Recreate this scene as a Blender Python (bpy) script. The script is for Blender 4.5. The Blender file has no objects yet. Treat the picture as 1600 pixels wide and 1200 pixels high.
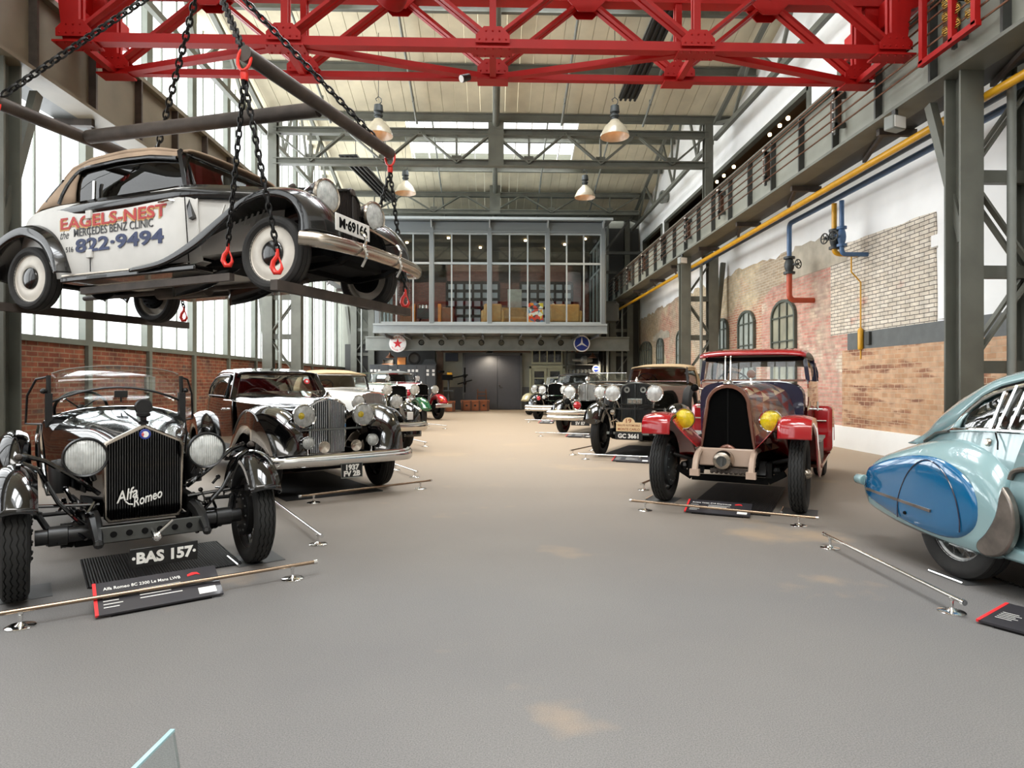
import bpy, bmesh, math, random
from math import sin, cos, pi, radians, sqrt, atan2, tan
from mathutils import Vector as V, Matrix
SC = bpy.context.scene
C = SC.collection
R = random.Random(7)

# ------------------------------------------------------------------ camera
H = 1.37
cam = bpy.data.cameras.new('camera'); camo = bpy.data.objects.new('camera', cam); C.objects.link(camo)
cam.sensor_width = 36; cam.lens = 22.5; cam.clip_start = .05; cam.clip_end = 300
cam.shift_y = -2 / 1600
camo.location = (0, 0, H); camo.rotation_euler = (pi / 2, 0, -radians(1.72))
SC.camera = camo
# ------------------------------------------------------------------ world, exposure
W = bpy.data.worlds.new('overcast_sky'); SC.world = W; W.use_nodes = True
bg = W.node_tree.nodes['Background']; bg.inputs[0].default_value = (.98, .99, 1, 1); bg.inputs[1].default_value = 2.3
SC.view_settings.view_transform = 'Standard'; SC.view_settings.look = 'None'
SC.view_settings.exposure = 0.5; SC.view_settings.gamma = 1
SC.cycles.use_denoising = True
SC.cycles.max_bounces = 8; SC.cycles.diffuse_bounces = 4; SC.cycles.transparent_max_bounces = 24
SC.cycles.caustics_reflective = False; SC.cycles.caustics_refractive = False
SC.cycles.sample_clamp_indirect = 6

def area_light(name, loc, rot, sx, sy, power, col=(1, 1, 1)):
    l = bpy.data.lights.new(name, 'AREA'); l.shape = 'RECTANGLE'; l.size = sx; l.size_y = sy
    l.energy = power; l.color = col
    o = bpy.data.objects.new(name, l); C.objects.link(o); o.location = loc; o.rotation_euler = rot
    return o
# daylight: through the tall glazed left wall and the roof lights
for yy in (14.0, 26.0):
    area_light('window_daylight', (-8.6, yy, 6.2), (0, -radians(90), 0), 8.0, 11.5, 1500, (.94, .97, 1))
for y0 in (-4, 8, 20):
    for xx in (-1.7, 1.85):
        area_light('skylight_daylight', (xx, y0 + 5.2, 13.6), (radians(-15), 0, 0), 3.0, 4.8, 750 if y0 < 0 else 800, (.97, .98, 1))
area_light('hall_end_fill', (0, -6.6, 12.85), (0, 0, 0), 13, 4, 1100, (1, .98, .96))  # added fill light under the closed roof behind the viewer, no opening there

# ------------------------------------------------------------------ mesh builder
class MB:
    def __init__(s): s.v = []; s.f = []
    def add(s, vs, fs):
        n = len(s.v); s.v += [tuple(p) for p in vs]; s.f += [tuple(i + n for i in f) for f in fs]; return s
    def box(s, x0, x1, y0, y1, z0, z1):
        return s.add([(x, y, z) for x in (x0, x1) for y in (y0, y1) for z in (z0, z1)],
                     [(0, 1, 3, 2), (4, 6, 7, 5), (0, 4, 5, 1), (2, 3, 7, 6), (0, 2, 6, 4), (1, 5, 7, 3)])
    def cbox(s, c, d): return s.box(c[0]-d[0]/2, c[0]+d[0]/2, c[1]-d[1]/2, c[1]+d[1]/2, c[2]-d[2]/2, c[2]+d[2]/2)
    def bar(s, p, q, w, h, up=(0, 0, 1)):
        p, q, up = V(p), V(q), V(up); d = (q - p).normalized()
        a = d.cross(up)
        if a.length < 1e-4: a = d.cross(V((0, 1, 0)))
        a.normalize(); b = a.cross(d)
        a *= w / 2; b *= h / 2
        return s.add([p-a-b, p+a-b, p+a+b, p-a+b, q-a-b, q+a-b, q+a+b, q-a+b],
                     [(3, 2, 1, 0), (4, 5, 6, 7), (0, 1, 5, 4), (1, 2, 6, 5), (2, 3, 7, 6), (3, 0, 4, 7)])
    def ibeam(s, p, q, w, h, t=.02, up=(0, 0, 1)):
        p, q, up = V(p), V(q), V(up); d = (q - p).normalized(); a = d.cross(up)
        if a.length < 1e-4: a = d.cross(V((0, 1, 0)))
        b = a.normalized().cross(d)
        o = b * (h / 2 - t / 2)
        s.bar(p + o, q + o, w, t, up); s.bar(p - o, q - o, w, t, up)
        return s.bar(p, q, t, h - 2 * t, up)
    def rings(s, rs, closed=True, cap=True, loop=False):
        n = len(rs[0]); vs = [p for r in rs for p in r]; fs = []
        m = len(rs)
        for i in range(m if loop else m - 1):
            j = (i + 1) % m
            for k in range(n if closed else n - 1):
                l = (k + 1) % n
                fs.append((i*n+k, i*n+l, j*n+l, j*n+k))
        if cap and closed and not loop:
            fs.append(tuple(range(n-1, -1, -1))); fs.append(tuple((m-1)*n + k for k in range(n)))
        return s.add(vs, fs)
    def tube(s, pts, r, n=8, loop=False, flat=1.0):
        pts = [V(p) for p in pts]; m = len(pts); rr = r if isinstance(r, (list, tuple)) else [r] * m
        rs = []; a = None
        for i in range(m):
            if loop: d = pts[(i+1) % m] - pts[i-1]
            else: d = pts[min(i+1, m-1)] - pts[max(i-1, 0)]
            d.normalize()
            if a is None:
                a = d.cross(V((0, 0, 1)))
                if a.length < .05: a = d.cross(V((0, 1, 0)))
            a = (a - d * a.dot(d)).normalized(); b = d.cross(a)
            rs.append([pts[i] + (a * cos(2*pi*k/n) + b * (sin(2*pi*k/n) * flat)) * rr[i] for k in range(n)])
        return s.rings(rs, True, True, loop)
    def rod(s, p, q, r, n=8, r2=None): return s.tube([p, q], [r, r if r2 is None else r2], n)
    def lathe(s, prof, o=(0, 0, 0), axis=(0, 1, 0), n=24, sx=1.0, sy=1.0, closed=False):
        o, d = V(o), V(axis).normalized(); a = d.cross(V((0, 0, 1)))
        if a.length < 1e-4: a = V((1, 0, 0))
        a.normalize(); b = a.cross(d)
        rs = [[o + d*h + (a*cos(2*pi*k/n)*sx + b*sin(2*pi*k/n)*sy) * r for k in range(n)] for r, h in prof]
        return s.rings(rs, True, not closed, closed)
    def ball(s, c, r, n=12, sc=(1, 1, 1)):
        c = V(c); m = max(4, n // 2)
        return s.rings([[c + V((cos(2*pi*k/n)*sin(pi*(i+.02)/(m+.04))*sc[0], sin(2*pi*k/n)*sin(pi*(i+.02)/(m+.04))*sc[1], cos(pi*(i+.02)/(m+.04))*sc[2])) * r
                         for k in range(n)] for i in range(m + 1)])
    def prism(s, poly, fa, fb):
        n = len(poly)
        return s.add([fa(*p) for p in poly] + [fb(*p) for p in poly],
                     [tuple(range(n-1, -1, -1)), tuple(range(n, 2*n))] + [(i, (i+1) % n, n+(i+1) % n, n+i) for i in range(n)])
    def build(s, name, mat, parent=None, ang=38, solid=0, bevel=0, sub=0, normals=True):
        me = bpy.data.meshes.new(name); me.from_pydata(s.v, [], s.f)
        if normals:
            bm = bmesh.new(); bm.from_mesh(me); bmesh.ops.recalc_face_normals(bm, faces=bm.faces); bm.to_mesh(me); bm.free()
        me.materials.append(mat)
        if ang:
            me.polygons.foreach_set('use_smooth', [True] * len(me.polygons))
            me.set_sharp_from_angle(angle=radians(ang))
        o = bpy.data.objects.new(name, me); C.objects.link(o)
        if parent: o.parent = parent
        if bevel:
            b = o.modifiers.new('bevel', 'BEVEL'); b.width = bevel; b.segments = 2; b.limit_method = 'ANGLE'
        if sub:
            b = o.modifiers.new('subdivision', 'SUBSURF'); b.levels = b.render_levels = sub
        if solid:
            b = o.modifiers.new('solidify', 'SOLIDIFY'); b.thickness = solid; b.offset = 0
        return o

def catmull(keys, n):
    """keys: list of equal-length number tuples -> n samples between each pair, smooth"""
    out = []
    m = len(keys)
    for i in range(m - 1):
        p0, p1, p2, p3 = keys[max(i-1, 0)], keys[i], keys[i+1], keys[min(i+2, m-1)]
        for k in range(n):
            t = k / n; t2 = t*t; t3 = t2*t
            out.append(tuple(.5*((2*b) + (c-a)*t + (2*a-5*b+4*c-d)*t2 + (3*b-a-3*c+d)*t3) for a, b, c, d in zip(p0, p1, p2, p3)))
    out.append(tuple(keys[-1]))
    return out
def lerp(a, b, t): return a + (b - a) * t
def interp(tab, x):
    if x <= tab[0][0]: return tab[0][1]
    for (a, u), (b, v) in zip(tab, tab[1:]):
        if x <= b: return u + (v - u) * (x - a) / (b - a)
    return tab[-1][1]
def arc(cx, cy, r, a0, a1, n): return [(cx + r*cos(radians(lerp(a0, a1, i/n))), cy + r*sin(radians(lerp(a0, a1, i/n)))) for i in range(n+1)]

def empty(name, loc=(0, 0, 0), rz=0):
    o = bpy.data.objects.new(name, None); C.objects.link(o); o.location = loc; o.rotation_euler = (0, 0, rz); o.empty_display_size = .2
    return o
def tag(o, label, cat, group=None, kind=None):
    o['label'] = label; o['category'] = cat
    if group: o['group'] = group
    if kind: o['kind'] = kind
    return o
def thing(name, label, cat, loc=(0, 0, 0), rz=0, group=None): return tag(empty(name, loc, rz), label, cat, group)
def struct(o): o['kind'] = 'structure'; return o
def dup(root, loc, rz=0, label=None, group=None):
    r = root.copy(); C.objects.link(r); r.location = loc; r.rotation_euler = (0, 0, rz)
    if label: r['label'] = label
    if group: r['group'] = group
    copy_kids(root, r)
    return r
def copy_kids(a, b):
    for ch in [o for o in C.objects if o.parent == a]:
        c = ch.copy(); C.objects.link(c); c.parent = b; copy_kids(ch, c)

def text_mesh(txt, size, extrude=.002, shear=0, offset=0, align='CENTER', spacing=1.0, xs=1.0):
    """letters in the XY plane, as (vertices, faces)"""
    cu = bpy.data.curves.new('text', 'FONT'); cu.body = txt; cu.size = size; cu.extrude = extrude; cu.shear = shear
    cu.offset = offset; cu.align_x = align; cu.space_character = spacing; cu.resolution_u = 3
    o = bpy.data.objects.new('text', cu); C.objects.link(o)
    dg = bpy.context.evaluated_depsgraph_get(); dg.update()
    me = bpy.data.meshes.new_from_object(o.evaluated_get(dg))
    vs = [(v.co.x * xs, v.co.y, v.co.z) for v in me.vertices]; fs = [tuple(p.vertices) for p in me.polygons]
    bpy.data.objects.remove(o); bpy.data.curves.remove(cu); bpy.data.meshes.remove(me)
    return vs, fs
def put_text(mb, txt, size, o, ex, ey, extrude=.002, **k):
    vs, fs = text_mesh(txt, size, extrude, **k); o, ex, ey = V(o), V(ex).normalized(), V(ey).normalized(); ez = ex.cross(ey)
    return mb.add([o + ex*a + ey*b + ez*c for a, b, c in vs], fs)

# ------------------------------------------------------------------ materials
def srgb(h):
    h = h.lstrip('#'); out = []
    for i in (0, 2, 4):
        c = int(h[i:i+2], 16) / 255; out.append(c / 12.92 if c <= .04045 else ((c + .055) / 1.055) ** 2.4)
    return (*out, 1)
def nd(nt, t, **k):
    n = nt.nodes.new(t)
    for a, b in k.items(): setattr(n, a, b)
    return n
def P(name, col, rough=.5, metal=0, coat=0, var=0, vscale=6, bump=0, bscale=60, alpha=1, trans=0, emit=0, spec=None, col2=None):
    """procedural paint / metal: colour, with noise variation and optional bump"""
    m = bpy.data.materials.new(name); m.use_nodes = True; nt = m.node_tree; b = nt.nodes['Principled BSDF']
    c = srgb(col) if isinstance(col, str) else col
    b.inputs['Base Color'].default_value = c; b.inputs['Roughness'].default_value = rough; b.inputs['Metallic'].default_value = metal
    b.inputs['Coat Weight'].default_value = coat; b.inputs['Coat Roughness'].default_value = .03
    if spec is not None: b.inputs['Specular IOR Level'].default_value = spec
    if trans: b.inputs['Transmission Weight'].default_value = trans
    if alpha < 1: b.inputs['Alpha'].default_value = alpha
    if emit: b.inputs['Emission Color'].default_value = c; b.inputs['Emission Strength'].default_value = emit
    tc = None
    if var or bump or col2: tc = nd(nt, 'ShaderNodeTexCoord')
    if var or col2:
        n = nd(nt, 'ShaderNodeTexNoise'); n.inputs['Scale'].default_value = vscale; n.inputs['Detail'].default_value = 6
        nt.links.new(tc.outputs['Object'], n.inputs['Vector'])
        r = nd(nt, 'ShaderNodeValToRGB'); r.color_ramp.elements[0].position = .35; r.color_ramp.elements[1].position = .65
        d = srgb(col2) if col2 else tuple(min(1, x * (1 + var)) for x in c[:3]) + (1,)
        a = c if col2 else tuple(x * (1 - var) for x in c[:3]) + (1,)
        r.color_ramp.elements[0].color = a; r.color_ramp.elements[1].color = d
        nt.links.new(n.outputs['Fac'], r.inputs['Fac']); nt.links.new(r.outputs['Color'], b.inputs['Base Color'])
    if bump:
        n = nd(nt, 'ShaderNodeTexNoise'); n.inputs['Scale'].default_value = bscale; n.inputs['Detail'].default_value = 3
        nt.links.new(tc.outputs['Object'], n.inputs['Vector'])
        bu = nd(nt, 'ShaderNodeBump'); bu.inputs['Strength'].default_value = bump; bu.inputs['Distance'].default_value = .01
        nt.links.new(n.outputs['Fac'], bu.inputs['Height']); nt.links.new(bu.outputs['Normal'], b.inputs['Normal'])
    return m
def glass_mat(name, tint=(.9, .95, .95), refl=.12, rough=.0, edge=.3):
    """thin pane: see-through with a mirror-like sheen that grows at grazing angles"""
    m = bpy.data.materials.new(name); m.use_nodes = True; nt = m.node_tree; nt.nodes.clear()
    out = nd(nt, 'ShaderNodeOutputMaterial'); tr = nd(nt, 'ShaderNodeBsdfTransparent'); gl = nd(nt, 'ShaderNodeBsdfGlossy')
    mx = nd(nt, 'ShaderNodeMixShader'); fr = nd(nt, 'ShaderNodeLayerWeight'); mp = nd(nt, 'ShaderNodeMapRange')
    tr.inputs[0].default_value = (*tint, 1); gl.inputs['Roughness'].default_value = rough
    fr.inputs[0].default_value = .35; mp.inputs[3].default_value = refl; mp.inputs[4].default_value = min(1, refl + edge)
    nt.links.new(fr.outputs['Facing'], mp.inputs[0]); nt.links.new(mp.outputs[0], mx.inputs[0])
    nt.links.new(tr.outputs[0], mx.inputs[1]); nt.links.new(gl.outputs[0], mx.inputs[2]); nt.links.new(mx.outputs[0], out.inputs[0])
    return m
def brick_mat(name, c1, c2, mortar, axis='X', bw=.25, bh=.075, gap=.012, patch=None, pscale=.5, pth=(.45, .6), bump=.6, rough=.85, dirt=.25):
    """brickwork laid on a wall whose normal is `axis`; patch = second pair of brick colours where paint or other bricks show"""
    m = bpy.data.materials.new(name); m.use_nodes = True; nt = m.node_tree; b = nt.nodes['Principled BSDF']; b.inputs['Roughness'].default_value = rough
    L = nt.links.new
    g = nd(nt, 'ShaderNodeNewGeometry'); sp = nd(nt, 'ShaderNodeSeparateXYZ'); L(g.outputs['Position'], sp.inputs[0])
    cb = nd(nt, 'ShaderNodeCombineXYZ'); L(sp.outputs['Y' if axis == 'X' else 'X'], cb.inputs[0]); L(sp.outputs['Z'], cb.inputs[1])
    wob = nd(nt, 'ShaderNodeTexNoise'); wob.inputs['Scale'].default_value = 9; L(cb.outputs[0], wob.inputs['Vector'])
    mixv = nd(nt, 'ShaderNodeMix', data_type='VECTOR'); mixv.inputs[0].default_value = .012
    L(cb.outputs[0], mixv.inputs[4]); L(wob.outputs['Color'], mixv.inputs[5])
    def bricks(a, c):
        t = nd(nt, 'ShaderNodeTexBrick'); t.inputs['Scale'].default_value = 1; t.inputs['Brick Width'].default_value = bw; t.inputs['Row Height'].default_value = bh
        t.inputs['Mortar Size'].default_value = gap; t.inputs['Mortar Smooth'].default_value = .2; t.inputs['Bias'].default_value = 0
        t.inputs['Color1'].default_value = srgb(a); t.inputs['Color2'].default_value = srgb(c); t.inputs['Mortar'].default_value = srgb(mortar)
        L(mixv.outputs[1], t.inputs['Vector']); return t
    t1 = bricks(c1, c2); col = t1.outputs['Color']
    if patch:
        for i, (pa, pb) in enumerate(patch):
            t2 = bricks(pa, pb); n = nd(nt, 'ShaderNodeTexNoise'); ps = pscale if isinstance(pscale, tuple) else (pscale, pscale); n.inputs['Scale'].default_value = 1; n.inputs['Detail'].default_value = 5
            off = nd(nt, 'ShaderNodeVectorMath', operation='MULTIPLY_ADD'); off.inputs[1].default_value = (*ps, 1); off.inputs[2].default_value = (7.3*i+3, 2.1*i, 0); L(cb.outputs[0], off.inputs[0]); L(off.outputs[0], n.inputs['Vector'])
            mr = nd(nt, 'ShaderNodeMapRange'); mr.inputs[1].default_value = pth[0]; mr.inputs[2].default_value = pth[1]; L(n.outputs['Fac'], mr.inputs[0])
            mx = nd(nt, 'ShaderNodeMix', data_type='RGBA'); L(mr.outputs[0], mx.inputs[0]); L(col, mx.inputs[6]); L(t2.outputs['Color'], mx.inputs[7]); col = mx.outputs[2]
    n = nd(nt, 'ShaderNodeTexNoise'); n.inputs['Scale'].default_value = 5; n.inputs['Detail'].default_value = 8; L(cb.outputs[0], n.inputs['Vector'])
    mr = nd(nt, 'ShaderNodeMapRange'); mr.inputs[1].default_value = .3; mr.inputs[2].default_value = .7; mr.inputs[3].default_value = 1-dirt; mr.inputs[4].default_value = 1+dirt*.5
    L(n.outputs['Fac'], mr.inputs[0])
    mu = nd(nt, 'ShaderNodeMix', data_type='RGBA', blend_type='MULTIPLY'); mu.inputs[0].default_value = 1; L(col, mu.inputs[6]); L(mr.outputs[0], mu.inputs[7])
    L(mu.outputs[2], b.inputs['Base Color'])
    bu = nd(nt, 'ShaderNodeBump'); bu.inputs['Strength'].default_value = bump; bu.inputs['Distance'].default_value = .02; bu.invert = True
    L(t1.outputs['Fac'], bu.inputs['Height']); L(bu.outputs['Normal'], b.inputs['Normal'])
    return m
def floor_mat():
    m = bpy.data.materials.new('worn_asphalt'); m.use_nodes = True; nt = m.node_tree; b = nt.nodes['Principled BSDF']; L = nt.links.new
    b.inputs['Roughness'].default_value = .62
    tc = nd(nt, 'ShaderNodeNewGeometry')
    def noise(s, d=4, r=.5):
        n = nd(nt, 'ShaderNodeTexNoise'); n.inputs['Scale'].default_value = s; n.inputs['Detail'].default_value = d; n.inputs['Roughness'].default_value = r; L(tc.outputs['Position'], n.inputs['Vector']); return n.outputs['Fac']
    def ramp(fac, a, c, p0, p1):
        r = nd(nt, 'ShaderNodeValToRGB'); r.color_ramp.elements[0].position = p0; r.color_ramp.elements[1].position = p1
        r.color_ramp.elements[0].color = srgb(a); r.color_ramp.elements[1].color = srgb(c); L(fac, r.inputs[0]); return r.outputs[0]
    def mix(f, a, c, bt='MIX'):
        x = nd(nt, 'ShaderNodeMix', data_type='RGBA', blend_type=bt)
        if isinstance(f, float): x.inputs[0].default_value = f
        else: L(f, x.inputs[0])
        L(a, x.inputs[6]); L(c, x.inputs[7]); return x.outputs[2]
    base = ramp(noise(.35, 6, .6), '#737170', '#807d79', .3, .7)
    grit = ramp(noise(170, 2), '#707070', '#ffffff', .3, .7)
    c = mix(.55, base, grit, 'MULTIPLY')
    sand = ramp(noise(.55, 5, .55), '#000000', '#ffffff', .585, .67)      # ochre stains
    tan_ = nd(nt, 'ShaderNodeRGB'); tan_.outputs[0].default_value = srgb('#a98f70')
    sm = nd(nt, 'ShaderNodeMath', operation='MULTIPLY'); sm.inputs[1].default_value = .5; L(sand, sm.inputs[0])
    c = mix(sm.outputs[0], c, tan_.outputs[0])
    dk = ramp(noise(1.7, 3, .5), '#000000', '#ffffff', .76, .80)         # small dark oil spots
    dk2 = nd(nt, 'ShaderNodeMath', operation='MULTIPLY'); dk2.inputs[1].default_value = .45; L(dk, dk2.inputs[0])
    dc = nd(nt, 'ShaderNodeRGB'); dc.outputs[0].default_value = srgb('#5d574e')
    c = mix(dk2.outputs[0], c, dc.outputs[0])
    # floor colour turns tan with depth; warm lamp and skylight glow painted in
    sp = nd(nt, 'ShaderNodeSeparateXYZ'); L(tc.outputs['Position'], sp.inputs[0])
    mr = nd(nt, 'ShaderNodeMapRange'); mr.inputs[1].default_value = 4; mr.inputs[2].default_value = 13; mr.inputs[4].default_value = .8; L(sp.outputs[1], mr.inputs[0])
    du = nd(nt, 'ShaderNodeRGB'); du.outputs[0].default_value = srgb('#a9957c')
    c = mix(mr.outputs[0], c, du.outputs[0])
    L(c, b.inputs['Base Color'])
    bu = nd(nt, 'ShaderNodeBump'); bu.inputs['Strength'].default_value = .25; bu.inputs['Distance'].default_value = .004; L(noise(170, 2), bu.inputs['Height']); L(bu.outputs[0], b.inputs['Normal'])
    return m

M = {}
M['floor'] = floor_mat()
M['white'] = P('white_plaster', '#f0f0ee', .8, var=.04, vscale=1.2, bump=.1, bscale=20)
M['ceil'] = P('cream_roof_boards', '#cfc6ac', .85, var=.1, vscale=1.3)
M['steel'] = P('grey_painted_steel', '#616259', .5, var=.12, vscale=2.5, bump=.05)
M['steel_l'] = P('pale_grey_steel', '#80837d', .5, var=.08, vscale=2.5)
M['steel_d'] = P('dark_grey_steel', '#3c3d3a', .5, var=.15, vscale=3)
M['web'] = P('olive_grey_girder_paint', '#85867b', .45, var=.1, vscale=1.5)
M['web_l'] = P('brown_grey_girder_paint', '#6d6351', .5, var=.15, vscale=1.3)
M['mull'] = P('green_grey_window_steel', '#70746a', .5, var=.1, vscale=2)
M['red'] = P('crane_red_paint', '#a3100e', .5, var=.06, vscale=3, spec=.3)
M['hookred'] = P('signal_red_paint', '#e02a1c', .4, coat=.3)
M['rust'] = P('brown_iron', '#4a423c', .6, .3, var=.25, vscale=5, bump=.2, bscale=30)
M['copper'] = P('copper_bar', '#6d4a36', .4, .7)
M['chain'] = P('black_chain_steel', '#201f1e', .45, .5)
M['yellow'] = P('yellow_pipe_paint', '#d29a12', .4, coat=.2, var=.08)
M['blue'] = P('blue_pipe_paint', '#42658e', .45, coat=.2, var=.08)
M['redpipe'] = P('red_oxide_pipe_paint', '#b04a2e', .5, var=.12)
M['chrome'] = P('chrome', '#e3e3e1', .08, 1)
M['nickel'] = P('aged_nickel', '#b7ada0', .25, 1, var=.1)
M['brass'] = P('brass', '#b08a45', .3, 1)
M['black'] = P('black_lacquer', '#060607', .12, coat=1, spec=.5)
M['black2'] = P('satin_black', '#0b0b0b', .4)
M['matt'] = P('matt_black', '#0a0a0a', .85, spec=.15)
M['void'] = P('radiator_black', '#040404', .8, spec=.06)
M['rubber'] = P('tyre_rubber', '#1b1b1a', .75, bump=.1, bscale=120)
M['tyre_old'] = P('worn_tyre_rubber', '#2c2b2a', .85, var=.2, vscale=9)
M['glass'] = glass_mat('clear_glass', (.93, .96, .96), .05)
M['glass_d'] = glass_mat('tinted_glass', (.55, .58, .57), .10)
M['glass_w'] = glass_mat('windscreen_glass', (.9, .93, .92), .03, edge=.1)
M['glaze'] = glass_mat('window_glass', (.97, .98, .98), .02)
M['lens'] = P('headlamp_lens', '#c9ccc9', .1, .75, coat=.6, var=.25, vscale=14)
M['lens_y'] = P('yellow_headlamp_lens', '#e6cf1d', .12, .2, coat=1, var=.3, vscale=22)
M['white_paint'] = P('white_lettering_paint', '#e8e6e0', .5)
M['leather'] = P('brown_leather', '#5a3a28', .5, bump=.2)
M['interior'] = P('dark_trim', '#1c1815', .7)
# ================================================================== THE HALL
XW = 7.5
LW = 2.05
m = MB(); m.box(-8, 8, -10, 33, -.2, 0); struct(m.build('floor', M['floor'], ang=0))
# --- right wall: plaster with rectangular gallery openings
m = MB()
gal = [(2.5, 13.6), (14.9, 27.6), (28.1, 31.6)]
m.box(XW, XW+.1, -9.5, 33, 0, 6.9); m.box(XW, XW+.1, -9.5, 33, 8.33, 13.4)
ys = [-9.5] + [v for g in gal for v in g] + [33]
for a, b in zip(ys[::2], ys[1::2]): m.box(XW, XW+.1, a, b, 6.9, 8.33)
struct(m.build('wall_right', M['white'], ang=0))
# gallery behind the openings
M['gallery'] = P('dark_gallery_wall', '#6a5a4c', .8)
m = MB(); m.box(10.2, 10.3, -9, 33, 5.9, 10.3); m.box(XW+.1, 10.3, -9, 33, 6.6, 6.75); m.box(XW+.1, 10.3, -9, 33, 10.2, 10.3); m.box(XW+.1, 10.3, -9.1, -9, 6.6, 10.3); m.box(XW+.1, 10.3, 32.9, 33, 6.6, 10.3)
struct(m.build('wall_gallery', M['gallery'], ang=0))
for i, (a, b) in enumerate(gal):
    f = MB()
    for (y0, y1, z0, z1) in ((a, b, 8.3, 8.42), (a, b, 6.85, 6.95), (a-.05, a+.1, 6.9, 8.4), (b-.1, b+.05, 6.9, 8.4)): f.box(XW-.05, XW+.12, y0, y1, z0, z1)
    struct(f.build('window_%d' % (i+1), M['steel'], ang=0))
M['bulb'] = P('warm_bulb', '#ffd9a0', .4, emit=14)
k = 0
for y in (10.5, 12, 15.6, 16.6, 17.6, 18.4, 19.6, 21, 22.6, 24.4, 26):
    o = MB().lathe([(.03, 0), (.055, -.02), (.055, -.08), (.04, -.1)], (8.6 + .3*((k := k + 1) % 3), y, 9.13 + .268*(k % 3)), (0, 0, 1), 12).build('spotlight', M['bulb'])
    tag(o, 'small glowing ceiling spot seen through the upper wall opening on the right', 'spotlight', 'spotlights in the upper gallery')
# exposed brick on the right wall
M['bk_far'] = brick_mat('old_red_and_cream_brick', '#b5705c', '#c79a7e', '#c6b9a4', patch=[('#d3c2a0', '#c5ad88'), ('#b7a58d', '#a9947a')], pscale=.32, pth=(.5, .58))
M['bk_paint'] = brick_mat('flaking_painted_brick', '#d0c4b2', '#dcd3c4', '#57504a', patch=[('#b9745f', '#c98b78')], pscale=.9, pth=(.62, .68), gap=.007)
M['bk_pink'] = brick_mat('pink_washed_brick', '#b98072', '#cc9f90', '#b9a391', patch=[('#b4998a', '#cdb9a3'), ('#cfc3ae', '#d8cfbf')], pscale=.8, pth=(.55, .62))
M['bk_ven'] = brick_mat('tan_brick_facing', '#b68c69', '#c6a283', '#bfa588', bw=.19, bh=.09, gap=.007, patch=[('#9a6c52', '#7f5743')], pscale=(.9, 4.5), pth=(.53, .6), dirt=.2)
M['bk_left'] = brick_mat('left_red_brick', '#753823', '#8f5136', '#8d7158', bw=.26, bh=.085, gap=.012, patch=[('#5e2d20', '#7a4634'), ('#564b45', '#8b4a33')], pscale=1.6, pth=(.55, .62), dirt=.35)
def outline(pts, jit, step=.28, seed=1):
    rr = random.Random(seed); out = []
    for (a, b), (c, d) in zip(pts, pts[1:]):
        n = max(1, int(math.hypot(c-a, d-b) / step))
        for i in range(n):
            j = jit if i else jit * .3
            out.append((lerp(a, c, i/n) + rr.uniform(-j, j), lerp(b, d, i/n) + rr.uniform(-j, j)))
    out.append(pts[-1]); return out
def wall_patch(n, top, z0, mat, proud, jit, seed):
    p = outline(top, jit, seed=seed); y0, y1 = p[0][0], p[-1][0]
    poly = [(y0, z0)] + p + [(y1, z0)]
    o = MB().prism(poly, lambda a, b: (XW+.01, a, b), lambda a, b: (XW-proud, a, b)).build('trim_%d' % n, mat, ang=0)
    return struct(o)
wall_patch(1, [(32.9, 4.55), (27, 4.75), (22, 4.8), (19, 4.78), (15.3, 4.68)], .45, M['bk_far'], .012, .09, 3)
wall_patch(2, [(17.6, 3.5), (16.9, 3.9), (16, 3.95), (15.3, 4.66), (13.9, 4.5), (13.2, 4.3)], .45, M['bk_pink'], .018, .09, 5)
wall_patch(3, [(13.95, 4.1), (13.6, 4.33), (12, 4.3), (10.6, 4.26), (10.58, 2.42)], 2.4, M['bk_paint'], .026, .02, 9)
M['plaster'] = P('old_grey_plaster', '#b3aa99', .9, var=.15, vscale=3, bump=.3, bscale=12)
wall_patch(5, [(16.2, 4.05), (15.6, 4.75), (14.3, 4.72), (13.5, 4.5), (13.3, 4.0)], 3.95, M['plaster'], .03, .1, 21)
wall_patch(6, [(29.6, 3.55), (28.2, 3.75), (26.9, 3.5)], 3.3, M['plaster'], .03, .1, 23)
m = MB(); m.box(XW-.07, XW+.02, -3, 13.4, .45, 2.05); struct(m.build('trim_7', M['bk_ven'], ang=0))
M['slate'] = P('dark_grey_band', '#5d605f', .6, var=.08)
m = MB(); m.box(XW-.04, XW+.02, -3, 13.25, 2.05, 2.4); struct(m.build('trim_8', M['slate'], ang=0))
m = MB(); m.box(XW-.16, XW+.02, -3, 33, 0, .45); struct(m.build('baseboard_right', M['white'], ang=0))
m = MB(); m.box(XW-.14, XW-.06, 10.05, 10.17, .3, 2.05)
tag(m.build('steel_post', M['steel_d']), 'short dark steel post against the tan brick facing on the right', 'post')
m = MB(); m.box(XW-.12, XW, 10.15, 10.4, 2.42, 4.0); m.box(XW-.1, XW, 10.4, 10.6, 3.65, 3.85)
tag(m.build('cable_duct', M['white'], bevel=.006), 'white vertical cable duct on the plaster beside the painted brick', 'duct')
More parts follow.
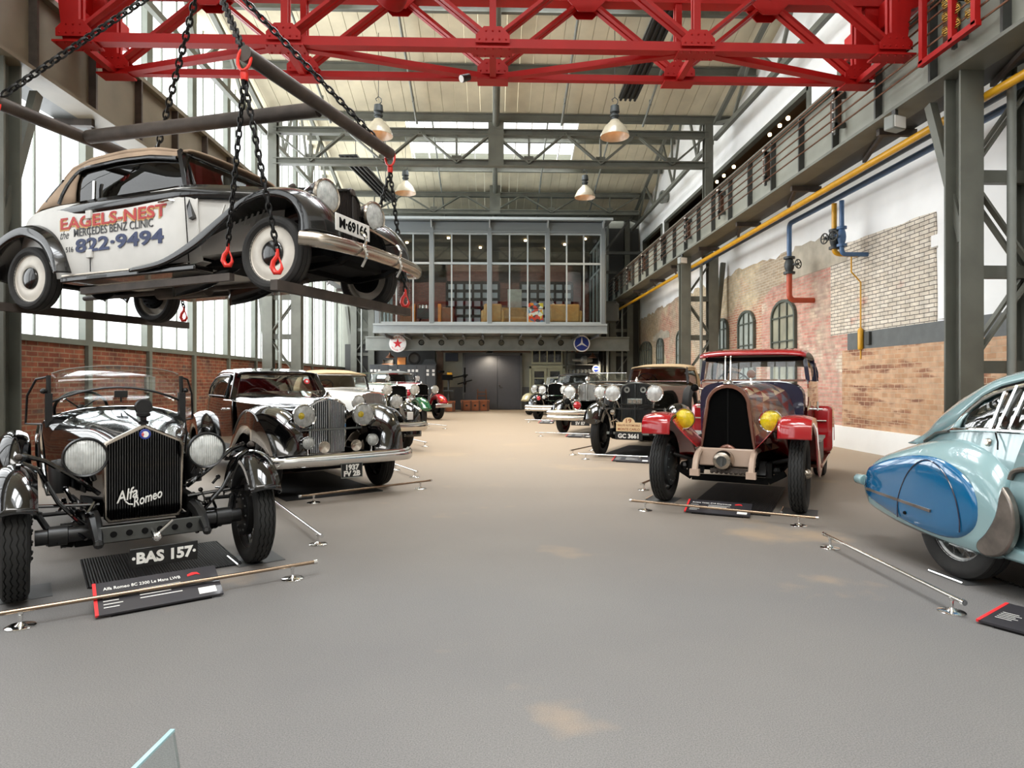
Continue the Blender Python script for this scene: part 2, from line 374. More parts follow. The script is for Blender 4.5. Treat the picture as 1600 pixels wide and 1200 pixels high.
# arched windows in the right wall
M['pane'] = P('milky_window_pane', '#a9b0aa', .2, coat=.4, var=.08)
M['pane_w'] = P('warm_reflecting_pane', '#9d9c8a', .15, coat=.6, var=.2, vscale=1.5)
M['frame'] = P('dark_green_window_frame', '#4e544c', .5)
def arched_window(n, yc, w, z0, zs, rise, pane, cols=3, rows=4):
    top = [(yc + w/2*cos(t), zs + rise*sin(t)) for t in [pi*i/12 for i in range(13)]]
    poly = [(yc + w/2, z0)] + top + [(yc - w/2, z0)]
    r = struct(empty('window_%d' % n)); x = XW - .03
    MB().prism(poly, lambda a, b: (x, a, b), lambda a, b: (x-.012, a, b)).build('pane', pane, r, ang=0)
    f = MB(); pts = [(x-.03, a, b) for a, b in poly]
    for a, b in zip(pts, pts[1:] + pts[:1]): f.bar(a, b, .07, .07, (1, 0, 0))
    for i in range(1, cols):
        y = yc - w/2 + w*i/cols; zt = zs + rise*sqrt(max(0, 1-((y-yc)/(w/2))**2)); f.bar((x-.03, y, z0), (x-.03, y, zt), .035, .04, (1, 0, 0))
    for i in range(1, rows):
        z = z0 + (zs-z0)*i/(rows-1); f.bar((x-.03, yc-w/2, z), (x-.03, yc+w/2, z), .035, .04, (1, 0, 0))
    f.build('window_frame', M['frame'], r, ang=0)
    s = MB(); s.box(x-.08, XW, yc-w/2-.08, yc+w/2+.08, z0-.08, z0-.02); s.build('window_sill', M['plaster'], r, ang=0)
arched_window(4, 16.2, 1.3, 1.2, 3.05, .42, M['pane_w'])
arched_window(5, 18.6, 1.15, 1.2, 3.1, .36, M['pane'])
arched_window(6, 20.6, 1.05, 1.2, 3.1, .33, M['pane'])
arched_window(7, 25.2, 1.0, 1.2, 3.1, .33, M['pane'])
arched_window(8, 28.3, 1.05, 1.2, 3.0, .33, M['pane'])
arched_window(9, 31, 2.3, 1.2, 2.95, .4, M['pane_w'], cols=5)
M['wallf'] = P('front_wall_plaster', '#8a857c', .85)
# --- left wall: brick parapet and tall glazing
m = MB(); m.box(-8, 8, -9.5, -9.3, 0, 13); struct(m.build('wall_front', M['wallf'], ang=0))
m = MB(); m.box(-8, 8, -9.5, -3.95, 12.9, 13.0); struct(m.build('ceiling_0', M['ceil'], ang=0))
m = MB(); m.box(-XW-.3, -XW, -9.5, 33, 0, LW); struct(m.build('wall_left', M['bk_left'], ang=0))
m = MB(); m.box(-XW-.3, -XW+.05, -3, 33, LW, LW+.1); struct(m.build('trim_9', M['mull'], ang=0))
posts = [-9.4, -7.4, -5.3, -3.2, -1.1, 1.0, 3.1, 5.8, 7.9, 10.15] + [12.06 + 2.09*i for i in range(11)]
zt = lambda y: 13.1 - .275*((y - 8) % 12)
for i, (a, b) in enumerate(zip(posts, posts[1:])):
    r = struct(empty('window_%d' % (20+i)))
    f = MB(); f.box(-XW-.08, -XW+.05, a-.115, a+.115, LW+.1, 13.2)
    f.build('window_post', M['mull'], r, ang=0)
    p = MB(); p.box(-XW-.07, -XW-.06, a+.115, b-.115, LW+.1, 13.2); p.build('pane', M['glaze'], r, ang=0)
    g = MB()
    for k in (1, 2):
        y = lerp(a, b, k/3); g.box(-XW-.075, -XW-.045, y-.015, y+.015, LW+.1, 13.2)
    g.box(-XW-.075, -XW-.045, a, b, 7.92, 7.98)
    g.build('glazing_bar', M['mull'], r, ang=0)
for y in posts[9:]:
    m = MB(); m.box(-XW, -XW+.07, y-.06, y+.06, 0, LW)
    tag(m.build('wall_stud', M['mull']), 'grey steel stud dividing the red brick of the left wall', 'steel stud', 'studs along the left brick wall')
# --- ceiling: three bays of a saw-tooth roof, each with a pair of roof lights
sk = [(-3.35, -.12), (.32, 3.4)]
def roofz(y, y0): return 13 - .275*(y-y0)
for i, y0 in enumerate((-4, 8, 20)):
    m = MB()
    def slab(x0, x1, a, b):
        m.add([(x, y, roofz(y, y0) + d) for x in (x0, x1) for y in (a, b) for d in (0, .12)],
              [(0, 1, 3, 2), (4, 6, 7, 5), (0, 4, 5, 1), (2, 3, 7, 6), (0, 2, 6, 4), (1, 5, 7, 3)])
    a, b = y0+2.4, y0+7.75
    n = 40
    for k in range(n):      # boards running down the slope, a thin gap between them
        x0 = -7.6 + 15.2*k/n; x1 = x0 + 15.2/n - .012
        if any(s0 < (x0+x1)/2 < s1 for s0, s1 in sk): slab(x0, x1, y0, a); slab(x0, x1, b, y0+12)
        else: slab(x0, x1, y0, y0+12)
    struct(m.build('ceiling_%d' % (i+1), M['ceil'], ang=0))
    m = MB(); m.box(-7.6, 7.6, y0+11.95, y0+12.1, roofz(y0+12, y0), 13.2); 
    if i < 2: struct(m.build('wall_riser_%d' % (i+1), M['ceil'], ang=0))
    for s0, s1 in sk:
        o = struct(empty('window_%d' % (40 + i*2 + (s0 > 0))))
        g = MB(); g.add([(s0, a, roofz(a, y0)+.1), (s1, a, roofz(a, y0)+.1), (s1, b, roofz(b, y0)+.1), (s0, b, roofz(b, y0)+.1)], [(0, 1, 2, 3)])
        g.build('pane', M['glaze'], o, ang=0, solid=.01)
        f = MB()
        for k in range(6):
            x = lerp(s0, s1, k/5); f.bar((x, a, roofz(a, y0)+.06), (x, b, roofz(b, y0)+.06), .05, .1)
        for y in (a, (a+b)/2, b): f.bar((s0, y, roofz(y, y0)+.06), (s1, y, roofz(y, y0)+.06), .06, .1)
        f.build('window_frame', M['white'], o, ang=0)
# purlins, rafters
for i, y0 in enumerate((8, 20)):
    word = ('nearer', 'farther')[i]
    for k in range(1, 7):
        y = y0 + 2*k - .02*k
        m = MB(); z = roofz(y, y0)
        m.ibeam((-7.45, y, z-.14), (7.45, y, z-.14), .12, .24, .025)
        tag(m.build('roof_purlin', M['steel'], ang=0), 'grey steel purlin across the %s roof bay, %s from its low edge' % (word, ('first', 'second', 'third', 'fourth', 'fifth', 'sixth')[6-k]), 'roof beam', 'roof purlins')
    for x, r, nm in ((.1, .11, 'thick grey rafter down the middle of the %s roof bay'), (-2.3, .035, 'thin conduit under the %s roof bay, left of the middle'), (2.1, .035, 'thin conduit under the %s roof bay, right of the middle'), (-4.9, .035, 'thin conduit under the %s roof bay near the left wall'), (4.6, .035, 'thin conduit under the %s roof bay near the right wall')):
        m = MB(); a = (x, y0+.1, roofz(y0+.1, y0)-.33); b = (x*1.02, y0+11.9, roofz(y0+11.9, y0)-.33)
        m.rod(a, b, r, 10)
        for k in range(6):
            t = (k+.5)/6; p = V(a).lerp(V(b), t); m.cbox((p.x, p.y, p.z+r), (.06, .06, .16))
        tag(m.build('roof_rafter' if r > .1 else 'roof_conduit', M['steel'] if r > .1 else M['steel_l']), nm % word, 'rafter' if r > .1 else 'conduit')
def roof_truss(Y, z0, z1, label, npan=6):
    t = thing('roof_truss', label, 'roof truss')
    xs = 6.75
    m = MB(); m.ibeam((-xs, Y, z0), (xs, Y, z0), .22, .2, .03); m.build('bottom_chord', M['steel'], t, ang=0)
    m = MB(); m.ibeam((-xs, Y, z1), (xs, Y, z1), .22, .2, .03); m.build('top_chord', M['steel'], t, ang=0)
    for k in range(npan):
        a, b = -xs + 2*xs*k/npan, -xs + 2*xs*(k+1)/npan; mid = (a+b)/2
        m = MB()
        for p, q in (((a, z1), (mid, z0)), ((mid, z0), (b, z1))):
            for d in (-.05, .05): m.bar((p[0], Y+d, p[1]), (q[0], Y+d, q[1]), .05, .07, (0, 1, 0))
        m.cbox((mid, Y, z0+.12), (.3, .03, .24)); m.build('diagonal', M['steel'], t, ang=0)
        m = MB(); m.bar((mid, Y, z0), (mid, Y, z1), .06, .06, (0, 1, 0)); m.build('vertical', M['steel'], t, ang=0)
    m = MB(); m.box(-.14, .34, Y-.1, Y+.1, z0-.1, z1+.4); m.build('king_post', M['steel'], t, ang=0)
    return t
roof_truss(19.95, 8.2, 9.15, 'wide grey lattice roof truss in front of the roof lights, the nearer one')
roof_truss(29.4, 9.2, 10.0, 'wide grey lattice roof truss above the glazed mezzanine, the farther one', 5)
def wall_truss(x, y0, label):
    t = thing('wall_truss', label, 'roof truss'); zb = 9.0
    m = MB(); m.bar((x, y0, zb), (x, y0+11.7, zb), .12, .14); m.build('bottom_chord', M['steel'], t, ang=0)
    top = lambda y: max(zb+.35, roofz(y, y0) - .3)
    m = MB(); m.bar((x, y0+.1, top(y0)), (x, y0+11.7, top(y0+11.7)), .12, .12); m.build('top_chord', M['steel'], t, ang=0)
    for k in range(4):
        a, b = y0 + 2.93*k, y0 + 2.93*(k+1)
        m = MB(); m.bar((x, a, top(a)), (x, (a+b)/2, zb), .09, .07, (1, 0, 0)); m.bar((x, (a+b)/2, zb), (x, b, top(b)), .09, .07, (1, 0, 0)); m.build('diagonal', M['steel'], t, ang=0)
for s, w in ((-1, 'left'), (1, 'right')):
    for y0, q in ((8.1, 'nearer'), (20.1, 'farther')):
        wall_truss(s*6.95, y0, 'grey lattice truss under the roof along the %s wall, %s bay' % (w, q))
# --- lattice columns carrying the crane girders
def stanchion(s, Y, label):
    t = thing('lattice_column', label, 'steel column', (0, Y, 0))
    xa, xb = s*6.05, s*6.92
    for x in (xa, xb):
        m = MB(); m.ibeam((x, 0, 0), (x, 0, 5.32), .3, .3, .03, (0, 1, 0)); m.build('chord', M['steel'], t, ang=0)
    z = .35; k = 0
    while z < 5.2:
        m = MB(); m.bar((xa, 0, z), (xb, 0, z), .1, .16); m.build('tie', M['steel'], t, ang=0)
        if z + 1.22 < 5.4:
            m = MB(); p, q = ((xa, z), (xb, z+1.22)) if k % 2 else ((xb, z), (xa, z+1.22))
            for d in (-.08, .08): m.bar((p[0], d, p[1]), (q[0], d, q[1]), .03, .08, (0, 1, 0))
            m.build('diagonal', M['steel'], t, ang=0)
        z += 1.22; k += 1
    m = MB(); m.bar((xa, -.02, 3.2), (xa, .62, 5.2), .12, .1, (1, 0, 0)); m.build('knee_brace', M['steel'], t, ang=0)
    m = MB(); m.bar((s*7.36, .25, 5.2), (s*7.0, .25, 1.6), .14, .12, (0, 1, 0)); m.build('strut', M['steel'], t, ang=0)
    m = MB(); m.ibeam((s*6.78, 0, 5.3), (s*6.78, 0, 9.75), .26, .26, .03, (0, 1, 0)); m.build('upper_post', M['steel'], t, ang=0)
    m = MB(); m.rod((s*6.5, -.22, .1), (s*6.5, -.22, 5.2), .05, 10); m.build('downpipe', M['steel_l'], t)
    m = MB(); m.box(min(xa, xb)-.22, max(xa, xb)+.22, -.26, .26, 0, .04); m.build('base_plate', M['steel_d'], t, ang=0)
for Y, q in ((8.05, 'nearest'), (20, 'second'), (32.2, 'farthest')):
    for s, w in ((-1, 'left'), (1, 'right')): stanchion(s, Y, '%s lattice steel column on the %s side of the hall' % (q, w))
# --- crane girders
def girder(s, label, mat):
    t = thing('crane_runway_beam', label, 'crane girder')
    m = MB(); m.box(s*6-.012, s*6+.012, -2, 32.4, 5.36, 6.45); m.build('web', mat, t, ang=0)
    m = MB(); m.box(s*6-.2, s*6+.2, -2, 32.4, 5.32, 5.37); m.build('bottom_flange', M['steel'] if s > 0 else mat, t, ang=0)
    m = MB(); m.box(s*6-.12, s*6+.12, -2, 32.4, 6.44, 6.5); m.box(s*6-.04, s*6+.04, -2, 32.4, 6.5, 6.58); m.build('top_flange', M['steel'] if s > 0 else mat, t, ang=0)
    y = -.15 - 1.23
    while y < 32.2: m = MB(); m.box(s*6-.12, s*6+.12, y-.02, y+.02, 5.37, 6.44); m.build('stiffener', M['steel_d'] if s > 0 else M['rust'], t, ang=0); y += 1.23
    m = MB()          # walkway grating behind the girder
    m.box(min(s*6.2, s*6.55), max(s*6.2, s*6.55), -2, 32.4, 5.32, 5.38); m.build('walkway', M['steel_d'], t, ang=0)
    y = 1.1
    while y < 32: m = MB(); m.bar((s*6.0, y, 5.27), (s*6.6, y, 5.27), .08, .1); m.bar((s*6.1, y, 5.28), (s*6.55, y+1.3, 5.28), .06, .06); m.build('walkway_bracket', M['rust'], t, ang=0); y += 2.9
    return t
gr = girder(1, 'long pale grey crane girder along the right side with copper bars on its face', M['web'])
gl = girder(-1, 'long brownish crane girder along the left side above the hanging car', M['web_l'])
for z in (6.36, 6.28, 6.15, 5.98, 5.82, 5.65):
    m = MB(); m.rod((5.76, -1, z), (5.76, 32, z), .014, 6); m.build('conductor_bar', M['copper'], gr)
for y in (5.1, 7.9, 10.7, 13.5, 16.3, 19.1, 21.9, 24.7, 27.5, 30.3):
    m = MB(); m.box(5.78, 5.98, y-.03, y+.03, 6.2, 6.3); m.box(5.8, 5.84, y-.03, y+.03, 5.58, 6.42); m.box(5.78, 5.98, y-.03, y+.03, 5.7, 5.78)
    b = m.build('bar_holder', M['steel_d'], gr, ang=0)
    for z in (6.32, 6.15, 5.98, 5.82, 5.65): m = MB(); m.ball((5.785, y, z), .035, 8); m.build('insulator', M['white_paint'], b)
    m = MB(); m.box(5.9, 5.985, y+.12, y+.32, 5.75, 6.25); m.build('junction_plate', M['leather'], gr, ang=0)
for y, q in ((9.1, 'near'), (19.5, 'middle'), (30.5, 'far')):
    t = thing('floodlight', 'small grey floodlight box under the right crane girder, the %s one' % q, 'floodlight', (5.82, y, 5.12), radians(20))
    m = MB(); m.cbox((0, 0, 0), (.26, .16, .2)); m.build('housing', M['steel_l'], t, bevel=.02)
    m = MB(); m.cbox((0, 0, .14), (.06, .06, .11)); m.build('bracket', M['steel_d'], t)
    m = MB(); m.cbox((0, -.085, 0), (.22, .01, .16)); m.build('lens', M['white_paint'], t)
# --- pipes
def pipe(name, label, pts, r, mat, extra=None):
    t = thing(name, label, 'pipe') if extra else None
    # round the corners
    out = [V(pts[0])]
    for a, b, c in zip(pts, pts[1:], pts[2:]):
        a, b, c = V(a), V(b), V(c); d = min(r*2.2, (b-a).length/2, (c-b).length/2)
        p, q = b + (a-b).normalized()*d, b + (c-b).normalized()*d
        for k in range(6): u = k/5; out.append(p*(1-u)**2 + b*2*u*(1-u) + q*u*u)
    out.append(V(pts[-1])); m = MB().tube(out, r, 12)
    if t: m.build('pipe_run', mat, t); return t
    return tag(m.build(name, mat), label, 'pipe')
pipe('gas_pipe', 'upper yellow pipe running under the right crane girder', [(6.25, -1, 5.0), (6.25, 32, 5.0)], .055, M['yellow'])
pipe('gas_pipe', 'lower yellow pipe running just behind the upper one under the right girder', [(6.42, -1, 5.08), (6.42, 19, 5.08)], .04, M['yellow'])
pipe('air_pipe', 'dark blue-grey pipe under the right girder below the yellow pipes', [(6.6, -1, 5.11), (6.6, 22, 5.11)], .05, P('blue_grey_pipe', '#3a4a5c', .5))
M['iron'] = P('grey_cast_iron', '#3f4344', .5, .4)
def flange(m, p, axis, r): m.lathe([(.01, -.025), (r, -.025), (r, .025), (.01, .025)], p, axis, 14)
def valve(parent, c, axis, wheel, mat, r=.07):
    m = MB(); c = V(c); a = V(axis)
    m.lathe([(.02, -.2), (r*1.7, -.2), (r*1.7, -.15), (r, -.14), (r*1.35, -.07), (r*1.5, 0), (r*1.35, .07), (r, .14), (r*1.7, .15), (r*1.7, .2), (.02, .2)], c, axis, 14)
    w = V(wheel); m.rod(c, c + w*.24, .03, 8); o = m.build('valve_body', mat, parent)
    h = MB(); d = w.normalized(); e = d.cross(V(axis)).normalized(); f = d.cross(e)
    ctr = c + w*.24
    h.tube([ctr + (e*cos(t)+f*sin(t))*.1 for t in [2*pi*k/18 for k in range(18)]], .014, 6, True)
    for k in range(5): t = 2*pi*k/5; h.rod(ctr, ctr + (e*cos(t)+f*sin(t))*.1, .009, 6)
    h.ball(ctr, .025, 8); h.build('handwheel', M['steel_d'], o)
t = pipe('air_pipe', 'blue pipe that runs along the right wall and turns down to a valve', [(6.9, -1, 5.07), (6.9, 14.7, 5.07), (6.9, 14.7, 4.3)], .055, M['blue'], 1)
valve(t, (6.9, 14.7, 4.1), (0, 0, 1), (.45, -.9, 0), M['iron'], .075)
m = MB(); pts = [(6.9, 14.7, 3.95), (6.9, 14.7, 3.42)] + [(6.9+.13*(1-cos(a)), 14.7, 3.42-.13*sin(a)) for a in [pi/2*k/6 for k in range(1, 7)]] + [(XW, 14.7, 3.29)]
m.tube(pts, .062, 12); m.build('drain_elbow', M['redpipe'], t)
t = pipe('air_pipe', 'thin blue drop pipe with valve that bends into the painted brick', [(6.95, 12.55, 5.0), (6.95, 12.55, 3.93), (XW, 12.55, 3.93)], .045, M['blue'], 1)
valve(t, (6.95, 12.55, 4.28), (0, 0, 1), (-.9, -.35, 0), M['blue'], .055)
t = pipe('gas_pipe', 'yellow drop pipe with a valve beside the thin blue one', [(6.88, 12.7, 4.98), (6.88, 12.7, 3.97), (7.35, 12.7, 3.95)], .05, M['yellow'], 1)
valve(t, (6.88, 12.7, 4.26), (0, 0, 1), (-.95, -.2, 0), M['iron'], .06)
m = MB(); m.tube([(7.2, 12.65, 3.93), (7.2, 12.65, 3.6), (7.42, 12.7, 3.4), (7.42, 12.7, 2.4), (7.42, 12.7, 1.85)], .016, 8); m.build('supply_line', M['yellow'], t)
m = MB(); m.lathe([(.02, 0), (.05, .01), (.055, .04), (.055, .4), (.03, .44), (.02, .45)], (7.42, 12.7, 2.03), (0, 0, 1), 14); m.build('gas_meter_tube', M['yellow'], t)
m = MB(); m.cbox((XW-.05, 12.45, 2.25), (.1, .12, .26)); tag(m.build('junction_box', M['steel_d'], bevel=.01), 'small grey box beside the yellow tube on the right wall', 'junction box')
# alarm horn on the upper right wall
t = thing('wall_horn', 'round pale alarm horn on the upper right wall', 'horn', (XW, 27.2, 9.3))
m = MB(); m.lathe([(.05, 0), (.2, 0), (.28, .25), (.28, .3), (.2, .3), (.1, .1)], (0, 0, 0), (-1, -.3, 0), 18); m.build('horn_bell', M['steel_l'], t)
m = MB(); m.lathe([(.02, .2), (.1, .2), (.1, .34), (.02, .36)], (0, 0, 0), (-1, -.3, 0), 12); m.build('horn_driver', M['brass'], t)
# ================================================================== FAR END: workshop wall, glazed mezzanine
M['bwall'] = P('pale_green_grey_wall', '#8b8d82', .7, var=.06, vscale=1)
M['bdado'] = P('dark_grey_dado', '#4a4c4d', .6)
M['bdark'] = P('dark_grey_wall', '#3a3a38', .8)  # plain dark grey for the slabs on the back wall
m = MB(); m.box(-8, 8, 32.5, 32.8, 1.15, 13); struct(m.build('wall_back', M['bwall'], ang=0))
m = MB(); m.box(-8, 8, 32.46, 32.8, 0, 1.15); struct(m.build('trim_20', M['bdado'], ang=0))
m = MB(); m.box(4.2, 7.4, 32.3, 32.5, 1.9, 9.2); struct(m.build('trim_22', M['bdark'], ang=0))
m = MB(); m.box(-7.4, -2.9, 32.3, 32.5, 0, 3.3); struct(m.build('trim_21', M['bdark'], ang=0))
M['gate'] = P('anthracite_gate', '#42444a', .5, var=.05)
t = struct(empty('door_1', (-.02, 32.4, 0)))
for a, b in ((-1.4, .25), (.26, 1.4)):
    m = MB(); m.box(a, b, -.05, 0, .02, 2.75); l = m.build('door_leaf', M['gate'], t, bevel=.01)
    if a > 0: h = MB(); h.rod((a+.12, -.12, 1.12), (a+.12, -.05, 1.12), .015); h.rod((a+.12, -.12, 1.12), (a+.25, -.12, 1.12), .014); h.ball((a+.1, -.09, 1.22), .035, 8); h.build('door_handle', M['chrome'], l)
m = MB(); m.box(-1.5, -1.4, -.1, .02, 0, 2.85); m.box(1.4, 1.5, -.1, .02, 0, 2.85); m.box(-1.5, 1.5, -.1, .02, 2.75, 2.87); m.build('door_frame', M['bdado'], t, ang=0)
m = MB(); m.box(-2.6, 1.9, 32.3, 32.5, 2.9, 3.02); struct(m.build('trim_23', P('brown_lintel', '#5c4636', .7), ang=0))
# steel beam with round holes
t = thing('castellated_beam', 'long pale grey beam with a row of round holes below the glazed mezzanine', 'steel beam', (0, 30.4, 0))
m = MB(); x0, x1, z0, z1 = -6.0, 6.5, 2.92, 3.52; hs = [-4.32 + .945*k for k in range(10)]; r = .12; zc = 3.27
prev = x0
for hx in hs:
    m.box(prev, hx-.2, -.01, .01, z0, z1); prev = hx+.2
    n = 24; o = []; q = []
    for k in range(n):
        a = 2*pi*k/n; c, s_ = cos(a), sin(a); sc = .2 / max(abs(c), abs(s_)); o.append((hx + c*sc, zc + s_*sc)); q.append((hx + c*r, zc + s_*r))
    for y in (-.01, .01):
        m.add([(a, y, b) for a, b in o] + [(a, y, b) for a, b in q], [(k, (k+1) % n, n+(k+1) % n, n+k) for k in range(n)])
    m.add([(a, -.01, b) for a, b in q] + [(a, .01, b) for a, b in q], [(k, (k+1) % n, n+(k+1) % n, n+k) for k in range(n)])
    m.box(hx-.2, hx+.2, -.01, .01, z0, zc-.2); m.box(hx-.2, hx+.2, -.01, .01, zc+.2, z1)
m.box(prev, x1, -.01, .01, z0, z1); m.build('web', M['steel_l'], t, ang=0)
m = MB(); m.box(x0, x1, -.13, .13, z1-.02, z1+.03); m.build('top_flange', M['steel_l'], t, ang=0)
m = MB(); m.box(x0, x1, -.13, .13, z0-.03, z0+.02); m.build('bottom_flange', M['steel_l'], t, ang=0)
for hx in hs:
    m = MB().lathe([(.112, -.02), (.135, -.025), (.135, .12), (.112, .12)], (hx, 0, zc), (0, 1, 0), 20, closed=True); m.build('hole_ring', M['matt'], t)
# glazed mezzanine
M['mez'] = P('mezzanine_blue_grey_steel', '#93999a', .45, var=.04)
M['mez_d'] = P('mezzanine_dark_grey', '#6b7173', .5)
XA, XB, YF = -5.1, 4.95, 28.0
t = thing('glazed_mezzanine', 'grey glazed mezzanine office on a steel beam at the far end of the hall', 'mezzanine')
m = MB(); m.box(XA-.08, XB+.05, YF-.1, 32.45, 3.6, 3.92); m.box(XA-.08, XB+.05, YF-.18, YF+.05, 3.86, 3.94); m.box(XA-.08, XB+.05, YF-.18, YF+.05, 3.52, 3.6); m.build('floor_slab', M['mez'], t, ang=0)
m = MB()
for k in range(12): x = XA + .4 + .85*k; m.ibeam((x, YF, 3.46), (x, 32.3, 3.46), .1, .14, .02)
m.build('joist', M['mez_d'], t, ang=0)
m = MB(); m.bar((XA-.1, YF-.45, 8.44), (XB+.25, YF-.45, 8.44), .12, .1); m.add([(XA-.1, YF-.5, 8.42), (XB+.25, YF-.5, 8.42), (XB+.25, 32.4, 8.62), (XA-.1, 32.4, 8.62), (XA-.1, YF-.5, 8.5), (XB+.25, YF-.5, 8.5), (XB+.25, 32.4, 8.7), (XA-.1, 32.4, 8.7)], [(0, 1, 2, 3), (4, 5, 6, 7), (0, 1, 5, 4), (1, 2, 6, 5), (2, 3, 7, 6), (3, 0, 4, 7)])
m.build('roof', M['mez'], t, ang=0)
m = MB(); m.box(XA, XB, YF-.05, YF+.1, 8.0, 8.38); m.box(XA, XB, YF-.12, YF+.1, 7.92, 8.0); m.build('head_beam', M['mez_d'], t, ang=0)
cols = [XA+.1, -2.66, -.14, 2.4, XB-.12]
for x in cols:
    m = MB(); m.ibeam((x, YF, 3.9), (x, YF, 8.2), .16, .24, .03, (0, 1, 0)); m.build('post', M['mez_d'], t, ang=0)
    m = MB(); m.prism([(YF-.45, 8.4), (YF, 8.4), (YF, 8.02)], lambda a, b, x=x: (x-.03, a, b), lambda a, b, x=x: (x+.03, a, b)); m.build('roof_bracket', M['mez'], t, ang=0)
for a, b in zip(cols, cols[1:]):
    f = MB(); a2, b2 = a+.08, b-.08
    for k in range(4): x = lerp(a2, b2, k/3); f.box(x-.03, x+.03, YF-.04, YF+.04, 3.94, 7.92)
    for z in (3.98, 6.58, 7.88): f.box(a2, b2, YF-.05, YF+.05, z-.045, z+.045)
    fo = f.build('window_frame', M['mez'], t, ang=0)
    p = MB(); p.box(a2, b2, YF-.004, YF+.004, 3.94, 7.9); p.build('pane', M['glass_w'], fo, ang=0)
for xs, nm in ((XB-.02, 1), (XA+.02, -1)):
    f = MB()
    for k in range(5): y = lerp(YF, 32.3, k/4); f.box(xs-.04, xs+.04, y-.04, y+.04, 3.94, 7.92)
    for z in (3.98, 6.58, 7.88): f.box(xs-.04, xs+.04, YF, 32.3, z-.045, z+.045)
    fo = f.build('side_window_frame', M['mez'], t, ang=0)
    p = MB(); p.box(xs-.004, xs+.004, YF, 32.3, 3.94, 7.9); p.build('pane', M['glass'], fo, ang=0)
M['bk_int'] = brick_mat('dark_red_office_brick', '#70382c', '#824638', '#5f4c42', axis='Y')
m = MB()
m.box(XA+.1, -2.3, 32.2, 32.3, 3.92, 7.4); m.box(-2.3, .3, 32.2, 32.3, 3.92, 4.3); m.box(.3, 1.4, 32.2, 32.3, 3.92, 7.4); m.box(1.4, 4.0, 32.2, 32.3, 3.92, 4.3); m.box(4, XB-.1, 32.2, 32.3, 3.92, 7.4); m.box(XA+.1, XB-.1, 32.2, 32.3, 6.4, 7.4)
m.build('office_brick_wall', M['bk_int'], t, ang=0)
M['office_ceil'] = P('dark_office_ceiling', '#4a443b', .8)
m = MB(); m.box(XA+.1, XB-.1, YF+.2, 32.3, 7.95, 8.0); m.box(XA+.1, XB-.1, 32.1, 32.2, 7.3, 8.0); m.build('office_ceiling', M['office_ceil'], t, ang=0)
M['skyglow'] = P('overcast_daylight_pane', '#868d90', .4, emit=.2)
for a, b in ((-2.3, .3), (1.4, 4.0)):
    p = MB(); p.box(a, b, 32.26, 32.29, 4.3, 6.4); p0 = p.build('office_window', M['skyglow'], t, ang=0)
    f = MB()
    for k in range(7): x = lerp(a, b, k/6); f.box(x-.06, x+.06, 32.18, 32.26, 4.3, 6.4)
    for k in range(6): z = lerp(4.3, 6.4, k/5); f.box(a, b, 32.18, 32.26, z-.07, z+.07)
    f.build('glazing_bar', M['matt'], p0, ang=0)
sp = MB()
for x, y in ((-4, 30), (-2, 29), (-.6, 31), (1.5, 29.4), (3.4, 30.2), (4.2, 29), (-3, 31.4), (2.6, 31.2)): sp.lathe([(.01, 0), (.06, 0), (.06, .06), (.01, .06)], (x, y, 7.88), (0, 0, 1), 10)
sp.build('ceiling_spots', M['bulb'], t)
# what stands in the mezzanine
def boxy(name, label, cat, x0, x1, y, d, z0, z1, mat, bev=.02, group=None):
    m = MB(); m.box(x0, x1, y, y+d, z0, z1); return tag(m.build(name, mat, bevel=bev), label, cat, group)
M['card'] = P('tan_leather', '#a07a45', .5, var=.12, bump=.2, bscale=15)
M['ply'] = P('orange_plywood', '#b9722f', .5, var=.1)
M['brown'] = P('dark_brown_board', '#6b3f22', .5, var=.15)
def armchair(name, label, x, y, w, z, rz):
    t = thing(name, label, 'armchair', (x, y, z), rz)
    m = MB(); m.box(-w/2, w/2, -.4, .4, .12, .45); m.build('seat', M['card'], t, bevel=.06)
    m = MB(); m.box(-w/2, w/2, .28, .5, .12, .95); m.build('backrest', M['card'], t, bevel=.08)
    for s in (-1, 1):
        m = MB(); m.box(s*w/2-.12, s*w/2+.12, -.42, .45, .05, .68); m.build('armrest', M['card'], t, bevel=.08)
    for sx in (-1, 1):
        for sy in (-.35, .35): m = MB(); m.rod((sx*(w/2-.08), sy, 0), (sx*(w/2-.08), sy, .13), .03); m.build('leg', M['brown'], t)
armchair('armchair', 'big tan leather armchair behind the right mezzanine window', 3.2, 28.85, 1.35, 3.92, pi)
armchair('sofa', 'tan leather sofa behind the middle mezzanine window below the pale picture', .75, 29.4, 1.7, 3.92, 0)
armchair('armchair', 'tan leather armchair left of the sofa in the mezzanine', -.0, 28.8, .8, 3.92, pi)
boxy('plywood_panel', 'orange plywood edge panel behind the leftmost mezzanine window', 'panel', -3.55, -3.42, 28.3, .5, 3.93, 4.85, M['ply'])
boxy('plywood_panel', 'orange plywood edge panel behind the second mezzanine window', 'panel', -2.42, -2.28, 28.3, .5, 3.93, 4.85, M['ply'])
boxy('desk', 'dark brown board desk beside the orange panel, second mezzanine window', 'desk', -2.26, -1.75, 28.4, .8, 3.93, 4.7, M['brown'])
boxy('desk', 'dark brown slanted board desk at the left end of the mezzanine', 'desk', -4.1, -3.57, 28.4, .8, 3.93, 4.75, M['brown'])
m = MB(); m.box(.72, 1.4, 31.0, 31.05, 4.4, 5.9); tag(m.build('picture_panel', P('pale_grey_drawing', '#b5b5ab', .6, var=.15, vscale=4)), 'pale grey upright picture panel against the mezzanine brick wall', 'picture')
mm = bpy.data.materials.new('confetti_print'); mm.use_nodes = True; nt = mm.node_tree; vo = nd(nt, 'ShaderNodeTexVoronoi'); vo.inputs['Scale'].default_value = 7; tc = nd(nt, 'ShaderNodeTexCoord')
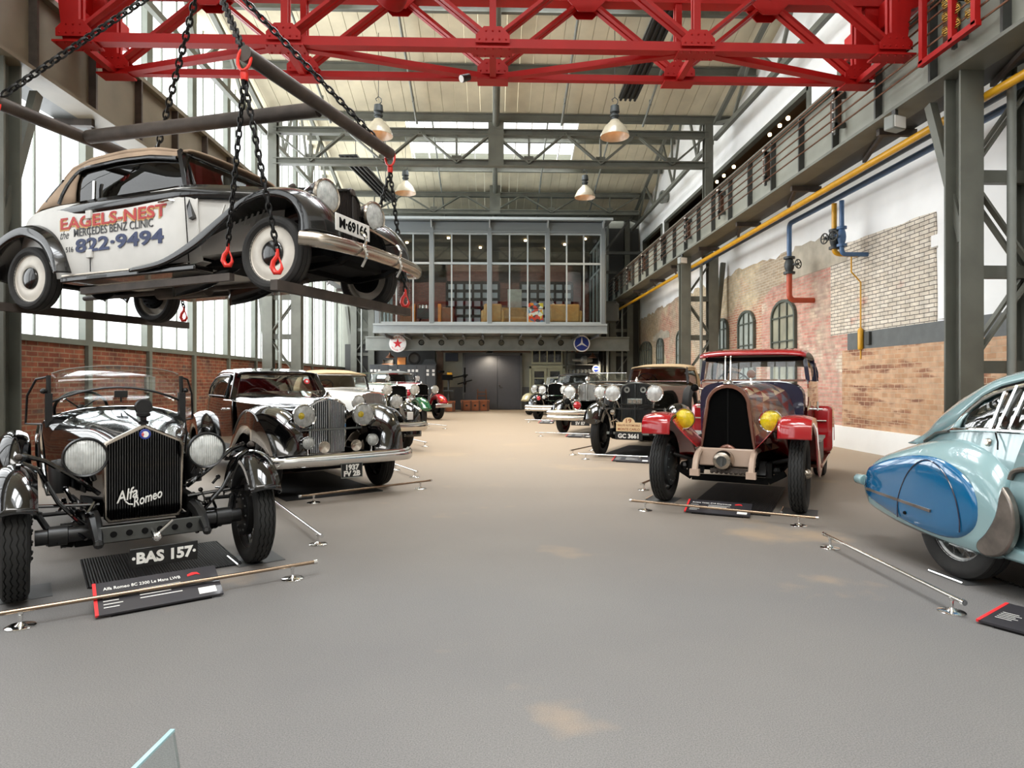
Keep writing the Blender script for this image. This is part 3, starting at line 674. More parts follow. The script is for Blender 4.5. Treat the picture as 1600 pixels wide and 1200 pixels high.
nt.links.new(tc.outputs['Object'], vo.inputs['Vector']); hs_ = nd(nt, 'ShaderNodeSeparateColor'); nt.links.new(vo.outputs['Color'], hs_.inputs[0]); rp = nd(nt, 'ShaderNodeValToRGB'); rp.color_ramp.interpolation = 'CONSTANT'
e = rp.color_ramp.elements; e[0].color = srgb('#c93a22'); e[1].position = .25; e[1].color = srgb('#e8e4da')
for p_, c_ in ((.45, '#e08a2a'), (.6, '#3d3f44'), (.75, '#d9c43a'), (.88, '#5b7fa0')): x = e.new(p_); x.color = srgb(c_)
nt.links.new(hs_.outputs[0], rp.inputs[0]); nt.links.new(rp.outputs[0], nt.nodes['Principled BSDF'].inputs['Base Color'])
t = thing('game_cabinet', 'cabinet with a colourful confetti print behind the third mezzanine window', 'cabinet', (1.9, 28.5, 3.92))
m = MB(); m.box(-.33, .33, -.25, .25, 0, .72); m.build('body', mm, t, bevel=.01)
m = MB(); m.box(-.33, .33, -.28, .1, .74, .97); m.build('back_box', mm, t, bevel=.01)
t = thing('reading_lamp', 'thin bent chrome reading lamp with a white shade in the mezzanine', 'lamp', (2.75, 29, 3.92))
m = MB(); m.lathe([(.14, 0), (.14, .02), (.02, .03), (.01, .04)], (0, 0, 0), (0, 0, 1), 16); m.build('base', M['chrome'], t)
m = MB(); m.tube([(0, 0, 0), (0, 0, 1.0), (-.1, 0, 1.35), (-.4, 0, 1.75), (-.6, 0, 1.8)], .012, 6); m.build('pole', M['chrome'], t)
m = MB(); m.lathe([(.04, .0), (.1, -.1), (.1, -.3), (.09, -.3)], (0, 0, 1.05), (0, 0, 1), 14); m.build('lamp_shade', M['white_paint'], t)
t = thing('engine_display', 'dark motor on a stand behind the left mezzanine window', 'motor', (-3.0, 28.6, 3.92))
m = MB(); m.box(-.35, .35, -.25, .25, .3, .75); m.build('engine_block', M['black2'], t, bevel=.03)
for k in range(4): m = MB(); m.lathe([(.07, 0), (.07, .14), (.03, .18)], (-.26+.17*k, -.05, .75), (0, 0, 1), 12); m.build('cylinder_cover', M['chrome'], t)
for s in (-1, 1): m = MB(); m.bar((s*.32, 0, 0), (s*.2, 0, .32), .06, .06); m.build('stand_leg', M['matt'], t)
# --- workshop on the ground floor, left
t = thing('steel_cabinet', 'wide dark grey workshop cabinet with rows of pale label cards, back left', 'cabinet', (-4.35, 31.1, 0))
m = MB(); m.box(-1.6, 1.6, 0, 1.1, 0, 2.25); m.build('body', P('cabinet_grey', '#3e4143', .5), t, bevel=.01)
for k in range(7): m = MB(); m.box(-1.58+.453*k, -1.15+.453*k, -.02, 0, .1, 2.2); m.build('door', P('cabinet_door_grey', '#45484a', .45) if k == 0 else bpy.data.materials['cabinet_door_grey'], t, bevel=.006)
for k, (x, z) in enumerate([(-1.5, 1.95), (-1.32, 1.95), (-1.14, 1.95), (-.6, 1.95), (-.22, 1.95), (.3, 1.95), (.49, 1.95), (.68, 1.95), (1.2, 1.95), (1.2, 1.77), (1.48, 1.95), (1.48, 1.77)]):
    m = MB(); m.box(x-.06, x+.06, -.032, -.021, z-.06, z+.06); m.build('label_card', M['white_paint'], t)
t = thing('wooden_box', 'orange wooden box on top of the dark workshop cabinet', 'box', (-4.45, 31.5, 2.25))
m = MB(); m.box(-.2, .2, -.15, .15, 0, .34); m.build('body', M['ply'], t, bevel=.01); m = MB(); m.box(-.22, .22, -.17, .17, .34, .38); m.build('lid', M['brown'], t)
t = thing('tool_tray', 'low dark and tan tray on top of the workshop cabinet, left of the orange box', 'tray', (-5.1, 31.5, 2.25))
m = MB(); m.box(-.3, .25, -.15, .15, 0, .05); m.build('base', M['copper'], t); m = MB(); m.box(-.3, .25, .1, .15, .05, .25); m.box(-.3, -.25, -.15, .15, .05, .25); m.box(.2, .25, -.15, .15, .05, .25); m.build('side', M['black2'], t)
t = thing('spare_wheel', 'black spare wheel standing on top of the workshop cabinet', 'wheel', (-3.85, 31.4, 2.56))
m = MB(); m.lathe([(.2, -.06), (.28, -.07), (.31, -.03), (.31, .03), (.28, .07), (.2, .06)], (0, 0, 0), (.2, -1, 0), 24, closed=True); m.build('tyre', M['rubber'], t)
m = MB(); m.lathe([(.02, -.02), (.19, -.05), (.2, .05), (.02, .02)], (0, 0, 0), (.2, -1, 0), 20); m.build('rim', M['steel_d'], t)
t = thing('flat_spring_stack', 'low stack of dark leaf springs on the right end of the workshop cabinet', 'springs', (-3.1, 31.4, 2.25))
for k in range(4): m = MB(); m.bar((-.35+.04*k, 0, .04+.07*k), (.35-.04*k, 0, .04+.07*k), .1, .05); m.build('leaf', M['iron'], t)
boxy('timber_post', 'dark brown timber post beside the workshop cabinet', 'post', -2.75, -2.45, 31.6, .3, 0, 2.9, P('dark_timber', '#4a3829', .7, var=.2))
t = thing('drill_press', 'black pillar drill with a yellow-topped head in the workshop', 'drill', (-2.15, 31.2, 0))
m = MB(); m.box(-.25, .25, -.3, .3, 0, .1); m.build('foot', M['iron'], t); m = MB(); m.rod((0, .1, .1), (0, .1, 1.9), .06, 12); m.build('pillar', M['steel_d'], t)
m = MB(); m.box(-.3, .2, -.4, .2, 1.5, 1.75); m.lathe([(.02, 0), (.16, 0), (.16, .1), (.02, .1)], (-.35, -.1, 1.85), (0, 0, 1), 16); m.build('drill_head', M['matt'], t, bevel=.02)
m = MB(); m.box(-.05, .2, -.42, -.2, 1.75, 1.86); m.build('belt_cover', M['yellow'], t, bevel=.02)
m = MB(); m.rod((.2, -.3, 1.6), (.95, -.3, 1.75), .035); m.rod((.8, -.3, .9), (.8, -.3, 2.1), .045); m.rod((.45, -.3, 1.3), (1.15, -.3, 1.5), .03); m.ball((.8, -.3, 1.7), .1, 10); m.ball((.8, -.3, 1.35), .09, 10); m.build('feed_arm', M['matt'], t)
m = MB(); m.box(-.25, .25, -.4, .1, .95, 1.02); m.build('table', M['iron'], t)
boxy('notice_board', 'small dark blue notice board high on the back wall beside the gate', 'notice board', -2.4, -1.75, 32.42, .04, 2.45, 2.87, P('board_blue', '#2e3644', .5))
def chest(name, label, x, y, w, d, h, n):
    t = thing(name, label, 'chest', (x, y, 0)); mt = P('orange_stained_wood', '#94532f', .45, var=.18, vscale=4) if 'orange_stained_wood' not in bpy.data.materials else bpy.data.materials['orange_stained_wood']
    m = MB(); m.box(-w/2, w/2, -d/2, d/2, .02, h-.1); m.build('body', mt, t, bevel=.01); m = MB(); m.box(-w/2-.02, w/2+.02, -d/2-.02, d/2+.02, h-.1, h); m.build('lid', mt, t, bevel=.01)
    for k in range(n): xx = -w/2+.06+(w-.12)*k/(n-1); m = MB(); m.box(xx-.04, xx+.04, -d/2-.035, -d/2, .02, h-.02); m.build('batten', M['leather'], t)
    for k in range(n-1): xx = -w/2+.06+(w-.12)*(k+.5)/(n-1); m = MB(); m.box(xx-.05, xx+.05, -d/2-.03, -d/2, h*.45, h*.6); m.build('clasp', M['black2'], t)
chest('wooden_chest', 'large orange-brown wooden chest in front of the dark gate', -.85, 31.2, 1.35, .6, .52, 4)
chest('wooden_crate', 'small orange wooden crate at the foot of the pillar drill', -2.05, 30.4, .5, .5, .5, 2)
t = thing('ladder_back_chair', 'thin wooden ladder-back frame standing behind the orange chest', 'chair', (-.55, 31.98, 0))
for s in (-1, 1): m = MB(); m.bar((s*.26, 0, 0), (s*.2, .1, 1.05), .04, .04); m.build('leg', M['brown'], t)
for z in (.5, .72, .9): m = MB(); m.bar((-.23, .06, z), (.23, .06, z), .03, .05); m.build('rung', M['brown'], t)
m = MB(); m.box(-.22, .22, -.3, .06, .44, .48); m.build('seat', M['brown'], t)
# --- right part of the back wall
M['sage'] = P('sage_window_paint', '#9a9c84', .6)
M['darkpane'] = P('dark_glass_pane', '#25282a', .12, coat=.5, var=.3, vscale=3)
t = struct(empty('window_50', (2.75, 32.4, 2.35)))
m = MB(); m.box(-.75, .75, -.02, 0, 0, .85); m.build('pane', M['darkpane'], t, ang=0)
m = MB()
for x in (-.75, -.38, 0, .38, .75): m.box(x-.03, x+.03, -.07, -.01, 0, .85)
for z in (0, .85): m.box(-.8, .8, -.08, -.01, z-.06, z+.06)
m.build('window_frame', M['sage'], t, ang=0)
t = struct(empty('door_2', (2.75, 32.4, 0)))
m = MB(); m.box(-.9, -.8, -.1, 0, 0, 2.2); m.box(.8, .9, -.1, 0, 0, 2.2); m.box(-.9, .9, -.1, 0, 2.1, 2.25); m.build('door_frame', M['sage'], t, ang=0)
for s in (-1, 1):
    m = MB(); c_ = s*.4
    m.box(c_-.38, c_+.38, -.06, -.01, 0, .9); m.box(c_-.38, c_+.38, -.06, -.01, 1.95, 2.1); m.box(c_-.38, c_-.25, -.06, -.01, .9, 1.95); m.box(c_+.25, c_+.38, -.06, -.01, .9, 1.95)
    for z in (1.25, 1.6): m.box(c_-.25, c_+.25, -.05, -.02, z-.025, z+.025)
    l = m.build('door_leaf', M['sage'], t, ang=0)
    p = MB(); p.box(c_-.25, c_+.25, -.03, -.02, .9, 1.95); p.build('pane', M['darkpane'], l, ang=0)
    h = MB(); h.rod((c_-s*.32, -.12, 1.05), (c_-s*.2, -.12, 1.05), .015); h.build('door_handle', M['chrome'], l)
t = thing('parts_shelf', 'dark wall shelf loaded with motor parts at the far right', 'shelf', (4.95, 31.9, 0))
for z in (1.75, 2.25, 2.85): m = MB(); m.box(-1.25, .6, 0, .35, z, z+.05); m.build('shelf_board', M['steel_d'], t)
for x in (-1.25, .55): m = MB(); m.box(x, x+.05, 0, .35, 0, 3.2); m.build('upright', M['steel_d'], t)
for k in range(9):
    m = MB(); x = 3.95 + .085*k; h = .22 + .05*((k*7) % 3); m.box(x, x+.06, 31.95, 32.15, 2.9, 2.9+h)
    tag(m.build('workshop_manual', P('book_%d' % k, ('#6d3a2e', '#3a3a38', '#8a8576', '#a05a2c')[k % 4], .6)), 'manual in the row standing on the top board of the far right shelf', 'book', 'manuals on the far right shelf')
t = thing('gearbox', 'pale cast gearbox lying on the middle board of the far right shelf', 'gearbox', (4.5, 32.05, 2.3))
m = MB(); m.lathe([(.02, -.55), (.09, -.53), (.1, -.1), (.2, .0), (.22, .2), (.16, .25), (.1, .5), (.02, .52)], (0, 0, .2), (1, 0, 0), 16); m.build('casing', P('cast_alloy', '#8b8b84', .5, .5, var=.2), t)
m = MB(); m.rod((.1, 0, .3), (.15, 0, .5), .02); m.build('lever', M['iron'], t)
for k in range(8):
    m = MB(); x = 3.85 + .2*k; m.lathe([(.02, 0), (.07, .0), (.06, .12), (.08, .2), (.02, .24)], (x, 32.0, 1.8), (0, 0, 1), 10)
    tag(m.build('engine_part', M['iron']), 'dark small engine part in the row on the lowest board of the far right shelf', 'engine part', 'engine parts on the far right shelf')
m = MB(); m.lathe([(.02, -.3), (.1, -.25), (.13, 0), (.1, .25), (.02, .3)], (5.35, 31.6, 2.7), (0, 0, 1), 12, sx=1, sy=.6); m.rod((5.35, 31.6, 2.9), (5.35, 32.5, 3.0), .02); tag(m.build('hanging_silencer', M['matt']), 'long black silencer hanging at the far right shelf', 'silencer')
m = MB(); m.tube([(5.55 + .12*sin(t_), 32.4, 3.0 - .75*t_/pi) for t_ in [pi*k/8 for k in range(9)]], .06, 8); tag(m.build('hanging_hose', M['leather']), 'curved brown hose hanging at the far right of the workshop', 'hose')
# round signs
def round_sign(name, label, x, z, r, col, ring):
    t = thing(name, label, 'sign', (x, 30.1, z))
    m = MB(); m.lathe([(.01, 0), (r, 0), (r, .03), (.01, .03)], (0, 0, 0), (0, 1, 0), 36); m.build('plate', ring, t)
    m = MB(); m.lathe([(.01, -.004), (r*.86, -.004), (r*.86, .002), (.01, .002)], (0, 0, 0), (0, 1, 0), 36); m.build('field', col, t)
    return t
M['signred'] = P('sign_red', '#d2232f', .3, coat=.4); M['signwhite'] = P('sign_white', '#f1efec', .3, coat=.4); M['signblue'] = P('sign_blue', '#1c3590', .3, coat=.4)
def star(n, ro, ri, rot=pi/2): return [((ro if k % 2 == 0 else ri)*cos(rot+pi*k/n), (ro if k % 2 == 0 else ri)*sin(rot+pi*k/n)) for k in range(2*n)]
def ring_text(t, txt, r, size, a0, a1, mat, flip=False):
    mb = MB()
    for k, ch in enumerate(txt):
        if ch == ' ': continue
        a = radians(lerp(a0, a1, k/(len(txt)-1))); up = V((cos(a), 0, sin(a)))*(-1 if flip else 1); ex = V((sin(a), 0, -cos(a)))*(-1 if flip else 1)
        put_text(mb, ch, size, V((cos(a)*r, -.012, sin(a)*r)) - up*size*.34, ex, up, .002)
    mb.build('lettering', mat, t, ang=0)
s1 = round_sign('round_enamel_sign', 'round white sign with a red star and red lettering on the holed beam', -4.45, 3.2, .4, M['signwhite'], M['signwhite'])
m = MB(); m.lathe([(.27, -.008), (.36, -.008), (.36, -.002), (.27, -.002)], (0, 0, 0), (0, 1, 0), 36, closed=True); m.build('red_ring', M['signwhite'], s1)
m = MB(); m.prism(star(5, .24, .095), lambda a, b: (a, -.012, b), lambda a, b: (a, -.003, b)); m.build('red_star', M['signred'], s1, ang=0)
ring_text(s1, 'TEXACO', .31, .13, 150, 30, M['signred']); ring_text(s1, 'MOTOR OIL', .31, .1, 215, 325, M['signred'], True)
s2 = round_sign('round_enamel_sign', 'round blue sign with a white three-pointed star on the holed beam', 4.2, 3.22, .39, M['signblue'], M['signwhite'])
m = MB(); m.prism(star(3, .33, .055), lambda a, b: (a, -.012, b), lambda a, b: (a, -.003, b)); m.build('white_star', M['signwhite'], s2, ang=0)
t = thing('round_enamel_sign', 'tiny round blue sign on the far right shelf', 'sign', (5.1, 31.5, 2.05))
m = MB(); m.lathe([(.01, 0), (.17, 0), (.17, .02), (.01, .02)], (0, 0, 0), (0, 1, 0), 24); m.build('plate', M['signwhite'], t); m = MB(); m.lathe([(.01, -.004), (.14, -.004), (.14, .002), (.01, .002)], (0, 0, 0), (0, 1, 0), 24); m.build('field', M['signblue'], t)
m = MB(); m.box(-.1, .1, -.012, -.004, -.025, .025); m.build('white_bar', M['signwhite'], t); m = MB(); m.rod((0, .03, 0), (0, 1.0, 0), .012); m.build('bracket', M['steel_d'], t)
def glow(t, loc, power, ang=110):
    l = bpy.data.lights.new('lamp_light', 'SPOT'); l.energy = power; l.color = (1, .84, .62); l.spot_size = radians(ang); l.spot_blend = .7; l.shadow_soft_size = .08
    o = bpy.data.objects.new('lamp_light', l); C.objects.link(o); o.parent = t; o.location = loc
t = thing('gate_lamp', 'black enamel lamp on an arm above the dark gate', 'lamp', (-.15, 32.2, 2.95))
m = MB(); m.lathe([(.03, .2), (.05, .1), (.1, .06), (.2, -.08), (.21, -.1), (.18, -.08), (.02, .04)], (0, -.4, 0), (0, 0, 1), 20); m.build('lamp_shade', M['black'], t); m = MB(); m.rod((0, -.4, .2), (0, .3, .25), .02); m.build('arm', M['steel_d'], t); m = MB(); m.ball((0, -.4, .17), .07, 10); m.build('lamp_cap', M['chrome'], t); glow(t, (0, -.4, -.11), 130, 160)
for x, q in ((-5.0, 'workshop cabinet'), (4.9, 'far right shelf')):
    t = thing('shade_lamp', 'small dark hanging shade lamp with coppery underside above the %s' % q, 'lamp', (x, 31.3, 2.65))
    m = MB(); m.lathe([(.03, .18), (.05, .1), (.22, -.04), (.22, -.06), (.02, .06)], (0, 0, 0), (0, 0, 1), 18); m.build('lamp_shade', M['copper'], t); glow(t, (0, 0, -.07), 200, 150); m = MB(); m.rod((0, 0, .15), (0, 0, .95), .008); m.build('cord', M['matt'], t)
# pipes and dark frames right of the mezzanine
for x, q in ((5.35, 'nearer'), (5.75, 'farther')):
    m = MB(); m.rod((x, 31.9, 0), (x, 31.9, 9.6), .07, 10); tag(m.build('riser_pipe', M['steel_l']), 'vertical grey riser pipe right of the mezzanine, the one %s from its glass' % ('closer to' if x < 5.5 else 'farther'), 'pipe')
t = thing('landing_frame', 'dark steel landing frame between the mezzanine and the right girder', 'steel frame', (0, 29.6, 0))
for z in (5.1, 6.5, 7.4): m = MB(); m.bar((5.15, 0, z), (5.75, 0, z) if 5.2 < z < 6.6 or z < 5.3 else (7.3, 0, z), .12, .12); m.build('cross_beam', M['steel_d'], t)
m = MB(); m.bar((5.15, 0, 7.4), (6.4, 0, 9), .1, .08, (0, 1, 0)); m.build('diagonal', M['steel_d'], t)
m = MB(); m.box(5.15, 5.75, -.6, .6, 4.2, 5.0); m.build('landing_plate', M['steel_d'], t)
# ================================================================== RED CRANE BRIDGE
t = thing('crane_bridge', 'bright red riveted lattice crane bridge across the top of the hall', 'crane', (0, 0, 0))
YA, YB, ZB, ZT = 8.75, 9.62, 5.98, 7.15
nod = [-5.55, -2.8, 0, 2.8, 5.55]
def L2(m, p, q, w, h, gap, up=(0, 1, 0)):
    d = V(up).normalized() * gap / 2
    for s in (-1, 1): m.bar(V(p)+d*s, V(q)+d*s, w, h, up)
for Y, nm in ((YA, 'near'), (YB, 'far')):
    zb = ZB; w_, h_ = (.075, .055) if Y == YA else (.05, .02)
    m = MB(); m.box(-5.7, 5.7, Y-w_, Y+w_, zb-.07, zb-.055); m.box(-5.7, 5.7, Y-w_+.005, Y-w_+.02, zb-.06, zb+h_); m.box(-5.7, 5.7, Y+w_-.02, Y+w_-.005, zb-.06, zb+h_); m.build('bottom_chord', M['red'], t, ang=0)
    m = MB(); m.box(-5.9, 5.9, Y-.1, Y+.1, ZT-.08, ZT+.08); m.build('top_chord', M['red'], t, ang=0)
    for x in nod:
        m = MB(); L2(m, (x, Y, zb), (x, Y, ZT), .09, .05, .1); m.build('vertical', M['red'], t, ang=0)
        m = MB(); g = [(x-.23, zb-.02), (x+.23, zb-.02), (x+.23, zb+.08), (x+.12, zb+.2), (x-.12, zb+.2), (x-.23, zb+.08)]
        for d in (-.105, .105): m.prism(g, lambda a, b: (a, Y+d-.008, b), lambda a, b: (a, Y+d+.008, b))
        for k in range(5):
            for zz in (.03, .17):
                if zz > .1 and k in (0, 4): continue
                m.ball((x-.18+.09*k, Y-.118, zb+zz*.8), .014, 6)
        m.build('gusset_plate', M['red'], t, ang=0)
    for a, b in zip(nod, nod[1:]):
        mid = (a+b)/2
        for p, q in (((a+.1, zb+.12), (mid, ZT)), ((mid, ZT), (b-.1, zb+.12))):
            m = MB(); L2(m, (p[0], Y, p[1]), (q[0], Y, q[1]), .045, .085, .12); m.build('diagonal', M['red'], t, ang=0)
        m = MB(); g = [(mid-.3, ZT-.06), (mid+.3, ZT-.06), (mid+.12, ZT-.24), (mid-.12, ZT-.24)]
        for d in (-.105, .105): m.prism(g, lambda a, b: (a, Y+d-.008, b), lambda a, b: (a, Y+d+.008, b))
        m.build('gusset_plate', M['red'], t, ang=0)
# flat bracing between the two bottom chords
zz = ZB - .04
for k, (a, b) in enumerate(zip(nod, nod[1:])):
    p, q = ((a, YB), (b, YA)) if k % 2 == 0 else ((a, YA), (b, YB))
    m = MB(); m.bar((p[0], p[1], zz), (q[0], q[1], zz), .11, .08); m.build('wind_brace', M['red'], t, ang=0)
for x in nod:
    m = MB(); m.bar((x, YA, zz), (x, YB, zz), .09, .08); m.box(x-.27, x+.27, YA-.13, YA+.13, ZB-.1, ZB-.075); m.box(x-.23, x+.23, YB-.12, YB+.12, ZB-.1, ZB-.075)
    for i in range(5):
        for dy in (-.12, .12): m.ball((x-.22+.11*i, YA+dy*.8, ZB-.103), .016, 6)
    m.build('bottom_plate', M['red'], t, ang=0)
# end carriages that run on the girders
for s in (-1, 1):
    m = MB(); pl = [(s*5.55, ZB-.05), (s*5.72, ZB-.05), (s*5.79, ZB+.56), (s*6.1, ZB+.68), (s*6.1, ZT+.1), (s*5.7, ZT+.1), (s*5.55, ZB+.3)]
    for Y in (YA, YB): m = MB(); m.prism(pl, lambda a, b: (a, Y-.06, b), lambda a, b: (a, Y+.06, b)); m.build('end_plate', M['red'], t, ang=0)
    m = MB(); m.box(s*6-.14, s*6+.14, YA-.9, YB+.9, 6.72, 7.1); e = m.build('end_carriage', M['red'], t, bevel=.02)
    for y in (YA-.5, YB+.5): w = MB(); w.lathe([(.02, -.05), (.17, -.05), (.17, .05), (.02, .05)], (s*6, y, 6.75), (1, 0, 0), 20); w.build('wheel', M['steel_d'], e)
m = MB(); m.lathe([(.02, -.42), (.2, -.42), (.21, -.4), (.21, .4), (.2, .42), (.02, .42)], (-1.2, 8.4, 6.72), (.5, -.75, .42), 24); m.build('hoist_drum', M['red'], t)
# current collector: red frame hanging beside the right girder
m = MB()
for p, q in (((5.72, 8.35, 7.2), (5.72, 8.35, 5.62)), ((5.72, 7.42, 7.2), (5.72, 7.42, 5.62)), ((5.72, 8.4, 5.62), (5.72, 7.37, 5.62)), ((5.72, 7.8, 5.62), (5.72, 7.8, 7.2))): m.bar(p, q, .07, .07, (1, 0, 0))
c = m.build('collector_frame', M['red'], t, ang=0)
m = MB()
for z in (5.8, 5.98, 6.15, 6.3):
    for y in (7.55, 7.75, 7.95): m.tube([(5.74 + .02*cos(a*3), y + .045*sin(a), z + .045*cos(a) + .004*a) for a in [k*.6 for k in range(26)]], .007, 5)
    m.box(5.7, 5.78, 7.78, 7.86, z-.03, z+.03)
m.build('collector_springs', M['brass'], c)
m = MB(); m.lathe([(.02, 0), (.05, 0), (.055, .14), (.02, .15)], (-.35, 9.35, 5.83), (-.6, -.5, -.4), 12); f = m.build('bridge_spotlight', M['black2'], t)
m = MB(); m.lathe([(.01, .151), (.05, .15), (.05, .155), (.01, .156)], (-.35, 9.35, 5.83), (-.6, -.5, -.4), 12); m.build('lens', M['white_paint'], f)
# ================================================================== PENDANT LAMPS
def pendant(x, y, z, r, label):
    t = thing('pendant_lamp', label, 'pendant lamp', (x, y, z), 0, 'industrial pendant lamps')
    k = r/.45
    m = MB(); m.lathe([(.11*k, .52*k), (.14*k, .5*k), (.16*k, .46*k), (.32*k, .3*k), (.43*k, .08*k), (.45*k, 0), (.44*k, 0), (.42*k, .08*k), (.31*k, .29*k), (.1*k, .44*k)], (0, 0, 0), (0, 0, 1), 32); m.build('lamp_shade', M['shade'], t)
    m = MB(); m.lathe([(.02*k, .98*k), (.13*k, .95*k), (.15*k, .75*k), (.1*k, .72*k), (.1*k, .52*k), (.02*k, .5*k)], (0, 0, 0), (0, 0, 1), 16); m.lathe([(.11*k, .6*k), (.14*k, .62*k), (.14*k, .66*k), (.11*k, .68*k)], (0, 0, 0), (0, 0, 1), 16); m.build('lamp_housing', M['iron'], t)
    m = MB(); m.tube([(.0, 0, .95*k), (.09*k, 0, 1.05*k), (.09*k, 0, 1.15*k), (0, 0, 1.22*k), (-.09*k, 0, 1.15*k), (-.05*k, 0, 1.08*k)], .014*k, 6); m.build('hook', M['iron'], t)
    zc = roofz(y, 8 if y < 20 else 20) + .01 - z
    m = MB(); m.rod((0, 0, 1.2*k), (0, 0, zc), .008, 6); m.build('cord', M['iron'], t)
    m = MB(); m.ball((0, 0, .3*k), .1*k, 14, (1, 1, 1.25)); m.build('bulb', M['warm'], t)
    l = bpy.data.lights.new('pendant_light', 'SPOT'); l.energy = 320; l.color = (1, .74, .45); l.spot_size = radians(120); l.spot_blend = .6; l.shadow_soft_size = .15
    o = bpy.data.objects.new('pendant_light', l); C.objects.link(o); o.parent = t; o.location = (0, 0, -.02)
M['shade'] = P('cream_enamel_lamp', '#a39a86', .35, coat=.3, var=.1); M['warm'] = P('warm_lamp_bulb', '#ffb27a', .4, emit=9)
pendant(3.18, 16.6, 7.78, .38, 'cream dome pendant lamp, the large one right of the middle below the red crane')
pendant(-3.0, 16.9, 7.85, .38, 'cream dome pendant lamp, the large one left of the middle, partly behind a lifting beam')
pendant(3.7, 25.6, 8.8, .42, 'cream dome pendant lamp, the small far one on the right under the lattice truss')
pendant(-3.45, 25.4, 8.85, .42, 'cream dome pendant lamp, the small far one on the left under the lattice truss')
# radiant heater and roof spotlights bars
def heater(label, p, q, w):
    t = thing('radiant_heater', label, 'heater'); p, q = V(p), V(q); d = (q-p).normalized(); s = d.cross(V((0, 0, 1))).normalized()
    m = MB(); m.bar(p, q, w, .05); m.build('reflector', M['steel_d'], t, ang=0)
    for k in range(4): m = MB(); o = s*(w*(k-1.5)/4) - V((0, 0, .06)); m.rod(p+o, q+o, .04, 8); m.build('tube', M['black2'], t)
    for k in (0, 1): m = MB(); a = p.lerp(q, .15+.7*k); m.rod(a, (a.x, a.y, roofz(a.y, 8 if a.y < 20 else 20)+.01), .012, 6); m.build('hanger', M['iron'], t)
heater('dark tubular radiant heater under the far roof bay near the left side', (-4.7, 20.9, 8.75), (-4.2, 26.5, 8.9), .6)
heater('black tubular radiant heater under the nearer roof bay, behind the red crane', (3.9, 18.4, 9.6), (4.1, 14.6, 10.2), .55)
# ================================================================== CAR BUILDING KIT (local axes: x forward, y left, z up, origin under the front axle)
def hp(zb, wb, zs, ws, zt, p=2.2, ns=4, nt=8, bulge=0):
    """half of a body section: up the side, then over the top to the middle"""
    out = []
    for i in range(ns):
        u = i/ns; out.append((lerp(wb, ws, u) + bulge*sin(pi*u), lerp(zb, zs, u)))
    for i in range(nt+1):
        t = pi/2*i/nt; out.append((ws*max(0, cos(t))**(2/p), zs + (zt-zs)*sin(t)**(2/p)))
    return out
def skin(keys, n=5, cap=(False, False), under=True):
    """keys: (x, half section); mirrored and lofted smoothly along x"""
    flat = [(k[0],) + tuple(v for p in k[1] for v in p) for k in keys]
    rs = []
    for s in catmull(flat, n):
        x = s[0]; h = [(s[1+2*i], s[2+2*i]) for i in range((len(s)-1)//2)]
        rs.append([(x, -max(0, y), z) for y, z in h] + [(x, max(0, y), z) for y, z in reversed(h[:-1] if h[-1][0] < 1e-6 else h)])
    m = MB(); m.rings(rs, under, False)
    k = len(rs[0])
    if cap[0]: m.f.append(tuple(range(k)))
    if cap[1]: m.f.append(tuple((len(rs)-1)*k + i for i in range(k)))
    return m
def tub(keys, n=5):
    """open-topped body: sides and floor. key = (x, wb, zb, wm, zm, ws, zs)"""
    rs = []
    for x, wb, zb, wm, zm, ws, zs in catmull(keys, n):
        h = [(max(0, ws-.05), zs+.012), (ws, zs), ((ws*.55+wm*.45)+.012, (zs*.6+zm*.4)), (wm, zm), ((wm+wb)/2+.01, (zm+zb)/2), (wb, zb)]
        rs.append([(x, -max(0, y), z) for y, z in h] + [(x, max(0, y), z) for y, z in reversed(h)])
    return MB().rings(rs, False, False)
def fender_mb(path, y0, y1, crown=.06, lip=.1, n=5, s=1, inner=0, tab=None):
    """sheet-metal wing along a path of (x, z); y0..y1 across; lip hangs from the outer edge, inner from the inner one"""
    pts = catmull(path, n); rs = []
    m = len(pts)
    for i, p in enumerate(pts):
        a, b = pts[max(0, i-1)], pts[min(m-1, i+1)]; dx, dz = b[0]-a[0], b[1]-a[1]; l = math.hypot(dx, dz) or 1
        nx, nz = -dz/l, dx/l
        if path[0][0] > path[-1][0]: nx, nz = -nx, -nz
        u = i/(m-1); w0 = p[2] if len(p) > 2 else y0; w1 = p[3] if len(p) > 3 else y1; lp = lip if tab is None else interp(tab, u)
        sec = [(w0, -inner), (w0, 0)] if inner else [(w0, 0)]
        for k in range(1, 8):
            v = k/8; sec.append((lerp(w0, w1, v), crown*sin(pi*v)**.8))
        sec += [(w1, 0), (w1+.004, -lp*.5), (w1-.004, -lp)]
        rs.append([(p[0] + nx*o, s*y, p[1] + nz*o) for y, o in sec])
    return MB().rings(rs, False, False)
def tyre_mb(D, W, rr, zig=True, n=60, grooves=4):
    Rr = D/2; prof = [(rr, -.30*W), (rr+.012, -.40*W), (lerp(rr, Rr, .35), -.49*W), (lerp(rr, Rr, .62), -.5*W), (Rr-.028, -.45*W), (Rr-.012, -.39*W)]
    rs = []; g = []
    if grooves:
        for k in range(grooves):
            c_ = -.3*W + .6*W*k/(grooves-1); h = .022*W
            g += [(0, c_-h*1.1), (-.011, c_-h*.8), (-.011, c_+h*.8), (0, c_+h*1.1)]
    else: g = [(0, -.2*W), (.003, 0), (0, .2*W)]
    crown = lambda y: Rr - .012*(abs(y)/(.4*W))**2
    for k in range(n):
        a = 2*pi*k/n; z = (.035*W if k % 2 else -.035*W) if zig else 0
        pr = prof + [(crown(y+z)+d, y+z) for d, y in g] + [(r, -y) for r, y in reversed(prof)]
        rs.append([(r*cos(a), y, r*sin(a)) for r, y in pr])
    return MB().rings(rs, False, False, True)
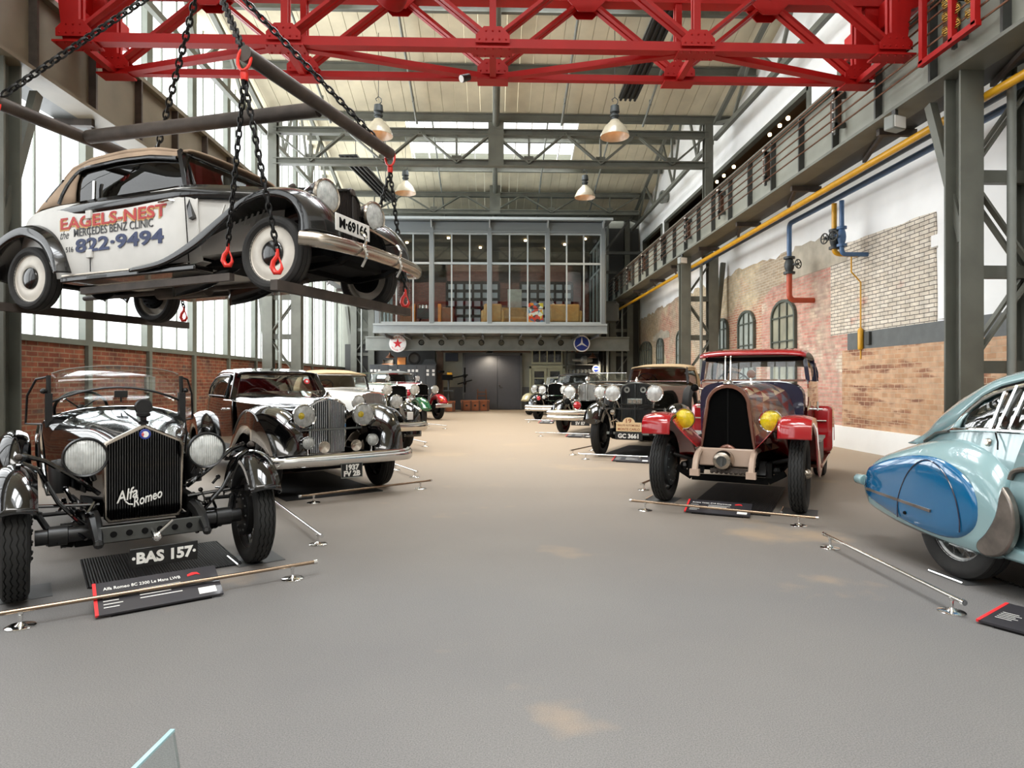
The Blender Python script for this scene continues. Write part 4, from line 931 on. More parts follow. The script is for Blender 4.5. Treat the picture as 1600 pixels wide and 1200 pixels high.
def wheel(parent, D, W, style, mats, loc, left=True, steer=0, zig=True, grooves=4, proto={}):
    """part wheel (rim) with sub-parts tyre, spokes, hub"""
    key = (round(D, 3), round(W, 3), style, mats['rim'].name, zig, grooves)
    rz = steer + (0 if left else pi)
    if key in proto:
        a = proto[key]; o = a.copy(); C.objects.link(o); o.parent = parent; o.location = loc; o.rotation_euler = (0, 0, rz); copy_kids(a, o); return o
    rr = D/2 - W*(.78 if style != 'disc' else .55)
    rim = MB(); rim.lathe([(rr+.004, -.34*W), (rr+.014, -.36*W), (rr+.012, -.32*W), (rr-.012, -.22*W), (rr-.02, 0), (rr-.012, .22*W), (rr+.012, .32*W), (rr+.014, .36*W), (rr+.004, .34*W)], n=40, closed=True)
    if style == 'disc': rim.lathe([(.06, .1*W), (rr*.35, .13*W), (rr*.5, .3*W), (rr*.62, .36*W), (rr*.8, .30*W), (rr-.005, .24*W), (rr-.005, .18*W), (.06, 0)], n=40)
    if style == 'solid': rim.lathe([(.03, .3*W), (rr*.3, .3*W), (rr*.95, .05*W), (rr-.005, .1*W), (rr-.005, -.05*W), (.03, -.1*W)], n=36)
    o = rim.build('wheel', mats['rim'], parent)
    tyre_mb(D, W, rr, zig, 64 if zig else 48, grooves).build('tyre', mats.get('tyre', M['rubber']), o, ang=30)
    if style == 'wire':
        sp = MB(); nsp = 36
        for k in range(nsp):
            a = 2*pi*k/nsp; b = a + (.35 if k % 2 else -.35); y0 = .42*W if k % 4 < 2 else -.3*W
            sp.rod((.05*cos(b), y0, .05*sin(b)), ((rr-.014)*cos(a), .08*W if k % 2 else -.08*W, (rr-.014)*sin(a)), .0035, 4)
        sp.build('spokes', mats.get('spoke', mats['rim']), o)
    h = MB()
    if style == 'disc': h.lathe([(.001, .52*W), (.03, .52*W), (.05, .5*W), (rr*.42, .42*W), (rr*.47, .34*W), (rr*.47, .2*W)], n=28); h.build('hub_cap', mats.get('hub', M['black']), o)
    else:
        h.lathe([(.001, .74*W), (.02, .74*W), (.03, .68*W), (.045, .6*W), (.055, .45*W), (.06, -.4*W), (.001, -.42*W)], n=18)
        if style == 'wire': h.bar((-.085, .58*W, 0), (.085, .58*W, 0), .02, .03, (0, 1, 0))
        h.build('hub', mats.get('hub', M['chrome']), o)
    d = MB(); q = mats.get('dr', .64); d.lathe([(.03, -.2*W), (rr*q, -.2*W), (rr*q, -.5*W), (rr*q*.9, -.55*W), (.03, -.55*W)], n=32)
    for k in range(12): a = 2*pi*k/12; d.ball((rr*q*.8*cos(a), -.55*W, rr*q*.8*sin(a)), .012, 6)
    d.build('brake_drum', mats.get('drum', M['black2']), o)
    o.location = loc; o.rotation_euler = (0, 0, rz); proto[key] = o
    return o
def lamp(parent, loc, r, ax=(1, 0, 0), bowl=None, rim=None, lens=None, depth=1.1, name='headlamp', stalk=None):
    ax = V(ax).normalized(); loc = V(loc)
    b = MB(); b.lathe([(.004, -depth*r*1.25), (r*.35, -depth*r*1.18), (r*.72, -depth*r*.8), (r*.93, -depth*r*.35), (r, 0), (r*.97, .01)], loc, ax, 28)
    if stalk: b.rod(loc - ax*r*.45, stalk, .018, 10)
    o = b.build(name, bowl or M['chrome'], parent)
    q = MB(); q.lathe([(r*.93, .005), (r*1.03, -.012), (r*1.06, .008), (r*1.0, .028), (r*.92, .02)], loc, ax, 32, closed=True); q.build('rim', rim or M['chrome'], o)
    g = MB(); g.lathe([(.002, .04), (r*.4, .036), (r*.75, .026), (r*.95, .012), (r*.9, .004), (.002, .004)], loc, ax, 28); g.build('lens', lens or M['lens'], o)
    return o
def reflector_lens(name, c, yellow=None):
    """headlamp glass: fluted pattern over a silvered bowl"""
    m = bpy.data.materials.new(name); m.use_nodes = True; nt = m.node_tree; b = nt.nodes['Principled BSDF']; L = nt.links.new
    b.inputs['Roughness'].default_value = .12; b.inputs['Metallic'].default_value = .12; b.inputs['Coat Weight'].default_value = 1; b.inputs['Coat Roughness'].default_value = .02
    tc = nd(nt, 'ShaderNodeTexCoord'); w = nd(nt, 'ShaderNodeTexWave'); w.inputs['Scale'].default_value = 22; w.bands_direction = 'Y'; L(tc.outputs['Object'], w.inputs['Vector'])
    n = nd(nt, 'ShaderNodeTexNoise'); n.inputs['Scale'].default_value = 18; L(tc.outputs['Object'], n.inputs['Vector'])
    r = nd(nt, 'ShaderNodeValToRGB'); r.color_ramp.elements[0].position = .3; r.color_ramp.elements[1].position = .65
    cc = srgb(c); r.color_ramp.elements[0].color = tuple(x*.65 for x in cc[:3])+(1,); r.color_ramp.elements[1].color = cc; L(n.outputs['Fac'], r.inputs[0]); L(r.outputs[0], b.inputs['Base Color'])
    bu = nd(nt, 'ShaderNodeBump'); bu.inputs['Strength'].default_value = .5; bu.inputs['Distance'].default_value = .01; L(w.outputs['Fac'], bu.inputs['Height']); L(bu.outputs[0], b.inputs['Normal'])
    return m
M['lens'] = reflector_lens('fluted_headlamp_glass', '#d6d9d6'); M['lens_y'] = reflector_lens('yellow_headlamp_glass', '#f2d40a'); M['lens_y'].node_tree.nodes['Principled BSDF'].inputs['Metallic'].default_value = .1
M['lens_r'] = P('red_lamp_glass', '#b3121c', .12, .3, coat=1)
def plate(parent, loc, w, h, txt, size, mat=None, ink=None, rows=None, border=None):
    """number plate facing forward"""
    x, y, z = loc
    m = MB(); m.box(x-.008, x, y-w/2, y+w/2, z-h/2, z+h/2); o = m.build('number_plate', mat or M['black2'], parent, bevel=.004)
    t = MB(); rows = rows or [txt]
    for k, r_ in enumerate(rows): put_text(t, r_, size, (x+.003, y, z + ((len(rows)-1)/2-k)*size*.86 - size*.34), (0, 1, 0), (0, 0, 1), .002, offset=.0 if size < .05 else .004)
    t.build('lettering', ink or M['white_paint'], o, ang=0)
    if border:
        b = MB(); b.tube([(x+.002, y-w/2, z-h/2), (x+.002, y+w/2, z-h/2), (x+.002, y+w/2, z+h/2), (x+.002, y-w/2, z+h/2)], .006, 6, True); b.build('border', border, o)
    return o
def steering_wheel(parent, x, y, z, r=.21, tilt=55):
    ax = V((cos(radians(tilt)), 0, -sin(radians(tilt)))); m = MB(); e = V((0, 1, 0)); f = ax.cross(e)
    c = V((x, y, z)); m.tube([c + (e*cos(2*pi*k/32)+f*sin(2*pi*k/32))*r for k in range(32)], .013, 8, True)
    for k in range(4): a = 2*pi*(k+.5)/4; m.rod(c, c + (e*cos(a)+f*sin(a))*r, .007, 6)
    m.lathe([(.001, -.03), (.035, -.03), (.035, .02), (.001, .03)], c, ax, 14); m.rod(c, c + ax*.6, .018, 8)
    return m.build('steering_wheel', M['black2'], parent)
def seats(parent, x, w, z=.5, mat=None, back=.45):
    m = MB(); m.box(x-.25, x+.3, -w, w, z, z+.16); m.build('seat', mat or M['leather'], parent, bevel=.04)
    m = MB(); m.add([(x-.25, y, z) for y in (-w, w)] + [(x-.4, y, z+back) for y in (-w, w)] + [(x-.1, y, z) for y in (-w, w)] + [(x-.28, y, z+back) for y in (-w, w)], [(0, 1, 3, 2), (4, 6, 7, 5), (0, 2, 6, 4), (1, 5, 7, 3), (2, 3, 7, 6), (0, 4, 5, 1)]); m.build('seat_back', mat or M['leather'], parent, bevel=.03)
def bumper(parent, pts, r, mat=None, flat=1.5):
    m = MB(); m.tube(catmull([tuple(p) for p in pts], 5), r, 10, flat=flat); return m.build('bumper', mat or M['chrome'], parent)
def radiator(parent, x, half, shell, grille, core, depth=.12, shell_w=.035, slats=18, vee=0, horizontal=0, slat_mat=None):
    """half: outline (y, z) from the bottom corner up to the top middle"""
    full = [(-y, z) for y, z in half] + [(y, z) for y, z in reversed(half[:-1] if abs(half[-1][0]) < 1e-6 else half)]
    cy, cz = 0, (half[0][1] + half[-1][1])/2
    def inset(p, d):
        y, z = p; n = V((y - cy, z - cz)); l = n.length; return (y - n.x/l*d, z - n.y/l*d)
    vx = lambda y: vee*(1 - min(1, abs(y)/max(.05, half[0][0])))
    m = MB(); rs = []
    for (d, dx) in ((.012, -depth), (0, -depth*.6), (0, -.012), (.01, 0), (shell_w, 0), (shell_w+.005, -.02)):
        rs.append([(x + dx + vx(p[0]), *inset(p, d)) for p in full])
    m.rings(rs, True, False); s = m.build('radiator_shell', shell, parent)
    inn = [inset(p, shell_w) for p in full]
    c = MB(); c.add([(x - .035 + vx(p[0]), *p) for p in inn] + [(x - .035 + vx(0), 0, cz)], [(i, (i+1) % len(inn), len(inn)) for i in range(len(inn))]); c.build('radiator_core', core, s, ang=0)
    g = MB(); ymax = max(p[0] for p in inn)
    def zr(y):
        hi, lo = -9, 9
        for (a, b), (c_, d) in zip(inn, inn[1:] + inn[:1]):
            if (a - y)*(c_ - y) <= 0 and abs(a - c_) > 1e-9:
                z = b + (d-b)*(y-a)/(c_-a); hi = max(hi, z); lo = min(lo, z)
        return lo, hi
    if slats:
        for k in range(slats):
            y = -ymax + 2*ymax*(k+.5)/slats; lo, hi = zr(y)
            if hi > lo: g.bar((x - .018 + vx(y), y, lo), (x - .018 + vx(y), y, hi), .028, 2*ymax/slats*.42, (0, 1, 0))
    for k in range(horizontal):
        z = lerp(min(p[1] for p in inn), max(p[1] for p in inn), (k+.5)/horizontal); w = ymax*.98
        if vee: g.bar((x-.012+vx(w), -w, z), (x-.012+vx(0), 0, z), .012, .006); g.bar((x-.012+vx(0), 0, z), (x-.012+vx(w), w, z), .012, .006)
        else: g.bar((x-.012, -w, z), (x-.012, w, z), .012, .006)
    if vee: lo, hi = zr(.001); g.rod((x+.004+vx(0), 0, lo), (x+.004+vx(0), 0, hi), .011, 8)
    g.build('grille', slat_mat or grille, s, ang=30)
    return s
def flat_pane(parent, pts, mat, name='pane', t=.004):
    return MB().add(pts, [tuple(range(len(pts)))]).build(name, mat, parent, ang=0, solid=t)
def windscreen(parent, x, w0, z0, w1, z1, rake, fr=M['chrome'], r=.014, split=False, glass=None):
    b = [(x, -w0, z0), (x, w0, z0), (x-rake, w1, z1), (x-rake, -w1, z1)]
    m = MB(); m.tube(b, r, 8, True)
    for p in b: m.ball(p, r*1.1, 8)
    if split: m.rod((x, 0, z0), (x-rake, 0, z1), r*.8, 8)
    o = m.build('windscreen_frame', fr, parent); flat_pane(o, b, glass or M['glass_w']); return o
class House:
    """closed upper body: belt and roof-edge lines as tables over x"""
    def __init__(s, belt, edge, top, p=2.6): s.belt, s.edge, s.top, s.p = belt, edge, top, p   # belt: (x,w,z) edge: (x,w,z) top: (x,z)
    def tab(s, t, x):
        t = sorted(t); 
        return tuple(interp([(k[0], k[i]) for k in t], x) for i in range(1, len(t[0])))
    def S(s, x, v, sd, off=0):
        wb, zb = s.tab(s.belt, x); we, ze = s.tab(s.edge, x); y = lerp(wb, we, v) + .03*sin(pi*v) + off
        return (x, sd*y, lerp(zb, ze, v))
    def side(s, x0, x1, v0, v1, sd, nx=10, nv=4, off=0):
        return MB().rings([[s.S(lerp(x0, x1, i/nx), lerp(v0, v1, j/nv), sd, off) for j in range(nv+1)] for i in range(nx+1)], False, False)
    def roof(s, x0, x1, nx=16, nt=8):
        rs = []
        for i in range(nx+1):
            x = lerp(x0, x1, i/nx); we, ze = s.tab(s.edge, x); (zt,) = s.tab(s.top, x); h = []
            for k in range(nt+1):
                t = pi/2*k/nt; h.append((we*max(0, cos(t))**(2/s.p), ze + (zt-ze)*sin(t)**(2/s.p)))
            rs.append([(x, -y, z) for y, z in h] + [(x, y, z) for y, z in reversed(h[:-1])])
        return MB().rings(rs, False, False)
def louvres(parent, x0, x1, n, f, h, mat, name='louvre_row'):
    """row of vertical louvres; f(x, z) -> y of the panel"""
    for s in (-1, 1):
        m = MB()
        for k in range(n):
            x = lerp(x0, x1, k/(n-1)); z0, z1 = h
            m.add([(x-.012, s*(f(x, z0)), z0), (x+.012, s*(f(x, z0)+.012), z0), (x+.012, s*(f(x, z1)+.012), z1), (x-.012, s*(f(x, z1)), z1)], [(0, 1, 2, 3)])
        m.build(name, mat, parent, ang=0, solid=.003)
def clam(R_, run=-1.5, tip=.30, top=None, zrun=.33):
    """path of a long flowing front wing over a wheel of radius R_"""
    g = R_ + .07; top = top or 0
    p = [(g*cos(radians(a))*1.0, R_ + g*sin(radians(a)) + top*max(0, sin(radians(a)))) for a in (tip, 28, 55, 82, 108, 132)]
    p += [(-g*.98, R_ + g*.42), (lerp(-g, run, .45), lerp(R_+g*.2, zrun, .55)), (run, zrun)]
    return p
def rear_arch(x, R_, a0=15, a1=195, g=.08): return [(x + (R_+g)*cos(radians(a)), R_ + (R_+g)*sin(radians(a))) for a in [lerp(a0, a1, k/7) for k in range(8)]]
def four_wheels(t, wb, tr, D, W, style, mats, steer=0, trr=None, **k):
    trr = trr or tr
    for x, q in ((0, tr), (-wb, trr)):
        for s in (1, -1): wheel(t, D, W, style, mats, (x, s*q/2, D/2), s > 0, steer if x == 0 else 0, **k)
def axle(t, x, z, w, drop=.06, mat=None, r=.03):
    m = MB(); m.bar((x, -w+.08, z+.0), (x, -w*.62, z-drop), .05, .07); m.bar((x, -w*.62, z-drop), (x, w*.62, z-drop), .05, .07); m.bar((x, w*.62, z-drop), (x, w-.08, z), .05, .07); m.build('front_axle', mat or M['matt'], t, bevel=.006)
    m = MB(); m.rod((x-.16, -w+.1, z-.02), (x-.16, w-.1, z-.02), .014, 8); m.build('track_rod', M['matt'], t)
def chassis(t, x0, x1, w, z, mat=None, spring=True, spring_mat=None):
    for s in (-1, 1):
        m = MB(); m.bar((x0, s*w, z), (x1, s*w, z), .06, .13); m.build('chassis_rail', mat or M['matt'], t, bevel=.01)
        if spring:
            m = MB(); pts = [(x0+.02, s*(w+.0), z-.02), (x0-.16, s*w, z-.11), (x0-.5, s*w, z-.15), (x0-.85, s*w, z-.1), (x0-1.0, s*w, z-.03)]
            for a, b in zip(pts, pts[1:]): m.bar(a, b, .055, .045)
            m.build('leaf_spring', spring_mat or M['matt'], t, bevel=.004)
def resample(poly, n):
    d = [0]
    for a, b in zip(poly, poly[1:]): d.append(d[-1] + math.hypot(b[0]-a[0], b[1]-a[1]))
    out = []
    for k in range(n):
        t = d[-1]*k/(n-1)
        for i in range(len(poly)-1):
            if t <= d[i+1] + 1e-9:
                u = (t-d[i])/(d[i+1]-d[i] or 1); out.append((lerp(poly[i][0], poly[i+1][0], u), lerp(poly[i][1], poly[i+1][1], u))); break
    return out
def fit_text(mb, txt, w, h, o, ex, ey, extrude=.0015, offset=0, **k):
    """text scaled to w by h, centred on o"""
    vs, fs = text_mesh(txt, 1, extrude, offset=offset, **k)
    xs = [v[0] for v in vs]; ys = [v[1] for v in vs]; cx, cy = (min(xs)+max(xs))/2, (min(ys)+max(ys))/2
    sx = w/(max(xs)-min(xs)); sy = h/(max(ys)-min(ys)) if h else sx
    o, ex, ey = V(o), V(ex).normalized(), V(ey).normalized(); ez = ex.cross(ey)
    mb.add([o + ex*((a-cx)*sx) + ey*((b-cy)*sy) + ez*c for a, b, c in vs], fs)
def car(name, label, x, y, deg, cat='car', group=None): return thing(name, label, cat, (x, y, 0), radians(deg) - pi/2, group)

# ------------------------------------------------------------------ black open two-seater, front left
t = car('roadster', 'black open vintage racing tourer with cycle wings, nearest car on the left', -2.43, 4.55, 36)
K = dict(rim=P('grey_wire_rim', '#707072', .3, .8), hub=M['nickel'], spoke=M['black2'], drum=M['black2'])
four_wheels(t, 3.1, 1.44, .76, .15, 'wire', K)
bodyf = resample([(.225, .42), (.245, .93), (.235, .955), (0, 1.075)], 14)
cowl = hp(.45, .47, .88, .5, 1.14, 2.4, 5, 8)
mid = hp(.43, .35, .92, .37, 1.10, 2.1, 5, 8)
o = skin([(-.1, bodyf), (-.65, mid), (-1.28, cowl)], 6).build('hood', M['black'], t, ang=50)
m = MB()
for k in range(2): 
    for s in (-1, 1): m.tube([(-.1, s*.262, .93-.0), (-.65, s*.375, .945), (-1.28, s*.465, .9)], .006, 6)
m.tube([(-.1, 0, 1.08), (-.65, 0, 1.105), (-1.28, 0, 1.135)], .006, 6); m.build('hood_hinge', M['black2'], o)
louvres(o, -.4, -1.15, 24, lambda x, z: lerp(.26, .46, (-x-.1)/1.18)+.004, (.58, .82), M['black'])
skin([(-1.28, cowl), (-1.42, hp(.45, .5, .92, .53, 1.17, 2.6, 5, 8)), (-1.55, hp(.45, .51, .98, .55, 1.15, 2.8, 5, 8))], 4).build('scuttle', M['black'], t, ang=50)
tub([(-1.55, .51, .42, .55, .7, .55, 1.02), (-2.1, .52, .42, .57, .7, .54, .96), (-2.7, .5, .42, .56, .7, .54, .98), (-3.2, .42, .48, .48, .7, .42, .92), (-3.8, .2, .6, .22, .72, .18, .82)]).build('body', M['black'], t, solid=.01)
m = MB(); m.tube([(-1.56, s_*.5 if s_ else 0, 1.16 if s_ == 0 else 1.04) for s_ in (-1, -.8, 0, .8, 1)], .012, 6); m.build('dash_edge', M['black2'], t)
seats(t, -2.35, .45, .5, M['black2'], .5)
radiator(t, -.02, [(.215, .41), (.24, .44), (.25, .93), (.238, .96), (0, 1.08)], M['nickel'], M['void'], M['void'], .1, .022, 30, slat_mat=M['black'])
m = MB(); m.lathe([(.03, 0), (.035, .02), (.02, .03), (.02, .05), (.045, .06), (.045, .08), (.01, .09)], (-.07, 0, 1.075), (0, 0, 1), 16); m.lathe([(.001, -.02), (.05, -.02), (.058, 0), (.05, .02), (.001, .02)], (-.07, 0, 1.2), (1, 0, 0), 20); c = m.build('radiator_cap', M['black2'], t)
m = MB(); m.lathe([(.001, .012), (.034, .012), (.036, .006), (.036, 0), (.001, 0)], (-.005, 0, 1.01), (1, 0, 0), 24); b = m.build('badge', M['signblue'], t)
m = MB(); m.lathe([(.001, .014), (.022, .014), (.022, .005), (.001, .005)], (-.005, 0, 1.01), (1, 0, 0), 20); m.build('badge_field', M['signwhite'], b)
m = MB(); m.box(.008, .011, -.018, -.012, .995, 1.025); m.box(.008, .011, -.024, -.006, 1.007, 1.013); m.build('badge_cross', M['signred'], b)
m = MB(); a_ = radians(16); e1 = V((0, cos(a_), sin(a_))); e2 = V((0, -sin(a_), cos(a_)))
fit_text(m, 'Alfa', .14, .075, (.012, -.115, .6), e1, e2, .004, .012, shear=.5); fit_text(m, 'Romeo', .19, .065, (.012, .012, .568), e1, e2, .004, .012, shear=.5)
m.tube([(.014, -.12, .555), (.014, -.1, .535), (.014, -.075, .53)], .005, 6)
m.build('grille_script', M['white_paint'], t, ang=0)
for s in (-1, 1):
    lamp(t, (.16, s*.36, .89), .122, (1, 0, 0), M['black'], M['black2'], stalk=(.0, s*.3, .72))
    tubes = MB(); tubes.tube([(-.02, s*.27, .62), (.06, s*.385, .73), (-.02, s*.56, .86), (-.1, s*.68, .9)], .016, 8); tubes.tube([(0, s*.36, .42), (.05, s*.5, .6), (.08, s*.6, .82), (.02, s*.68, .86)], .014, 8); tubes.rod((.0, s*.27, .55), (0, s*.66, .58), .012); tubes.build('wing_stay', M['black'], t)
    w = rear_arch(0, .38, 28, 168, .05); fender_mb(w, .72-.11, .72+.1, .045, .05, 3, s, inner=.04).build('front_wing', M['black'], t, solid=.006)
    m = MB(); m.lathe([(.001, .04), (.016, .035), (.024, 0), (.02, -.03), (.001, -.05)], (.03, s*.7, .9), (1, 0, .2), 14); m.build('side_light', M['rust'], t)
    w = rear_arch(-3.1, .38, 5, 190, .07); fender_mb(w, .72-.12, .72+.12, .06, .06, 3, s).build('rear_wing', M['black'], t, solid=.006)
    m = MB(); m.rod((-1.45, s*.5, 1.0), (-1.5, s*.5, 1.43), .018, 8); m.box(-1.52, -1.42, s*.5-.025, s*.5+.025, 1.0, 1.28); m.ball((-1.47, s*.535, 1.3), .025, 8); m.build('windscreen_post', M['black2'], t)
    m = MB(); m.tube([(-1.5, s*.5, 1.42), (-1.62, s*.58, 1.4), (-1.74, s*.64, 1.26), (-1.76, s*.65, 1.02), (-1.5, s*.51, 1.02)], .01, 6); q = m.build('wind_deflector', M['black2'], t)
    flat_pane(q, [(-1.5, s*.5, 1.41), (-1.62, s*.58, 1.39), (-1.74, s*.64, 1.26), (-1.76, s*.65, 1.03), (-1.5, s*.51, 1.03)], M['glass'])
    m = MB(); m.lathe([(.001, -.06), (.075, -.06), (.08, -.05), (.08, .05), (.075, .06), (.001, .06)], (-.05, s*.42, .36), (0, 1, 0), 20)
    for k in range(6): m.lathe([(.001, -.012), (.082, -.012), (.082, -.004), (.001, -.004)], (-.05, s*(.37+.02*k), .36), (0, 1, 0), 20)
    m.bar((-.05, s*.36, .38), (-.3, s*.33, .5), .02, .03); m.rod((-.05, s*.44, .36), (.0, s*.5, .36), .02); m.build('friction_damper', M['black2'], t)
    m = MB(); m.rod((.04, s*.3, .38), (.04, s*.62, .38), .05, 14); m.lathe([(.03, -.06), (.065, -.05), (.065, .05), (.03, .06)], (.04, s*.5, .38), (0, 1, 0), 16); m.rod((.04, s*.55, .42), (-.1, s*.6, .5), .02); m.ball((-.1, s*.6, .5), .03, 8); m.rod((-.1, s*.6, .5), (-.1, s*.4, .5), .014); m.build('steering_arm', M['black2'], t)
m = MB(); pts = [(-1.48, y, 1.2 + .13*(1-(y/.5)**2)) for y in [-.5 + .1*k for k in range(11)]]; m.tube(pts, .011, 6); m.build('windscreen_rail', M['black2'], t)
rows = [[(-1.5, y, z) for y, z in ((y, lerp(1.17, 1.43 + .09*(1-(y/.5)**2)**.6, v)) for v in (0, 1))] for y in [-.48 + .06*k for k in range(17)]]
m = MB().rings(rows, False, False); g = m.build('windscreen', M['glass'], t, solid=.005)
m = MB(); m.tube([r_[1] for r_ in rows], .004, 6); m.build('glass_edge', M['steel_l'], g)
steering_wheel(t, -1.85, -.25, 1.13, .2, 35)
m = MB(); m.cbox((-1.49, .02, 1.27), (.03, .1, .06)); m.rod((-1.49, .02, 1.2), (-1.49, .02, 1.27), .008); m.build('mirror', M['black2'], t, bevel=.01)
axle(t, 0, .38, .66); chassis(t, .0, -3.2, .31, .48)
for s in (-1, 1):
    m = MB(); m.tube([(0, s*.31, .48), (.2, s*.31, .46), (.36, s*.31, .4), (.42, s*.31, .37)], [.045, .04, .03, .022], 8); m.ball((.42, s*.31, .37), .03, 8); m.build('dumb_iron', M['black2'], t)
m = MB(); m.bar((.3, -.31, .4), (.3, .31, .4), .03, .1)
m.build('cross_member', M['steel_d'], t, bevel=.004)
for k in range(6): m = MB(); m.lathe([(.001, 0), (.02, 0), (.02, .004), (.001, .004)], (.315, -.22+.088*k, .4), (1, 0, 0), 12); m.build('lightening_hole', M['matt'], t)
m = MB(); m.rod((.2, .0, .42), (.42, .0, .38), .014, 8); m.rod((.42, 0, .38), (.42, .1, .47), .01, 8); m.ball((.43, .01, .375), .03, 12); m.build('starting_handle', M['chrome'], t)
plate(t, (.38, .06, .24), .4, .125, '·BAS 157·', .095)
rr = random.Random(4)
for s in (-1, 1):
    for k in range(16): m = MB(); p = V((rr.uniform(-.25, .15), s*rr.uniform(.28, .5), rr.uniform(.35, .7))); q = p + V((rr.uniform(-.12, .12), rr.uniform(-.12, .12), rr.uniform(-.12, .12))); m.rod(p, q, rr.choice((.006, .01, .014)), 6); m.ball(q, .018, 6); m.build('control_rod', M['black'], t)
    m = MB(); m.lathe([(.001, 0), (.06, .0), (.07, .2), (.05, .24), (.001, .25)], (-.75, s*.46, .55), (0, .0, 1), 14); m.build('side_canister', M['black2'], t)

# ------------------------------------------------------------------ hanging white and black cabriolet
QF, QL = .929, .370
MX, MY, MZ = -2.0 + QL*.775, 5.995 + QF*.775, 2.21
t = car('hanging_cabriolet', 'white and black cabriolet with red lettering, hanging from chains at upper left', MX, MY, 0)
t.location = (MX, MY, MZ); t.rotation_euler = (0, -.0152, atan2(-QL, QF))
M['oldblack'] = P('worn_black_paint', '#0e0d0c', .25, coat=.7, var=.4, vscale=5); M['cream'] = P('chalky_white_body_paint', '#d9d7d2', .5, var=.05, vscale=3); M['cloth'] = P('faded_tan_hood_cloth', '#a68f79', .9, var=.15, vscale=3, bump=.2, bscale=25)
M['glass_s'] = glass_mat('smoked_side_glass', (.10, .10, .10), .02); M['oldgrey'] = P('dark_brown_grille_paint', '#231d1a', .5, var=.3)
K = dict(rim=P('old_cream_wheel', '#d6d0c5', .45, var=.12, vscale=5), hub=M['oldblack'], tyre=M['tyre_old'], drum=M['matt'])
four_wheels(t, 3.26, 1.55, .70, .18, 'disc', K, zig=False, grooves=3)
hood_f = resample([(.2, .55), (.25, .9), (.22, 1.05), (0, 1.13)], 14)
o = skin([(.2, hood_f), (-.35, hp(.5, .46, .98, .47, 1.14, 2.6, 5, 8)), (-.98, hp(.42, .74, 1.0, .75, 1.15, 3, 5, 8))], 6).build('hood', M['cream'], t, ang=50)
m = MB()
for k in range(9): x = -.35 - .045*k; m.bar((x, -.5-.02*k, .92), (x-.06, -.53-.02*k, .72), .012, .016, (0, 1, 0))
m.build('louvre_row', M['cream'], o)
top = []
for x, w, z in catmull([(.2, .24, 1.0), (-.35, .475, 1.0), (-.98, .765, 1.02), (-1.5, .80, 1.02), (-2.6, .80, 1.02), (-3.2, .74, 1.04), (-3.6, .6, 1.0)], 4): top.append([(x, sd*(w+o_), z+dz) for sd, o_, dz in ((-1, .004, -.045), (-1, .014, .03), (-1, -.02, .105))])
m = MB().rings(top, False, False); top2 = [[(x, -y, z) for x, y, z in r] for r in top]; m.rings(top2, False, False); m.build('belt_band', M['oldblack'], t, solid=.008)
skin([(.18, resample([(.24, 1.03), (.2, 1.09), (.08, 1.13), (0, 1.14)], 8)), (-.35, resample([(.475, 1.06), (.4, 1.11), (.2, 1.15), (0, 1.155)], 8)), (-1.0, resample([(.75, 1.1), (.6, 1.14), (.3, 1.17), (0, 1.175)], 8))], 5, under=False).build('hood_top', M['oldblack'], t, solid=.006)
tub([(-.95, .7, .38, .75, .7, .75, 1.08), (-1.15, .78, .33, .81, .7, .79, 1.1), (-1.5, .78, .33, .81, .7, .79, 1.1), (-2.0, .78, .33, .81, .7, .79, 1.1), (-2.5, .78, .33, .81, .7, .79, 1.1), (-2.9, .78, .33, .81, .7, .79, 1.1), (-3.4, .66, .4, .74, .7, .72, 1.06), (-3.85, .45, .45, .55, .7, .5, .95), (-4.15, .2, .5, .3, .62, .25, .75)], 6).build('body', M['cream'], t, solid=.012)
hs = House([(-1.0, .77, 1.12), (-2.9, .78, 1.12), (-3.2, .74, 1.12), (-3.45, .66, 1.08)],
           [(-1.27, .65, 1.51), (-1.6, .68, 1.57), (-2.0, .69, 1.59), (-2.5, .69, 1.57), (-2.8, .68, 1.51), (-3.05, .65, 1.36), (-3.25, .63, 1.22), (-3.42, .6, 1.1)],
           [(-1.27, 1.57), (-1.6, 1.65), (-2.0, 1.69), (-2.5, 1.68), (-2.8, 1.62), (-3.05, 1.49), (-3.25, 1.31), (-3.46, 1.1)])
o = hs.roof(-1.2, -3.44, 24).build('soft_top', M['cloth'], t, solid=.025)
